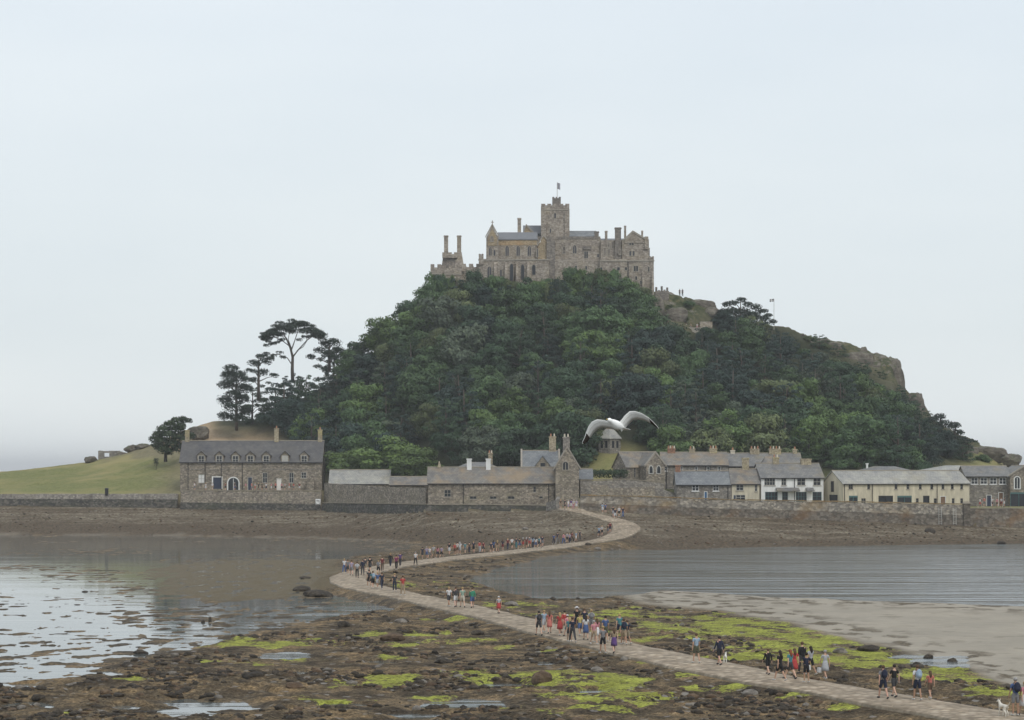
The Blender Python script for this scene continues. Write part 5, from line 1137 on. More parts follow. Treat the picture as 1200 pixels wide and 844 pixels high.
for (u_, y_, x_, z_, p_, room) in wood:
    pn = float(fbm(np.array([x_*.035]), np.array([y_*.05]), 2, 500)[0])
    pine_p = .85 if u_ < 370 else .9 if u_ > 1060 else .75 if (820 < u_ and p_ < 470) else .55 if (p_ > 480 and u_ < 650) else .12+.5*(pn < -.2)
    is_pine = rw.random() < pine_p
    if is_pine: hue = rw.choice(['dark blue-green', 'dark blue-green', 'dark green', 'grey-green' if rw.random() < .3 else 'dark green'])
    else:
        hue = rw.choices(['dark green', 'mid green', 'fresh green', 'olive green', 'grey-green', 'dark blue-green'], [.24, .30, .13+.15*(pn > .1), .12, .07, .14])[0]
    hgt = min(room*.98, rw.uniform(8.5, 12.5) if is_pine else rw.uniform(7.5, 11.5))
    recs.append((u_, y_, x_, z_, p_, is_pine, hue, hgt, zone(u_, p_)))
from collections import defaultdict
ORD = ['leftmost', 'second from left', 'third from left', 'fourth from left', 'fifth from left', 'sixth from left', 'seventh from left', 'eighth from left']
NUM = {2: 'two', 3: 'three', 4: 'four', 5: 'five', 6: 'six', 7: 'seven', 8: 'eight', 9: 'nine', 10: 'ten'}
byk = defaultdict(list)
for i, r_ in enumerate(recs): byk[(r_[5], r_[6], r_[8])].append(i)
labs = {}
for (ip, hue, zn), ids in byk.items():
    ids.sort(key=lambda i: recs[i][0]); kd = 'pine' if ip else 'broadleaf tree'; n = len(ids)
    for j, i in enumerate(ids):
        labs[i] = f'{hue} {kd} in the wood, {zn}' if n == 1 else f'{ORD[min(j,7)]} of {NUM.get(n,"many")} {hue} {kd}s, {zn}'
for i, (u_, y_, x_, z_, p_, ip, hue, hgt, zn) in enumerate(recs):
    kit = rw.choice(PT if ip else BT); s = hgt/10.3; 
    plant('pine_tree' if ip else 'broadleaf_tree', kit, x_, y_, z_-.5, max(s, .55)*rw.uniform(.95, 1.12), s, hue, labs[i], 'tree', 'trees of the wood on the mount')
# dense low trees crowded against the castle's foot
low = []
for u_ in list(range(507, 566, 11))+list(range(570, 740, 12))+[748, 756]:
    y_ = rw.uniform(506.5, 510.5); x_ = PX(u_+rw.uniform(-3,3), y_); z_ = H(x_, y_); top = PZ(float(TOPLIM(u_))+rw.uniform(-2,4), y_); hgt = max(3.0, top-z_+1.2)
    low.append((u_, x_, y_, z_, hgt))
for i, (u_, x_, y_, z_, hgt) in enumerate(low):
    hue = ['mid green', 'dark green', 'fresh green', 'mid green', 'olive green', 'dark green'][(i*7+i//3) % 6]; ends = 'under the castle chimneys' if u_ < 566 else 'under the chapel range' if u_ < 640 else 'under the flag tower hall' if u_ < 706 else 'under the east tower'
    recs2 = [q for q in low if (q[0] < 566) == (u_ < 566) and (q[0] < 640) == (u_ < 640) and (q[0] < 706) == (u_ < 706)]; j = recs2.index(low[i])
    plant('low_tree', (BT+SH)[(i*3) % 10], x_, y_, z_-1.2, .62, hgt/9.0 if (i*3) % 10 < 6 else hgt/5.4, hue, f"{ORD[min(j,7)]} of {NUM.get(len(recs2),'many')} low trees against the wall foot {ends}", 'tree', 'low trees at the castle foot')
# --- single trees one can point to
def at(px, py, D): return PX(px, D), D, PZ(py, D)
# big umbrella pine on the left skyline
def umbrella_pine():
    D = 505; x, y, z = at(343, 432, D); o = empty('umbrella_pine', (x, y, z)); k = D/F
    rr = random.Random(4); cs = []; rs_ = []
    for kx in range(60):
        a = rr.uniform(-1, 1); d_ = rr.uniform(-1, 1)*math.sqrt(1-a*a); top = 1-(a*a*.75); zz = 7.0+3.9*top*rr.uniform(.35, .97)-1.1*(a*a)
        cs.append((a*6.9+.3, d_*5.0, zz)); rs_.append(rr.uniform(.95, 1.5))
    for a, zz in ((-6.0,5.2),(-4.9,5.6),(-3.6,5.9),(-5.6,6.2),(-2.4,6.6),(2.6,7.2),(4.6,7.4),(1.4,6.6),(-6.4,6.6),(-5.2,6.9),(-6.9,8.0),(6.6,7.9),(5.8,7.6),(-2.8,6.4),(-4.2,5.7),(3.6,7.3)): cs.append((a, rr.uniform(-1,1), zz)); rs_.append(.75)
    for a, zz in ((-6.0,3.4),(-4.4,3.0),(-3.0,3.6),(-2.2,2.6),(-5.2,2.4)): cs.append((a, rr.uniform(-.6,.6), zz)); rs_.append(.85)
    v, n = leaves(cs, rs_, 150, .19, 9, .45, .6); c = link_mesh('crown', leaf_mesh('crown', v, n, M['needle']), o); c.color = (.022, .036, .026, 1)
    mb = MB(); mb.tube([(0,0,-3),(-.1,0,0),(.0,0,2.6),(-.5,.1,4.6),(-1.4,0,6.8),(-2.6,0,8.4)], [.42,.36,.30,.24,.16,.08], 8)
    for pts, r0 in (([(.0,0,2.6),(1.2,.2,4.2),(3.2,0,6.4),(5.6,0,8.0)],.2),([(-.3,0,4.2),(.4,.2,6.2),(1.2,0,8.6),(1.5,0,9.8)],.15),([(-.6,0,5.0),(-2.4,-.2,6.4),(-4.6,0,7.4)],.13),([(.9,.1,4),(2.4,.2,5.0),(3.6,0,6.9)],.1),([(0,0,.6),(-1.2,0,2.4),(-3.2,0,3.2),(-5.6,0,3.2)],.14),([(-1,0,6.2),(-2.8,.3,7.6),(-5.4,.2,8.4)],.09),([(-.2,0,4.4),(-1.0,0,6.6),(-.6,0,9.4)],.1),([(3.2,0,6.4),(3.2,0,7.6),(3,0,9)],.07)):
        mb.tube(pts, [r0*(1-.22*i) for i in range(len(pts))], 6)
    mb.build('trunk', M['bark_pale'], o, True); tag(o, 'tall umbrella pine with wide flat crown alone on the left skyline', 'tree')
umbrella_pine()
def irregular_pine(px, pyb, D, pts, label, seed, lean=0, size=.2):
    """pts: clumps as (column, row, radius m)"""
    x, y, z = at(px, pyb, D); o = empty('pine_tree', (x, y, z)); rr = random.Random(seed)
    cs = []; rs_ = []
    for a, b_, r in pts:
        for t in range(2): cs.append((PX(a, D)-x+rr.uniform(-.5,.5), rr.uniform(-1.6, 1.6), PZ(b_, D)-z+rr.uniform(-.3,.3))); rs_.append(r*rr.uniform(.8,1.1))
    v, n = leaves(cs, rs_, 130, size, seed, .55, .65); c = link_mesh('crown', leaf_mesh('crown', v, n, M['needle']), o); c.color = (.021, .036, .026, 1)
    top = max(q[2] for q in cs); mb = MB(); mb.tube([(0,0,-1.5),(lean*.2,0,top*.3),(lean*.6,0,top*.7),(lean,0,top*.97)], [.38,.3,.2,.06], 8)
    for q in cs[::2]: mb.tube([(lean*q[2]/top*.6,0,max(.3,q[2]-1.4)),(q[0]*.5+lean*.3,q[1]*.5,q[2]-.5),q], [.13,.09,.04], 5)
    mb.build('trunk', M['bark_pale'], o, True); tag(o, label, 'tree'); return o
irregular_pine(277, 497, 497, [(274,432,1.7),(268,440,1.8),(282,441,1.9),(265,452,1.7),(284,454,1.9),(275,462,1.9),(262,470,1.8),(284,468,1.9),(272,478,1.9),(288,480,1.8),(263,488,1.7),(277,490,1.8),(270,449,1.8),(290,444,1.2)], 'dense dark pine ending the wood at far left, dropping toward the bare earth', 31)
irregular_pine(303, 462, 505, [(300,425,1.3),(306,419,1.2),(312,424,1.2),(295,434,1.1),(307,436,1.3),(318,420,.9),(322,440,.9),(298,445,1.0)], 'open ragged pine between the dense far-left pine and the umbrella pine', 32)
irregular_pine(386, 428, 508, [(380,404,1.5),(390,402,1.6),(396,410,1.4),(374,410,1.3),(385,413,1.7),(366,418,1.1),(394,418,1.5)], 'rounded dark pine on the skyline just right of the umbrella pine', 33)
irregular_pine(868, 398, 511, [(868,353,1.1),(861,356,1.1),(852,357,1.1),(876,357,1.3),(886,361,1.4),(894,366,1.2),(848,364,1.2),(858,366,1.8),(870,367,2.0),(882,371,1.9),(895,375,1.5),(856,378,2),(870,380,2.2),(885,384,2),(843,374,1.3),(899,369,1.0),(905,377,1.0)], 'spreading dark pine on the ridge skyline left of the flagpole', 34)
for px, pb, D, tp, lab, sd_ in ((1100,524,492,[(1092,492,1.3),(1100,489,1.3),(1106,497,1.4),(1095,503,1.6),(1104,508,1.5),(1090,510,1.4)],'first of three windswept pines stepping down the right skyline',41),
    (1117,528,491,[(1113,501,1.2),(1120,498,1.1),(1124,507,1.3),(1112,512,1.4),(1121,515,1.2)],'middle of three windswept pines stepping down the right skyline',42),
    (1132,532,490,[(1130,514,1.0),(1137,517,.9),(1126,520,1.1),(1143,517,.6),(1134,523,1.0)],'lowest of three windswept pines stepping down the right skyline',43)):
    irregular_pine(px, pb, D, tp, lab, sd_, .6)
for px, pb, D, hgt, lab in ((1066,488,503,5.0,'topmost small pine on the skyline between the broad and the square crag'),(1090,504,500,5.2,'small pine on the skyline just below the square crag'),(1052,476,505,4.6,'stunted pine under the right edge of the broad cliff crag'),(1080,502,499,5.0,'stunted pine in front of the foot of the square crag'),
    (1030,462,506,5.2,'stunted pine before the middle of the broad cliff crag'),(1010,450,506,5.0,'stunted pine left of the broad cliff crag, below the pointed stone'),(960,418,510,4.8,'small pine below the long low ridge outcrop'),(982,430,509,4.8,'small pine below the stubby ridge outcrop'),(1128,534,488,4.4,'small pine behind the lowest windswept pine of the right skyline')):
    x_ = PX(px, D); plant('pine_tree', PT[int(px) % 5], x_, D, min(H(x_, D), PZ(pb, D)+1)-.4, .62, hgt/10.3, 'dark green', lab, 'tree', 'stunted pines about the crags')
# lone windswept tree on the headland
def windswept():
    D = 480; x, y, z = at(194, 536, D); o = empty('windswept_tree', (x, y, z)); rr = random.Random(8); cs = []; rs_ = []
    for a, b_, r in ((181,515,1.1),(186,510,1.2),(192,504,1.3),(199,498,1.3),(207,494,1.3),(215,492,1.0),(221,493,.7),(190,518,1.4),(198,511,1.6),(206,504,1.5),(213,500,1.1),(183,523,1.1),(192,527,1.3),(201,521,1.6),(209,514,1.5),(216,509,1.1),(208,525,1.2),(219,516,1.0),(224,511,.9),(198,529,1.0),(214,523,1.0)):
        for t in range(2): cs.append((PX(a,D)-x, rr.uniform(-2,2), PZ(b_,D)-z)); rs_.append(r)
    v, n = leaves(cs, rs_, 120, .2, 71, .75); c = link_mesh('crown', leaf_mesh('crown', v, n, M['leaf']), o); c.color = (.032, .050, .024, 1)
    mb = MB(); mb.tube([(0,0,-1),(0,0,.6),(.5,0,2.0),(1.0,0,4)], [.4,.34,.22,.1], 8)
    for e in ((-1.6,0,2.6),(2.4,.4,3.0),(3.6,0,3.6),(-1,0,3.6),(2.6,-.5,6.0)): mb.tube([(.1,0,.8),(e[0]*.5,e[1]*.5,e[2]*.5+.5),e], [.2,.13,.05], 6)
    mb.build('trunk', M['bark'], o, True); tag(o, 'lone windswept tree leaning right beside the left end of the long house', 'tree')
windswept()
sh = empty('young_tree', (PX(183,478), 478, H(PX(183,478),478)-.2)); v, n = leaves([(0,0,2.2),(0,.2,1.5)], [.6,.6], 260, .12, 3); c = link_mesh('crown', leaf_mesh('crown', v, n, M['leaf']), sh); c.color = (.04,.05,.028,1)
MB().tube([(0,0,-.3),(0,0,1.8)], [.07,.05], 6).build('trunk', M['bark'], sh); tag(sh, 'tiny shrub-like young tree just left of the windswept tree trunk', 'tree')
# bright broad trees behind the garden wall
for px, pb, D, sx, sz, hue, lab in ((456,556,453,1.48,.90,'bright green','broad bright green tree above the garden wall, biggest of the clump'),(412,556,456,1.08,.68,'bright green','lower bright green tree beside the long slate-roofed house'),
    (488,556,446,1.0,.66,'bright green','rounded bright green tree at the right of the clump above the garden wall'),(432,556,463,1.12,.84,'mid green','mid green tree at the back of the clump above the garden wall')):
    plant('broadleaf_tree', BT[int(px) % 6], PX(px,D), D, PZ(pb,D)-1.5, sx, sz, hue, lab, 'tree')
for px, pt, D, w_, hue, lab in ((1062,517,450,60,'mid green','large rounded dark bush above the roofs right of centre on the right flank'),(1030,522,446,50,'fresh green','domed green bush left of the large rounded bush above the cream barn'),(1002,516,455,56,'olive green','broad olive bush behind the two domed bushes above the cream barn'),
    (985,532,440,44,'mid green','low spreading bush above the white house end chimney'),(955,530,445,48,'mid green','low green bush above the white two-storey house'),(1018,536,436,26,'dark green','small dark bush peeping over the cream barn roof'),(1085,534,440,30,'dark green','dark rounded bush at the right end of the bush row'),
    (918,534,446,40,'olive green','olive bush behind the yellow lichened chimneys'),(790,520,440,42,'mid green','low bush above the red chimney of the upper cottages'),(752,514,446,30,'mid green','low bush at the right edge of the grass slope'),(764,478,452,34,'olive green','pale olive shrub directly behind the right wing of the gull')):
    hgt = (PZ(pt,D)-H(PX(px,D),D)+.4); plant('shrub', SH[int(px) % 4], PX(px,D), D, H(PX(px,D),D)-.4, w_*D/F/10.2, max(hgt,2)/6.2, hue, lab, 'bush', 'bushes above the village')
# clipped hedge at the foot of the grass slope
hd = link_mesh('hedge', leaf_mesh('hedge', *leaves([(i*.8, 0, .8) for i in range(9)], [.85]*9, 420, .12, 12, .9), M['leaf'])); hd.location = (PX(690,402), 402, PZ(558,402)-.4); hd.color = (.035,.06,.025,1); tag(hd, 'dark green hedge along the bottom of the grass slope right of the gatehouse', 'hedge')
# small bushes clinging to the crags
for px, py, D, w_, lab in ((965,408,511,26,'scrub bush among the ridge rocks left of the crags'),(1006,440,508,34,'scrub bush on the ledge below the upright ridge stone'),(985,424,509,22,'scrub bush in the gap before the broad cliff crag'),(808,356,513,20,'scrub bush on the skyline slope right of the two standing figures'),
    (783,388,500,24,'scrub bush under the pale rock face beside the terrace'),(1040,470,503,30,'scrub bush at the foot of the broad cliff crag'),(1090,500,498,26,'scrub bush under the square lower crag'),(1150,540,496,26,'scrub bush between the last pines and the shore rocks'),(948,398,512,20,'scrub bush between two flat ridge rocks right of the flagpole'),
    (786,362,511,18,'scrub bush on the slope just below the broken battlemented wall'),(822,378,507,22,'scrub bush above the right end of the look-out terrace'),(772,352,512,14,'scrub bush under the broken battlemented wall by the castle corner'),(800,375,506,18,'scrub bush above the left end of the look-out terrace'),(925,396,509,24,'scrub bush on the ridge just right of the flagpole'),
    (975,428,506,30,'scrub bush below the stubby ridge outcrop'),(1025,458,504,30,'scrub bush low on the face of the broad cliff crag'),(940,410,507,30,'scrub bush on the grass below the low flat ridge outcrop'),(1000,455,500,34,'scrub bush in the dip left of the broad cliff crag foot'),(1060,485,498,26,'scrub bush left of the square lower crag')):
    x_ = PX(px, D); plant('shrub', SH[int(px) % 4], x_, D, min(H(x_, D), PZ(py, D))-.2, w_*D/F/10.2, w_*D/F/16, rnd.choice(['olive green', 'mid green']), lab, 'bush', 'scrub on the crags')
print('trees', len(recs), len(low))
# ------------------------------------------------------------------ herring gull gliding between camera and island
def gull():
    D = 38.0; o_ = Vector((PX(722.5, D), D, PZ(497.5, D)))
    k = D/F   # metres per photo pixel there
    ax = Vector((.42, .58, -.20)).normalized()      # head -> tail
    mb = MB(); WH, GR, BK, YE = 0, 1, 2, 3
    side = ax.cross(Vector((0,0,1))).normalized(); up = side.cross(ax).normalized()
    secs = [(-.29,.004,.0),(-.275,.014,.0),(-.262,.030,.003),(-.235,.040,.006),(-.205,.039,.004),(-.17,.044,0),(-.10,.066,-.006),(-.02,.078,-.010),(.06,.070,-.008),(.13,.048,-.002),(.18,.030,.004),(.215,.018,.006)]
    n = 12; vs = []
    for t, r, dz in secs:
        c = ax*t+up*dz
        for j in range(n): a = 2*math.pi*j/n; vs.append(c+side*math.cos(a)*r*1.05+up*math.sin(a)*r)
    fs = [(i*n+j, i*n+(j+1)%n, (i+1)*n+(j+1)%n, (i+1)*n+j) for i in range(len(secs)-1) for j in range(n)]+[tuple(range(n)), tuple((len(secs)-1)*n+j for j in range(n-1,-1,-1))]
    mb.add(vs, fs, WH)
    # bill and eye
    b0 = ax*-.285; mb.tube([b0, b0-ax*.028, b0-ax*.05-up*.008], [.010,.008,.003], 6, YE)
    for s in (-1,1): mb.ball(ax*-.252+side*s*.027+up*.012, .005, 6, 4, BK)
    # tail fan
    tv = []
    for s in (-1,-.5,0,.5,1): tv.append(ax*(.34-.02*abs(s))+side*s*.085+up*.004)
    base = [ax*.17+side*s*.026 for s in (-1,-.5,0,.5,1)]; th = up*.006
    V = base+tv+[p-th for p in base]+[p-th for p in tv]; mb.add(V, [(i,i+1,i+6,i+5) for i in range(4)]+[(i+10,i+15,i+16,i+11) for i in range(4)]+[(5+i,6+i,16+i,15+i) for i in range(4)]+[(0,5,15,10),(4,14,19,9)], WH)
    # wings: leading edge points in photo offsets (dx,dz px from body centre) with depth, chord lengths
    def wg(le, ch, tipdir):
        P = []; m = len(le); rows = []
        for i, ((px, pz, dy), c) in enumerate(zip(le, ch)):
            p = Vector((px*k, dy, -pz*k)); t = i/(m-1); cd = (ax*.45+tipdir*.75).normalized()
            row = []
            for f in (0, .12, .35, .62, 1.0):
                camber = .055*c*math.sin(math.pi*f**.7); row.append((p+cd*c*f, camber, .030*c*(1-f)*(1 if f > 0 else .0)+.003, f, t))
            rows.append(row)
        nrm = Vector((0,0,1)); base = len(mb.v); up_ = []; lo_ = []
        for r_ in rows: up_.append([q[0]+nrm*(q[1]+q[2]) for q in r_]); lo_.append([q[0]+nrm*(q[1]-q[2]) for q in r_])
        nf = 5; V = [p for r_ in up_ for p in r_]+[p for r_ in lo_ for p in r_]; O = m*nf
        for i in range(m-1):
            t = (i+.5)/(m-1)
            for j in range(nf-1):
                f = (j+.5)/(nf-1)
                top = GR if t < .72 else BK; bot = WH if (j == 0 or t < .1) else (BK if (t > .70 or (t > .60 and j == 0)) else (GR if j in (2,3) and t > .15 else WH))
                if i == m-2: top = bot = WH if j < 3 else BK
                a, b_, c, d = i*nf+j, i*nf+j+1, (i+1)*nf+j+1, (i+1)*nf+j
                mb.add([V[a],V[b_],V[c],V[d]], [(0,1,2,3)], top); mb.add([V[a+O],V[b_+O],V[c+O],V[d+O]], [(3,2,1,0)], bot)
            a, d = i*nf+4, (i+1)*nf+4; mb.add([V[a],V[d],V[d+O],V[a+O]], [(0,1,2,3)], WH); a, d = i*nf, (i+1)*nf; mb.add([V[a],V[d],V[d+O],V[a+O]], [(3,2,1,0)], WH)
    wg([(-4,-1.0,.02),(-9,-3.2,0),(-16,-5.0,-.03),(-23,-5.6,-.05),(-29,-3.0,-.04),(-33,2.5,0),(-35.8,9.5,.05),(-37.5,15.5,.09),(-40.0,20.5,.13),(-39.5,22,.14)], [.20,.21,.215,.205,.19,.165,.135,.10,.055,.01], Vector((.42,.30,-.72)).normalized())
    wg([(2,-1,.02),(6,-5.5,.04),(10,-10.5,.06),(15.5,-15.3,.08),(22,-15.6,.10),(30,-13.2,.13),(38,-8.5,.16),(44,-3.0,.19),(49,2.2,.23),(50.5,4.5,.24)], [.20,.215,.22,.215,.20,.17,.14,.10,.055,.01], Vector((.10,.45,-.72)).normalized())
    mats = [paint('white_feathers', (.92,.92,.90), .8, .04, 20), paint('grey_feathers', (.72,.71,.69), .8, .15, 60), paint('black_feathers', (.045,.035,.03), .8), paint('yellow_bill', (.55,.38,.08), .5)]
    me = bpy.data.meshes.new('seagull'); me.from_pydata([tuple(v) for v in mb.v], [], mb.f)
    for q in mats: me.materials.append(q)
    me.polygons.foreach_set('material_index', mb.mi); bm = bmesh.new(); bm.from_mesh(me); bmesh.ops.remove_doubles(bm, verts=bm.verts, dist=.0012); bmesh.ops.recalc_face_normals(bm, faces=bm.faces); bm.to_mesh(me); bm.free()
    me.polygons.foreach_set('use_smooth', [True]*len(me.polygons)); o = link_mesh('seagull', me); o.location = o_
    tag(o, 'white gull with grey wings and black wingtips gliding in front of the dairy', 'gull')
gull()
# ------------------------------------------------------------------ people (shared pose meshes, own clothes colours)
_mc = {}
def cmat(c, nm='cloth'):
    key = tuple(round(x, 3) for x in c)
    if key not in _mc:
        m, nt, b = new_mat(nm); n = noise(nt, objco(nt), 9, 3, .6)
        L(nt, ramp(nt, n, [(.3, tuple(x*.82 for x in c)), (.7, tuple(min(1, x*1.1) for x in c))]), b.inputs['Base Color']); b.inputs['Roughness'].default_value = .9; _mc[key] = m
    return _mc[key]
COL = {'white': (.70,.70,.70), 'off-white': (.56,.54,.5), 'grey': (.22,.22,.23), 'dark grey': (.06,.06,.065), 'black': (.018,.018,.02), 'navy': (.022,.028,.06), 'blue': (.06,.12,.30), 'light blue': (.30,.42,.55), 'teal': (.05,.25,.28),
 'red': (.50,.04,.035), 'dark red': (.20,.025,.03), 'pink': (.60,.22,.26), 'magenta': (.28,.03,.12), 'purple': (.12,.05,.22), 'lilac': (.38,.32,.45), 'green': (.03,.28,.16), 'light green': (.30,.44,.34), 'olive': (.10,.105,.06), 'khaki': (.30,.25,.16),
 'tan': (.38,.28,.17), 'brown': (.14,.085,.05), 'yellow': (.55,.45,.12), 'cream': (.60,.55,.44), 'orange': (.55,.2,.06), 'light grey': (.42,.43,.45), 'coral': (.60,.16,.12)}
COL = {k: tuple(.86*(.82*x+.18*sum(c)/3) for x in c) for k, c in COL.items()}
SKINS = [(.50,.31,.22), (.58,.38,.28), (.40,.24,.16), (.55,.33,.25)]; HAIRS = {'dark': (.03,.022,.018), 'brown': (.10,.06,.035), 'blond': (.38,.27,.13), 'grey': (.32,.31,.30), 'red': (.22,.07,.03)}
def skin_mesh(name, verts, edges, radii, sub=1):
    me = bpy.data.meshes.new(name+'_skel'); me.from_pydata(verts, edges, []); ob = bpy.data.objects.new(name+'_skel', me); col.objects.link(ob)
    md = ob.modifiers.new('s', 'SKIN'); md.use_smooth_shade = True; md.branch_smoothing = .3
    for i, r in enumerate(radii): sv = me.skin_vertices[0].data[i]; sv.radius = r if hasattr(r, '__len__') else (r, r); sv.use_root = (i == 0)
    m2 = ob.modifiers.new('b', 'SUBSURF'); m2.levels = sub; m2.render_levels = sub
    dg = bpy.context.evaluated_depsgraph_get(); out = bpy.data.meshes.new_from_object(ob.evaluated_get(dg)); out.name = name
    bpy.data.objects.remove(ob); bpy.data.meshes.remove(me); return out
def pose(kind):
    """joint positions for a 1.72 m figure facing -y"""
    P = {}; P['pel'] = Vector((0,0,.96)); P['wst'] = Vector((0,0,1.10)); P['chs'] = Vector((0,0,1.30)); P['nkb'] = Vector((0,.01,1.46)); P['nck'] = Vector((0,0,1.52)); P['hed'] = Vector((0,-.015,1.615)); P['top'] = Vector((0,0,1.69))
    st = {'walk_a': (.42,.06,-.34,.30), 'walk_b': (-.34,.30,.42,.06), 'stroll': (.20,.03,-.18,.15), 'stand': (.03,0,-.03,0), 'sit': (1.5,1.5,1.45,1.5), 'bend': (.10,.05,-.08,.05)}[kind]
    for s, nm, hip, kn in ((1,'R',st[0],st[1]),(-1,'L',st[2],st[3])):
        h = Vector((s*.095,0,.90)); P['hip'+nm] = h
        d = Vector((0,-math.sin(hip),-math.cos(hip))); k = h+d*.43+Vector((s*.01,0,0)); P['kne'+nm] = k
        a2 = hip-kn*1.0; d2 = Vector((0,-math.sin(a2),-math.cos(a2))); a = k+d2*.40; P['ank'+nm] = a
        P['toe'+nm] = a+Vector((s*.02,-.13*math.cos(a2*.6),-.045+min(0,.09*math.sin(a2)))); P['hel'+nm] = a+Vector((0,.035,-.04))
        sh = Vector((s*.175,0,1.425)); P['sho'+nm] = sh
        sw = -hip*.75 if kind.startswith('walk') or kind == 'stroll' else (.5 if kind == 'sit' else .12*s)
        eb = .35 if kind != 'bend' else 1.6
        d = Vector((s*.17,-math.sin(sw),-math.cos(sw))).normalized(); e = sh+d*.29; P['elb'+nm] = e
        a3 = sw+eb; d = Vector((s*-.02 if kind == 'bend' else s*.05,-math.sin(a3),-math.cos(a3))).normalized(); w_ = e+d*.255; P['wri'+nm] = w_; P['han'+nm] = w_+d*.075; P['hd'+nm] = d
    mz = min(P['toeR'].z, P['toeL'].z, P['helR'].z, P['helL'].z)-.03
    if kind == 'sit': mz = -.0
    for k in P:
        if not k.startswith('hd'): P[k] = P[k]-Vector((0,0,mz))
    return P
def chain(P, names, rad, edges):
    idx = {n: i for i, n in enumerate(names)}; return [tuple(P[n]) for n in names], [(idx[a], idx[b]) for a, b in edges], [rad[n] for n in names]
LEGE = [('pel','hipR'),('hipR','kneR'),('kneR','ankR'),('pel','hipL'),('hipL','kneL'),('kneL','ankL')]
def body_mesh(P, nm):
    names = ['pel','wst','chs','nkb','nck','hed','top']+[a+s for s in 'RL' for a in ('hip','kne','ank','toe','sho','elb','wri','han')]
    R_ = dict(pel=(.135,.10), wst=(.12,.088), chs=(.145,.10), nkb=(.075,.065), nck=(.05,.05), hed=(.078,.092), top=(.055,.065), hip=(.08,.085), kne=(.052,.055), ank=(.034,.036), toe=(.038,.026), sho=(.055,.052), elb=(.040,.040), wri=(.027,.025), han=(.036,.020))
    rad = {n: R_[n[:3]] for n in names}
    E = [('pel','wst'),('wst','chs'),('chs','nkb'),('nkb','nck'),('nck','hed'),('hed','top')]+LEGE+[('ank'+s,'toe'+s) for s in 'RL']+[('chs','sho'+s) for s in 'RL']+[('sho'+s,'elb'+s) for s in 'RL']+[('elb'+s,'wri'+s) for s in 'RL']+[('wri'+s,'han'+s) for s in 'RL']
    me = skin_mesh('body_'+nm, *chain(P, names, rad, E), 1)
    # fingers, thumb, nose, ears, eyes joined into the same mesh
    mb = MB()
    for s, q in (('R',1),('L',-1)):
        h = P['han'+s]; d = P['hd'+s].normalized(); sd = Vector((0,-1,0)); sd = (sd-d*sd.dot(d)).normalized(); cu = d.cross(sd)*q
        for j, ln in enumerate((.060,.072,.068,.052)):
            b0 = h+d*.015+sd*(.024-.016*j); m1 = b0+d*ln*.5+cu*.004; m2 = m1+d*ln*.35+cu*.02*-1; mb.tube([b0-d*.02, m1, m2], [.0085,.0078,.006], 6)
        b0 = h-d*.035+sd*.022; mb.tube([b0, b0+sd*.028+d*.012, b0+sd*.036+d*.040], [.010,.009,.007], 6)
    hd = P['hed']; y = hd.y-.088
    mb.tube([(0,y+.01,hd.z+.018),(0,y-.020,hd.z-.012),(0,y+.004,hd.z-.020)], [.007,.012,.008], 6)
    for s in (-1,1): mb.ball((s*.082,hd.y+.005,hd.z-.002), .024, 6, 5, 0, (.45,.7,1)); mb.ball((s*.030,y+.012,hd.z+.015), .011, 6, 4, 1)
    mb.tube([(-.022,y+.008,hd.z-.042),(0,y+.001,hd.z-.043),(.022,y+.008,hd.z-.042)], .005, 5, 2)
    ex = mb.mesh('x', [], True); bm = bmesh.new(); bm.from_mesh(me); bm.from_mesh(ex); bm.to_mesh(me); bm.free()
    return me
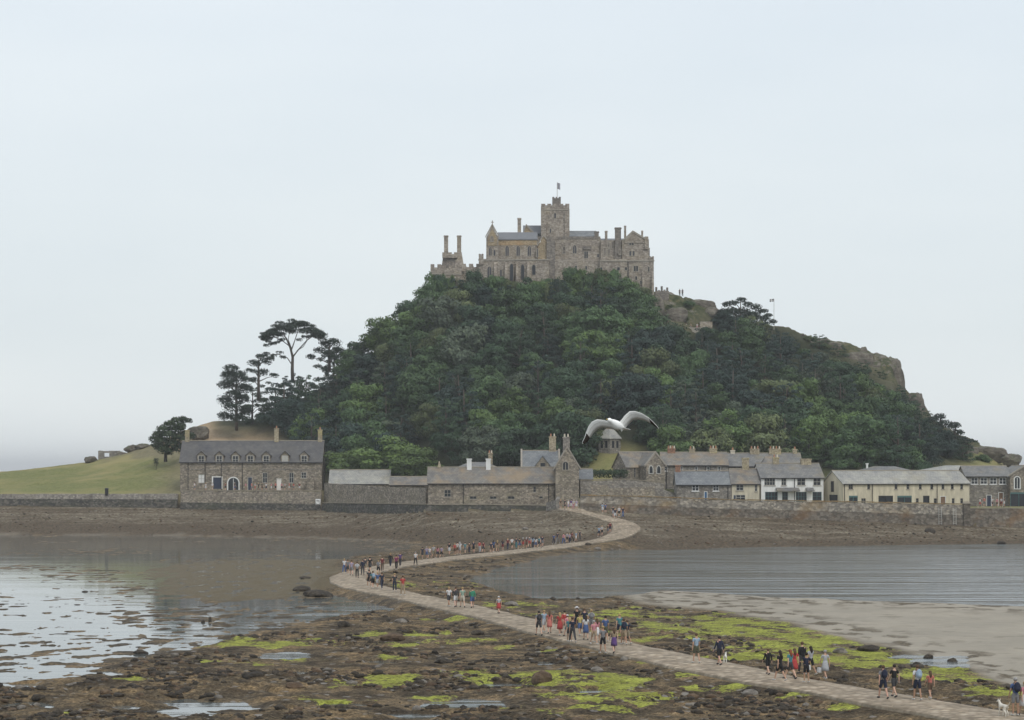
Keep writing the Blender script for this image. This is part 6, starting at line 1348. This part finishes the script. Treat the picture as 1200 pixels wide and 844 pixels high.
def garments(P, nm):
    G = {}
    def g(key, names, R_, E): G[key] = skin_mesh(key+'_'+nm, *chain(P, names, {n: (R_[n] if n in R_ else R_[n[:3]]) for n in names}, E), 1)
    Q = dict(P)
    for s in 'RL': Q['hal'+s] = P['sho'+s].lerp(P['elb'+s], .72); Q['thi'+s] = P['hip'+s].lerp(P['kne'+s], .85); Q['cuf'+s] = P['kne'+s].lerp(P['ank'+s], .93); Q['wrs'+s] = P['elb'+s].lerp(P['wri'+s], .9)
    Q['hem'] = P['pel']+Vector((0,0,-.05)); Pb = Q
    def gg(key, names, R_, E): G[key] = skin_mesh(key+'_'+nm, *chain(Q, names, {n: (R_[n] if n in R_ else R_[n[:3]]) for n in names}, E), 1)
    top = dict(hem=(.172,.135), wst=(.150,.115), chs=(.168,.122), nkb=(.088,.076), sho=(.072,.068), hal=(.062,.06), elb=(.055,.053), wrs=(.042,.04))
    gg('shirt', ['wst','hem','chs','nkb','shoR','halR','shoL','halL'], top, [('hem','wst'),('wst','chs'),('chs','nkb'),('chs','shoR'),('shoR','halR'),('chs','shoL'),('shoL','halL')])
    gg('jacket', ['wst','hem','chs','nkb','shoR','elbR','wrsR','shoL','elbL','wrsL'], {**top,'hem':(.182,.145),'wst':(.165,.125),'chs':(.182,.135)}, [('hem','wst'),('wst','chs'),('chs','nkb')]+[e for s in 'RL' for e in (('chs','sho'+s),('sho'+s,'elb'+s),('elb'+s,'wrs'+s))])
    gg('shorts', ['pel','wst','hipR','thiR','hipL','thiL'], dict(pel=(.155,.122), wst=(.14,.108), hip=(.105,.108), thi=(.088,.088)), [('pel','wst')]+[e for s in 'RL' for e in (('pel','hip'+s),('hip'+s,'thi'+s))])
    gg('trousers', ['pel','wst','hipR','kneR','cufR','hipL','kneL','cufL'], dict(pel=(.155,.122), wst=(.14,.108), hip=(.10,.105), kne=(.072,.075), cuf=(.060,.06)), [('pel','wst')]+[e for s in 'RL' for e in (('pel','hip'+s),('hip'+s,'kne'+s),('kne'+s,'cuf'+s))])
    for s in 'RL': Q['fo1'+s] = P['ank'+s]+Vector((0,.02,-.02)); Q['fo2'+s] = P['toe'+s]
    # skirt / dress: lofted rings from waist to knee height around both legs
    def loft(key, rings):
        mb = MB(); n = 16; vs = []
        for c, rx, ry in rings:
            for j in range(n): a = 2*math.pi*j/n; w_ = 1+.05*math.sin(a*5); vs.append((c[0]+rx*math.cos(a)*w_, c[1]+ry*math.sin(a)*w_, c[2]))
        mb.add(vs, [(i*n+j, i*n+(j+1)%n, (i+1)*n+(j+1)%n, (i+1)*n+j) for i in range(len(rings)-1) for j in range(n)]+[tuple(range(n)), tuple((len(rings)-1)*n+j for j in range(n-1,-1,-1))]); G[key] = mb.mesh(key+'_'+nm, [], True)
    kz = (P['kneR'].z+P['kneL'].z)/2; my = (P['kneR'].y+P['kneL'].y)/2; sp = abs(P['kneR'].y-P['kneL'].y)/2
    loft('skirt', [((0,my*.9,kz+.04),.21,.17+sp*.9),((0,my*.5,(kz+P['pel'].z)/2),.195,.16+sp*.5),((0,0,P['pel'].z),.17,.135),((0,0,P['wst'].z),.135,.105)])
    for s in 'RL':
        mb = MB(); a = P['ank'+s]; t = P['toe'+s]; mb.tube([a+Vector((0,.055,-.035)), a+Vector((0,.03,-.02)), a.lerp(t,.5)+Vector((0,0,-.008)), t+Vector((0,-.02,0)), t+Vector((0,-.055,-.002))], [.034,.046,.044,.042,.022], 8); G['shoe'+s] = mb.mesh('shoe_'+nm, [], True)
    h = P['hed']; 
    def cap(key, parts, tr=None):
        mb = MB()
        for c, r, sc in parts: mb.ball(c, r, 12, 8, 0, sc)
        G[key] = mb.mesh(key+'_'+nm, [], True)
    cap('short_hair', [((0,h.y+.022,h.z+.034), .104, (.93,.98,.88))])
    # long hair falls behind the neck
    mb = MB(); mb.ball((0,h.y+.022,h.z+.034), .107, 12, 8, 0, (.95,1,.9)); mb.tube([(0,h.y+.05,h.z+.02),(0,h.y+.085,h.z-.08),(0,h.y+.11,h.z-.20),(0,h.y+.10,h.z-.30)], [.085,.09,.08,.035], 10); G['long_hair'] = mb.mesh('long_hair_'+nm, [], True)
    mb = MB(); mb.ball((0,h.y+.012,h.z+.055), .106, 12, 8, 0, (.96,1.02,.72)); mb.tube([(0,h.y-.03,h.z+.048),(0,h.y-.10,h.z+.046),(0,h.y-.165,h.z+.036)], [.075,.062,.02], 10); 
    G['cap'] = mb.mesh('cap_'+nm, [], True)
    n = 14; mb = MB(); vs = []
    for rz, r in ((h.z+.15,.04),(h.z+.14,.085),(h.z+.055,.10),(h.z+.05,.19),(h.z+.035,.19),(h.z+.035,.09)):
        for j in range(n): a = 2*math.pi*j/n; vs.append((r*math.cos(a), h.y+.01+r*math.sin(a), rz))
    mb.add(vs, [(i*n+j, i*n+(j+1)%n, (i+1)*n+(j+1)%n, (i+1)*n+j) for i in range(5) for j in range(n)]+[tuple(range(n))]); G['sun_hat'] = mb.mesh('sun_hat_'+nm, [], True)
    return G
POSES = {}
for pk in ('walk_a', 'walk_b', 'stroll', 'stand', 'bend', 'sit'):
    P = pose(pk); bm_ = body_mesh(P, pk); G = garments(P, pk)
    for mm in (cmat(SKINS[0], 'skin'), M['black'], cmat((.35,.14,.12), 'lips')): 
        bm_.materials.append(mm)
    for q in G.values(): q.materials.append(cmat(COL['grey']))
    # eye / lip faces: the joined extras keep index 1, 2 only when material slots exist
    POSES[pk] = (P, bm_, G)
def child(parent, me, name, mat):
    o = link_mesh(name, me, parent); o.material_slots[0].link = 'OBJECT'; o.material_slots[0].material = mat; return o
pack_mb = MB(); pack_mb.ball((0,0,0), 1, 12, 9, 0, (.165,.10,.24)); pack_me = pack_mb.mesh('backpack', [], True); pack_me.materials.append(M['black'])
pack_pk = MB().ball((0,.075,-.07), 1, 10, 7, 0, (.11,.06,.10)).mesh('pocket', [], True); pack_pk.materials.append(M['black'])
strap_mb = MB()
for s in (-1,1): strap_mb.tube([(s*.09,.0,.17),(s*.10,-.12,.20),(s*.115,-.27,.12),(s*.12,-.27,-.03),(s*.13,-.10,-.14)], .016, 6)
strap_me = strap_mb.mesh('straps', [], True); strap_me.materials.append(M['black'])
bag_me = MB().frustum(0,0,-.18,.10,.13,.30,.12,.26).mesh('bag', [], False); bag_me.materials.append(M['black'])
strap2 = MB().tube([(0,-.10,.10),(0,-.06,.25),(0,.06,.25),(0,.10,.10)], .010, 6).mesh('bag_handle', [], True); strap2.materials.append(M['black'])
PEOPLE = []
def person(x, y, z, h, top, low, low_kind='shorts', top_kind='shirt', hair='brown', long=False, face=180, pk='walk_a', hat=None, pack=None, bag=None, where='', skin=0, kind='person', bare_low=False):
    """face: heading in degrees, 0 looks at the camera, 180 walks away from it"""
    P, bm_, G = POSES[pk]; o = link_mesh('person', bm_); o.location = (x, y, z); s = h/1.72; o.scale = (s, s, s); o.rotation_euler = (0, 0, R(face))
    o.material_slots[0].link = 'OBJECT'; o.material_slots[0].material = cmat(SKINS[skin % 4], 'skin')
    child(o, G['jacket' if top_kind == 'jacket' else 'shirt'], {'jacket': 'jacket', 'dress': 'dress_top'}.get(top_kind, 'shirt'), cmat(COL[top]))
    if top_kind == 'dress': child(o, G['skirt'], 'dress_skirt', cmat(COL[top]))
    else: child(o, G[low_kind], low_kind, cmat(COL[low]))
    for s2 in 'RL': child(o, G['shoe'+s2], 'shoe', cmat(COL['dark grey' if skin % 2 else 'off-white']))
    if hat in ('cap', 'sun_hat'): child(o, G['short_hair'], 'hair', cmat(HAIRS[hair])); child(o, G[hat], hat, cmat(COL['white' if pack != 'white' else 'navy'])).scale = (1.03,)*3 if False else (1,1,1)
    else: child(o, G['long_hair' if long else 'short_hair'], 'hair', cmat(HAIRS[hair]))
    o['_top'] = top
    rec = dict(o=o, x=x, y=y, top=top, low=low, lk=low_kind, tk=top_kind, where=where, hat=hat, pack=pack, long=long); PEOPLE.append(rec); del o['_top']
    if pack:
        c, s_ = math.cos(R(face)), math.sin(R(face)); ly = .20; b_ = link_mesh('backpack', pack_me); b_.location = (x-s_*ly*s, y+c*ly*s, z+P['chs'].z*s); b_.scale = (s, s, s); b_.rotation_euler = (0, 0, R(face))
        b_.material_slots[0].link = 'OBJECT'; b_.material_slots[0].material = cmat(COL[pack]); child(b_, pack_pk, 'pocket', cmat(COL[pack])); child(b_, strap_me, 'straps', M['black']); rec['packo'] = b_; rec['packc'] = pack
    if bag:
        hp = P['hanR']; c, s_ = math.cos(R(face)), math.sin(R(face)); b_ = link_mesh('shoulder_bag', bag_me); b_.material_slots[0].link = 'OBJECT'; b_.material_slots[0].material = cmat(COL[bag])
        lx, ly = hp.x*s, hp.y*s; b_.location = (x+lx*c-ly*s_, y+lx*s_+ly*c, z+(hp.z-.28)*s); b_.scale = (s, s, s); b_.rotation_euler = (0, 0, R(face)); child(b_, strap2, 'bag_handle', M['black']); rec['bago'] = b_; rec['bagc'] = bag
    return o
pr_ = random.Random(5)
def walker(px, py, h, top, low, where, low_kind='shorts', **kw):
    x, y, z = path_point(px, py); kw.setdefault('pk', pr_.choice(['walk_a', 'walk_b', 'stroll'])); kw.setdefault('face', None)
    if kw['face'] is None or kw['face'] == 'away':      # along the causeway toward the island
        i = int(np.argmin((CW[:, 0]-x)**2+(CW[:, 1]-y)**2)); j = min(i+3, len(CW)-1); i0 = max(j-6, 0); d = CW[j]-CW[i0]; a = math.degrees(math.atan2(d[0], -d[1])); kw['face'] = a+pr_.uniform(-14, 14)
    elif kw['face'] == 'toward':
        i = int(np.argmin((CW[:, 0]-x)**2+(CW[:, 1]-y)**2)); j = min(i+3, len(CW)-1); i0 = max(j-6, 0); d = CW[j]-CW[i0]; kw['face'] = math.degrees(math.atan2(d[0], -d[1]))+180+pr_.uniform(-14, 14)
    kw.setdefault('skin', pr_.randrange(4)); kw.setdefault('hair', pr_.choice(['dark', 'brown', 'brown', 'blond', 'grey']))
    return person(x, y, z, h, top, low, low_kind, where=where, **kw)
T = 'toward'
W = "at the near causeway's right edge"
walker(1190,839,1.80,'blue','grey',W, pack='navy', pk='stand'); walker(1201,839,1.66,'pink','white',W,'skirt', long=True, hair='blond')
W = "on near causeway before the pool"
walker(1035,819,1.74,'grey','navy',W, pack='navy'); walker(1048,817,1.70,'black','dark grey',W); walker(1075,821,1.78,'white','navy',W, pack='light blue'); walker(1090,819,1.45,'coral','brown',W, long=True)
W = "in cluster before green weed"
walker(900,790.5,1.50,'black','black',W, top_kind='jacket', pk='walk_b'); walker(914,798,1.70,'black','black',W, long=True, hair='dark'); walker(926,796,1.68,'teal','dark grey',W, long=True, hair='red'); walker(931,794,1.66,'red','red',W, top_kind='dress', long=True, hair='brown')
walker(940,790,1.82,'black','dark grey',W,'trousers', top_kind='jacket'); walker(945,800,1.62,'navy','black',W, pk='bend', hair='dark'); walker(950,791,1.66,'light grey','black',W, bag='white', long=True); walker(967,796,1.66,'light grey','grey',W, top_kind='dress', bag='white')
W = "in the pair before green weed"
walker(816,777.5,1.80,'light blue','olive',W); walker(843,779.5,1.76,'navy','black',W, top_kind='jacket', hair='dark')
W = "in the big mid-causeway group"
for a in ((631.5,745,1.78,'grey','dark grey','shorts',dict(pack='dark grey')),(637.5,741,1.62,'light blue','light grey','shorts',dict(hair='blond')),(644,742.5,1.62,'coral','coral','shorts',dict(top_kind='dress', long=True)),(656,745,1.66,'red','red','shorts',dict(top_kind='dress', long=True)),(661.5,742,1.64,'red','coral','shorts',{}),
    (665,746,1.55,'pink','teal','shorts',dict(hat='cap')),(667.5,752,1.64,'teal','dark grey','shorts',dict(long=True)),(671,753,1.74,'navy','dark grey','trousers',{}),(676,740,1.80,'black','navy','shorts',dict(hat='sun_hat')),(679.5,745,1.58,'yellow','blue','shorts',{}),(685,741,1.74,'navy','navy','trousers',{}),
    (686.5,750,1.64,'white','blue','skirt',dict(long=True)),(693,743,1.72,'light grey','grey','shorts',dict(pack='grey')),(696,755,1.62,'pink','tan','shorts',dict(long=True, face=T)),(699.5,753,1.60,'pink','white','skirt',dict(long=True)),(706.5,766,1.74,'grey','black','shorts',dict(hair='blond')),(709.5,752,1.74,'blue','olive','shorts',{}),
    (719.5,765.5,1.66,'tan','purple','skirt',dict(long=True)),(726,748,1.66,'teal','navy','shorts',{}),(731,756,1.80,'teal','tan','shorts',dict(pack='navy', top_kind='shirt')),(735,755,1.66,'navy','khaki','shorts',{})):
    walker(a[0], a[1], a[2], a[3], a[4], W, a[5], **a[6])
walker(584.5,719,1.42,'light grey','red',"alone between two groups", 'skirt', hat='cap')
W = "in row of four below bend"
walker(526,711,1.72,'white','dark grey',W); walker(534,711.5,1.74,'dark grey','white',W, top_kind='jacket'); walker(542,712,1.76,'light green','cream',W); walker(553.5,712.5,1.74,'green','blue',W, top_kind='jacket')
W = "near side of causeway bend"
walker(432.5,688,1.72,'dark grey','black',W); walker(437,690,1.76,'teal','black',W, pack='light blue'); walker(442.5,689.5,1.62,'blue','light grey',W); walker(447.5,691,1.72,'navy','navy',W,'trousers'); walker(462.5,693.5,1.74,'dark grey','navy',W,'trousers'); walker(472,698,1.84,'red','tan',W,'trousers')
W = "far side of causeway bend"
for a in ((403.5,672,'white','blue',{}),(407.5,673.5,'grey','dark grey',{}),(412,674.5,'lilac','grey',{}),(418.5,677,'white','black',dict(pack='light grey')),(425,674,'navy','dark grey',dict(top_kind='jacket')),(428,671,'dark grey','khaki',{}),(433.5,671,'black','dark grey',{}),(443.5,674,'off-white','black',dict(pack='grey')),(448,670,'dark red','brown',{}),
    (457.5,665,'black','navy',dict(top_kind='jacket')),(464.5,668,'magenta','black',{}),(469,664,'purple','dark grey',{})):
    walker(a[0], a[1], pr_.uniform(1.62,1.8), a[2], a[3], W, pr_.choice(['shorts','trousers']), **a[4])
W = "in line on far straight"
for a in ((487,662.5,'white','black'),(495,657.5,'navy','dark grey'),(500,655.5,'lilac','blue'),(503.5,656.5,'white','grey'),(508,654,'light grey','khaki'),(513,655.5,'pink','navy'),(517.5,656,'lilac','black'),(526.5,652.5,'black','white'),(533,651,'red','brown'),(536,650,'off-white','brown'),(539,650,'white','light grey'),(545,649,'teal','grey'),(550,648.5,'brown','navy'),
    (555,648.5,'navy','black'),(562,648,'red','light grey'),(566.5,648,'dark red','dark grey'),(575.5,648.5,'navy','brown'),(578.5,647,'blue','navy'),(583,647,'brown','tan'),(589,645.5,'navy','dark red'),(595,645,'dark red','navy'),(600,643.8,'white','olive'),(605,643.2,'navy','teal'),(609,643.5,'dark grey','blue'),(613,642.5,'brown','red'),(617,643.3,'dark red','brown'),
    (620.5,641.8,'grey','red'),(624.5,643,'light blue','navy'),(628,643,'white','blue'),(632,642.4,'teal','navy'),(635.5,641,'navy','grey')):
    walker(a[0], a[1], pr_.uniform(1.58,1.8), a[2], a[3], W, pr_.choice(['shorts','shorts','trousers']), long=pr_.random() < .35)
W = "just before the hairpin"
for a in ((649,638,'blue','navy'),(653.5,637,'navy','grey'),(660.5,638,'pink','blue'),(664.5,636.5,'light grey','black'),(667.5,637,'lilac','navy'),(670.5,635.8,'dark red','black'),(675,634.8,'light blue','white'),(679.5,634,'navy','dark grey')):
    walker(a[0], a[1], pr_.uniform(1.58,1.8), a[2], a[3], W, pr_.choice(['shorts','trousers']))
W = "in the causeway hairpin"
for a in ((702,629.5,'light blue','navy'),(705.5,628.5,'off-white','black'),(712.5,626,'brown','grey'),(715,625,'dark red','navy'),(718.5,621,'dark grey','light grey'),(721,623.5,'navy','white'),(725.5,618,'white','black'),(730,620.5,'navy','blue')):
    walker(a[0], a[1], pr_.uniform(1.62,1.8), a[2], a[3], W, pr_.choice(['shorts','trousers']))
W = "on ramp below harbour wall"
walker(706,606,1.72,'light blue','white',W); walker(709.5,605.5,1.6,'blue','dark grey',W)
W = "at gateway atop the ramp"
for a in ((657,597.5,'brown','tan'),(662,598,'black','dark grey'),(666,597.5,'white','lilac'),(669.5,598,'purple','white'),(675.5,597.5,'lilac','white'),(672,599,'off-white','pink')):
    walker(a[0], a[1], pr_.uniform(1.62,1.8), a[2], a[3], W, pr_.choice(['shorts','skirt','trousers']), pk='stand', face=pr_.uniform(-60,60))
# diners on the house terrace, visitors on the quay, figures on the crag
W = "on the long house terrace"
for px_, top, low in ((228,'white','grey'),(241,'off-white','white'),(249,'white','tan'),(264,'dark red','black'),(275,'dark grey','blue'),(288,'pink','khaki'),(295,'coral','grey'),(299,'light grey','coral'),(303,'dark grey','olive'),(307,'olive','brown'),(312,'white','navy'),(318,'pink','white'),(323,'coral','black'),(330,'pink','dark grey'),(334,'light grey','olive'),(339,'coral','white'),(344,'red','grey'),(351,'dark red','white')):
    D = 448.3+pr_.uniform(-1,1.2); x = PX(px_,D); person(x, D, H(x,D)+.02, pr_.uniform(1.6,1.78), top, low, where=W, face=pr_.uniform(-90,90), pk=pr_.choice(['stand','bend','stroll']), skin=pr_.randrange(4), hair=pr_.choice(['dark','brown','blond','grey']))
W = "on the quay"
for px_, top, low in ((1148.5,'white','red'),(1153.5,'coral','grey'),(1163,'white','navy'),(1168.5,'pink','brown'),(1173.5,'light grey','dark red'),(1177,'navy','white')):
    D = 390+pr_.uniform(0,3); x = PX(px_,D); person(x, D, H(x,D)+.02, pr_.uniform(1.6,1.78), top, low, where=W, face=pr_.uniform(-90,90), pk=pr_.choice(['stand','walk_a']), skin=pr_.randrange(4))
W = "on the skyline crag"
for px_ in (796.5,799.8): x = PX(px_,519); person(x, 519, PZ(347.6,519)+.02, 1.75, 'black', 'dark grey', 'trousers', where=W, pk='stand', face=30)
W = "on look-out terrace"
for px_, top, low in ((804,'white','tan'),(809.5,'khaki','grey'),(817,'off-white','pink'),(821,'pink','black')): x = PX(px_,504.5); person(x, 504.5, PZ(386.5,503)-.1, 1.7, top, low, where=W, pk='stand', face=pr_.uniform(-40,40))
# labels
def ppl_label(r, extra=''):
    g = f"{r['top']} dress" if r['tk'] == 'dress' else f"{r['top']} {'jacket' if r['tk']=='jacket' else 'top'}, {r['low']} {r['lk']},"
    return f"{g} {r['where']}"
bl = defaultdict(list)
for r_ in PEOPLE: bl[ppl_label(r_)].append(r_)
for k_, rs__ in bl.items():
    rs__.sort(key=lambda r: r['x']/r['y']); n = len(rs__)
    for j, r_ in enumerate(rs__): tag(r_['o'], ('person in ' if n == 1 else f"{ORD[j]} of {NUM[n]} in ")+k_, 'person', 'visitors '+('walking the causeway' if r_['y'] < 382 else 'on the island'))
for r_ in PEOPLE:
    if 'packo' in r_: tag(r_['packo'], f"{r_['packc']} backpack worn over a {r_['top']} top {r_['where']}", 'backpack', 'backpacks of the walkers')
    if 'bago' in r_: tag(r_['bago'], f"{r_['bagc']} bag held beside the {r_['top']} {'dress' if r_['tk']=='dress' else 'top'} {r_['where']}", 'bag', 'bags of the walkers')
# ------------------------------------------------------------------ dogs
def dog(px, py, h, c, label, face, tail_up=True):
    x, y, z = path_point(px, py); fw = Vector((0,-1,0)); V = []; E = []; Rr = []
    def j(p, r): V.append(p); Rr.append(r); return len(V)-1
    hp = j((0,.30,.60),(.10,.12)); ml = j((0,.05,.59),(.10,.11)); ch = j((0,-.25,.58),(.12,.155)); nk = j((0,-.38,.70),(.07,.08)); hd_ = j((0,-.46,.83),(.075,.08)); mz = j((0,-.60,.79),(.04,.04)); ns = j((0,-.67,.78),(.028,.026)); t1 = j((0,.42,.64),(.03,.03)); t2 = j((0,.56,.74 if tail_up else .5),(.022,.022)); t3 = j((0,.64,.86 if tail_up else .38),(.012,.012))
    E += [(hp,ml),(ml,ch),(ch,nk),(nk,hd_),(hd_,mz),(mz,ns),(hp,t1),(t1,t2),(t2,t3)]
    for s, o1, o2 in ((1,.05,-.05),(-1,-.06,.06)):
        a = j((s*.09,.27,.50),(.06,.09)); b_ = j((s*.10,.20+o1,.38),(.045,.06)); c_ = j((s*.10,.36+o1,.22),(.026,.028)); d_ = j((s*.10,.33+o1,.06),(.022,.024)); e_ = j((s*.10,.27+o1,.025),(.03,.022)); E += [(hp,a),(a,b_),(b_,c_),(c_,d_),(d_,e_)]
        a = j((s*.09,-.25,.46),(.05,.06)); b_ = j((s*.09,-.20+o2,.32),(.034,.038)); c_ = j((s*.09,-.25+o2,.17),(.024,.026)); d_ = j((s*.09,-.26+o2,.05),(.022,.022)); e_ = j((s*.09,-.31+o2,.025),(.03,.022)); E += [(ch,a),(a,b_),(b_,c_),(c_,d_),(d_,e_)]
    me = skin_mesh('dog', V, E, Rr, 1); mb = MB()
    for s in (-1,1): mb.frustum(s*.06,-.44,.86,.96,.06,.035,.015,.012)
    ex = mb.mesh('x', [], False); bm = bmesh.new(); bm.from_mesh(me); bm.from_mesh(ex); bm.to_mesh(me); bm.free(); me.materials.append(cmat(c, 'fur'))
    o = link_mesh('dog', me); s = h/.72; o.scale = (s,s,s); o.location = (x,y,z); o.rotation_euler = (0,0,R(face)); tag(o, label, 'dog')
    MB().ball((0,-.69,.785), .018, 6, 5).build('nose', M['black'], o)
dog(1176,840,.62,(.66,.62,.54),'white dog standing left of the walker at the right edge of the causeway',200); dog(850,777,.50,(.68,.66,.6),'small white dog at the feet of the walker in the navy jacket',170)
print('people', len(PEOPLE))
for o_ in scene.objects:
    if o_.parent is None and 'label' in o_:
        n_w = len(o_['label'].split())
        if n_w > 16 or n_w < 4: print('LABEL', n_w, o_.name, o_['label'])
# ------------------------------------------------------------------ overcast sky, soft sun, air
w = bpy.data.worlds.new('World'); scene.world = w; w.use_nodes = True
nt = w.node_tree; nt.nodes.clear()
out = nt.nodes.new('ShaderNodeOutputWorld'); bg = nt.nodes.new('ShaderNodeBackground'); sky = nt.nodes.new('ShaderNodeTexSky')
sky.sky_type = 'NISHITA'; sky.sun_disc = False; SUN_EL, SUN_ROT = R(48), R(150)
sky.sun_elevation = SUN_EL; sky.sun_rotation = SUN_ROT; sky.air_density = 1.5; sky.dust_density = 4
tc = nt.nodes.new('ShaderNodeTexCoord'); sx = nt.nodes.new('ShaderNodeSeparateXYZ'); L(nt, tc.outputs['Generated'], sx.inputs[0])
mp = nt.nodes.new('ShaderNodeMapping'); mp.inputs['Scale'].default_value = (2.2, 2.2, 8); L(nt, tc.outputs['Generated'], mp.inputs[0])
cn = noise(nt, mp.outputs[0], 1.6, 3, .5)
# even cloud sheet: slightly bluer near the zenith of the view, greyer low down (in units of the Nishita sky at strength 0.1)
cl = ramp(nt, sx.outputs[2], [(0, (9.8, 10.3, 10.3)), (.06, (8.2, 8.9, 9.2)), (.22, (8.1, 8.9, 9.6)), (1, (8.5, 9.1, 9.9))])
cl = mix(nt, 1, cl, ramp(nt, cn, [(.3, (.95, .962, .975)), (.7, (1.045, 1.035, 1.025))]), 'MULTIPLY')
L(nt, mix(nt, .93, sky.outputs[0], cl), bg.inputs['Color']); bg.inputs['Strength'].default_value = .1
L(nt, bg.outputs[0], out.inputs['Surface'])
sd = bpy.data.lights.new('sun', 'SUN'); sd.energy = 1.4; sd.angle = R(18); sd.color = (1, .96, .9)
so = bpy.data.objects.new('sun', sd); col.objects.link(so)
az = math.pi/2-SUN_ROT   # matches the sky's sun_rotation (clockwise from +Y)
dirv = Vector((math.sin(SUN_ROT)*math.cos(SUN_EL), math.cos(SUN_ROT)*math.cos(SUN_EL), math.sin(SUN_EL)))
so.rotation_euler = dirv.to_track_quat('Z', 'Y').to_euler(); so.location = dirv*200
hz = MB().box(-31000, 31000, -60, 31000, -4.2, 84).build('haze', [])
hm = bpy.data.materials.new('haze_air'); hm.use_nodes = True; ht = hm.node_tree; ht.nodes.clear()
ho = ht.nodes.new('ShaderNodeOutputMaterial'); pv = ht.nodes.new('ShaderNodeVolumePrincipled'); pv.inputs['Density'].default_value = 1.5e-4
pv.inputs['Color'].default_value = (.97, .985, 1, 1); L(ht, pv.outputs[0], ho.inputs['Volume']); hz.data.materials.append(hm); tag(hz, kind='stuff')
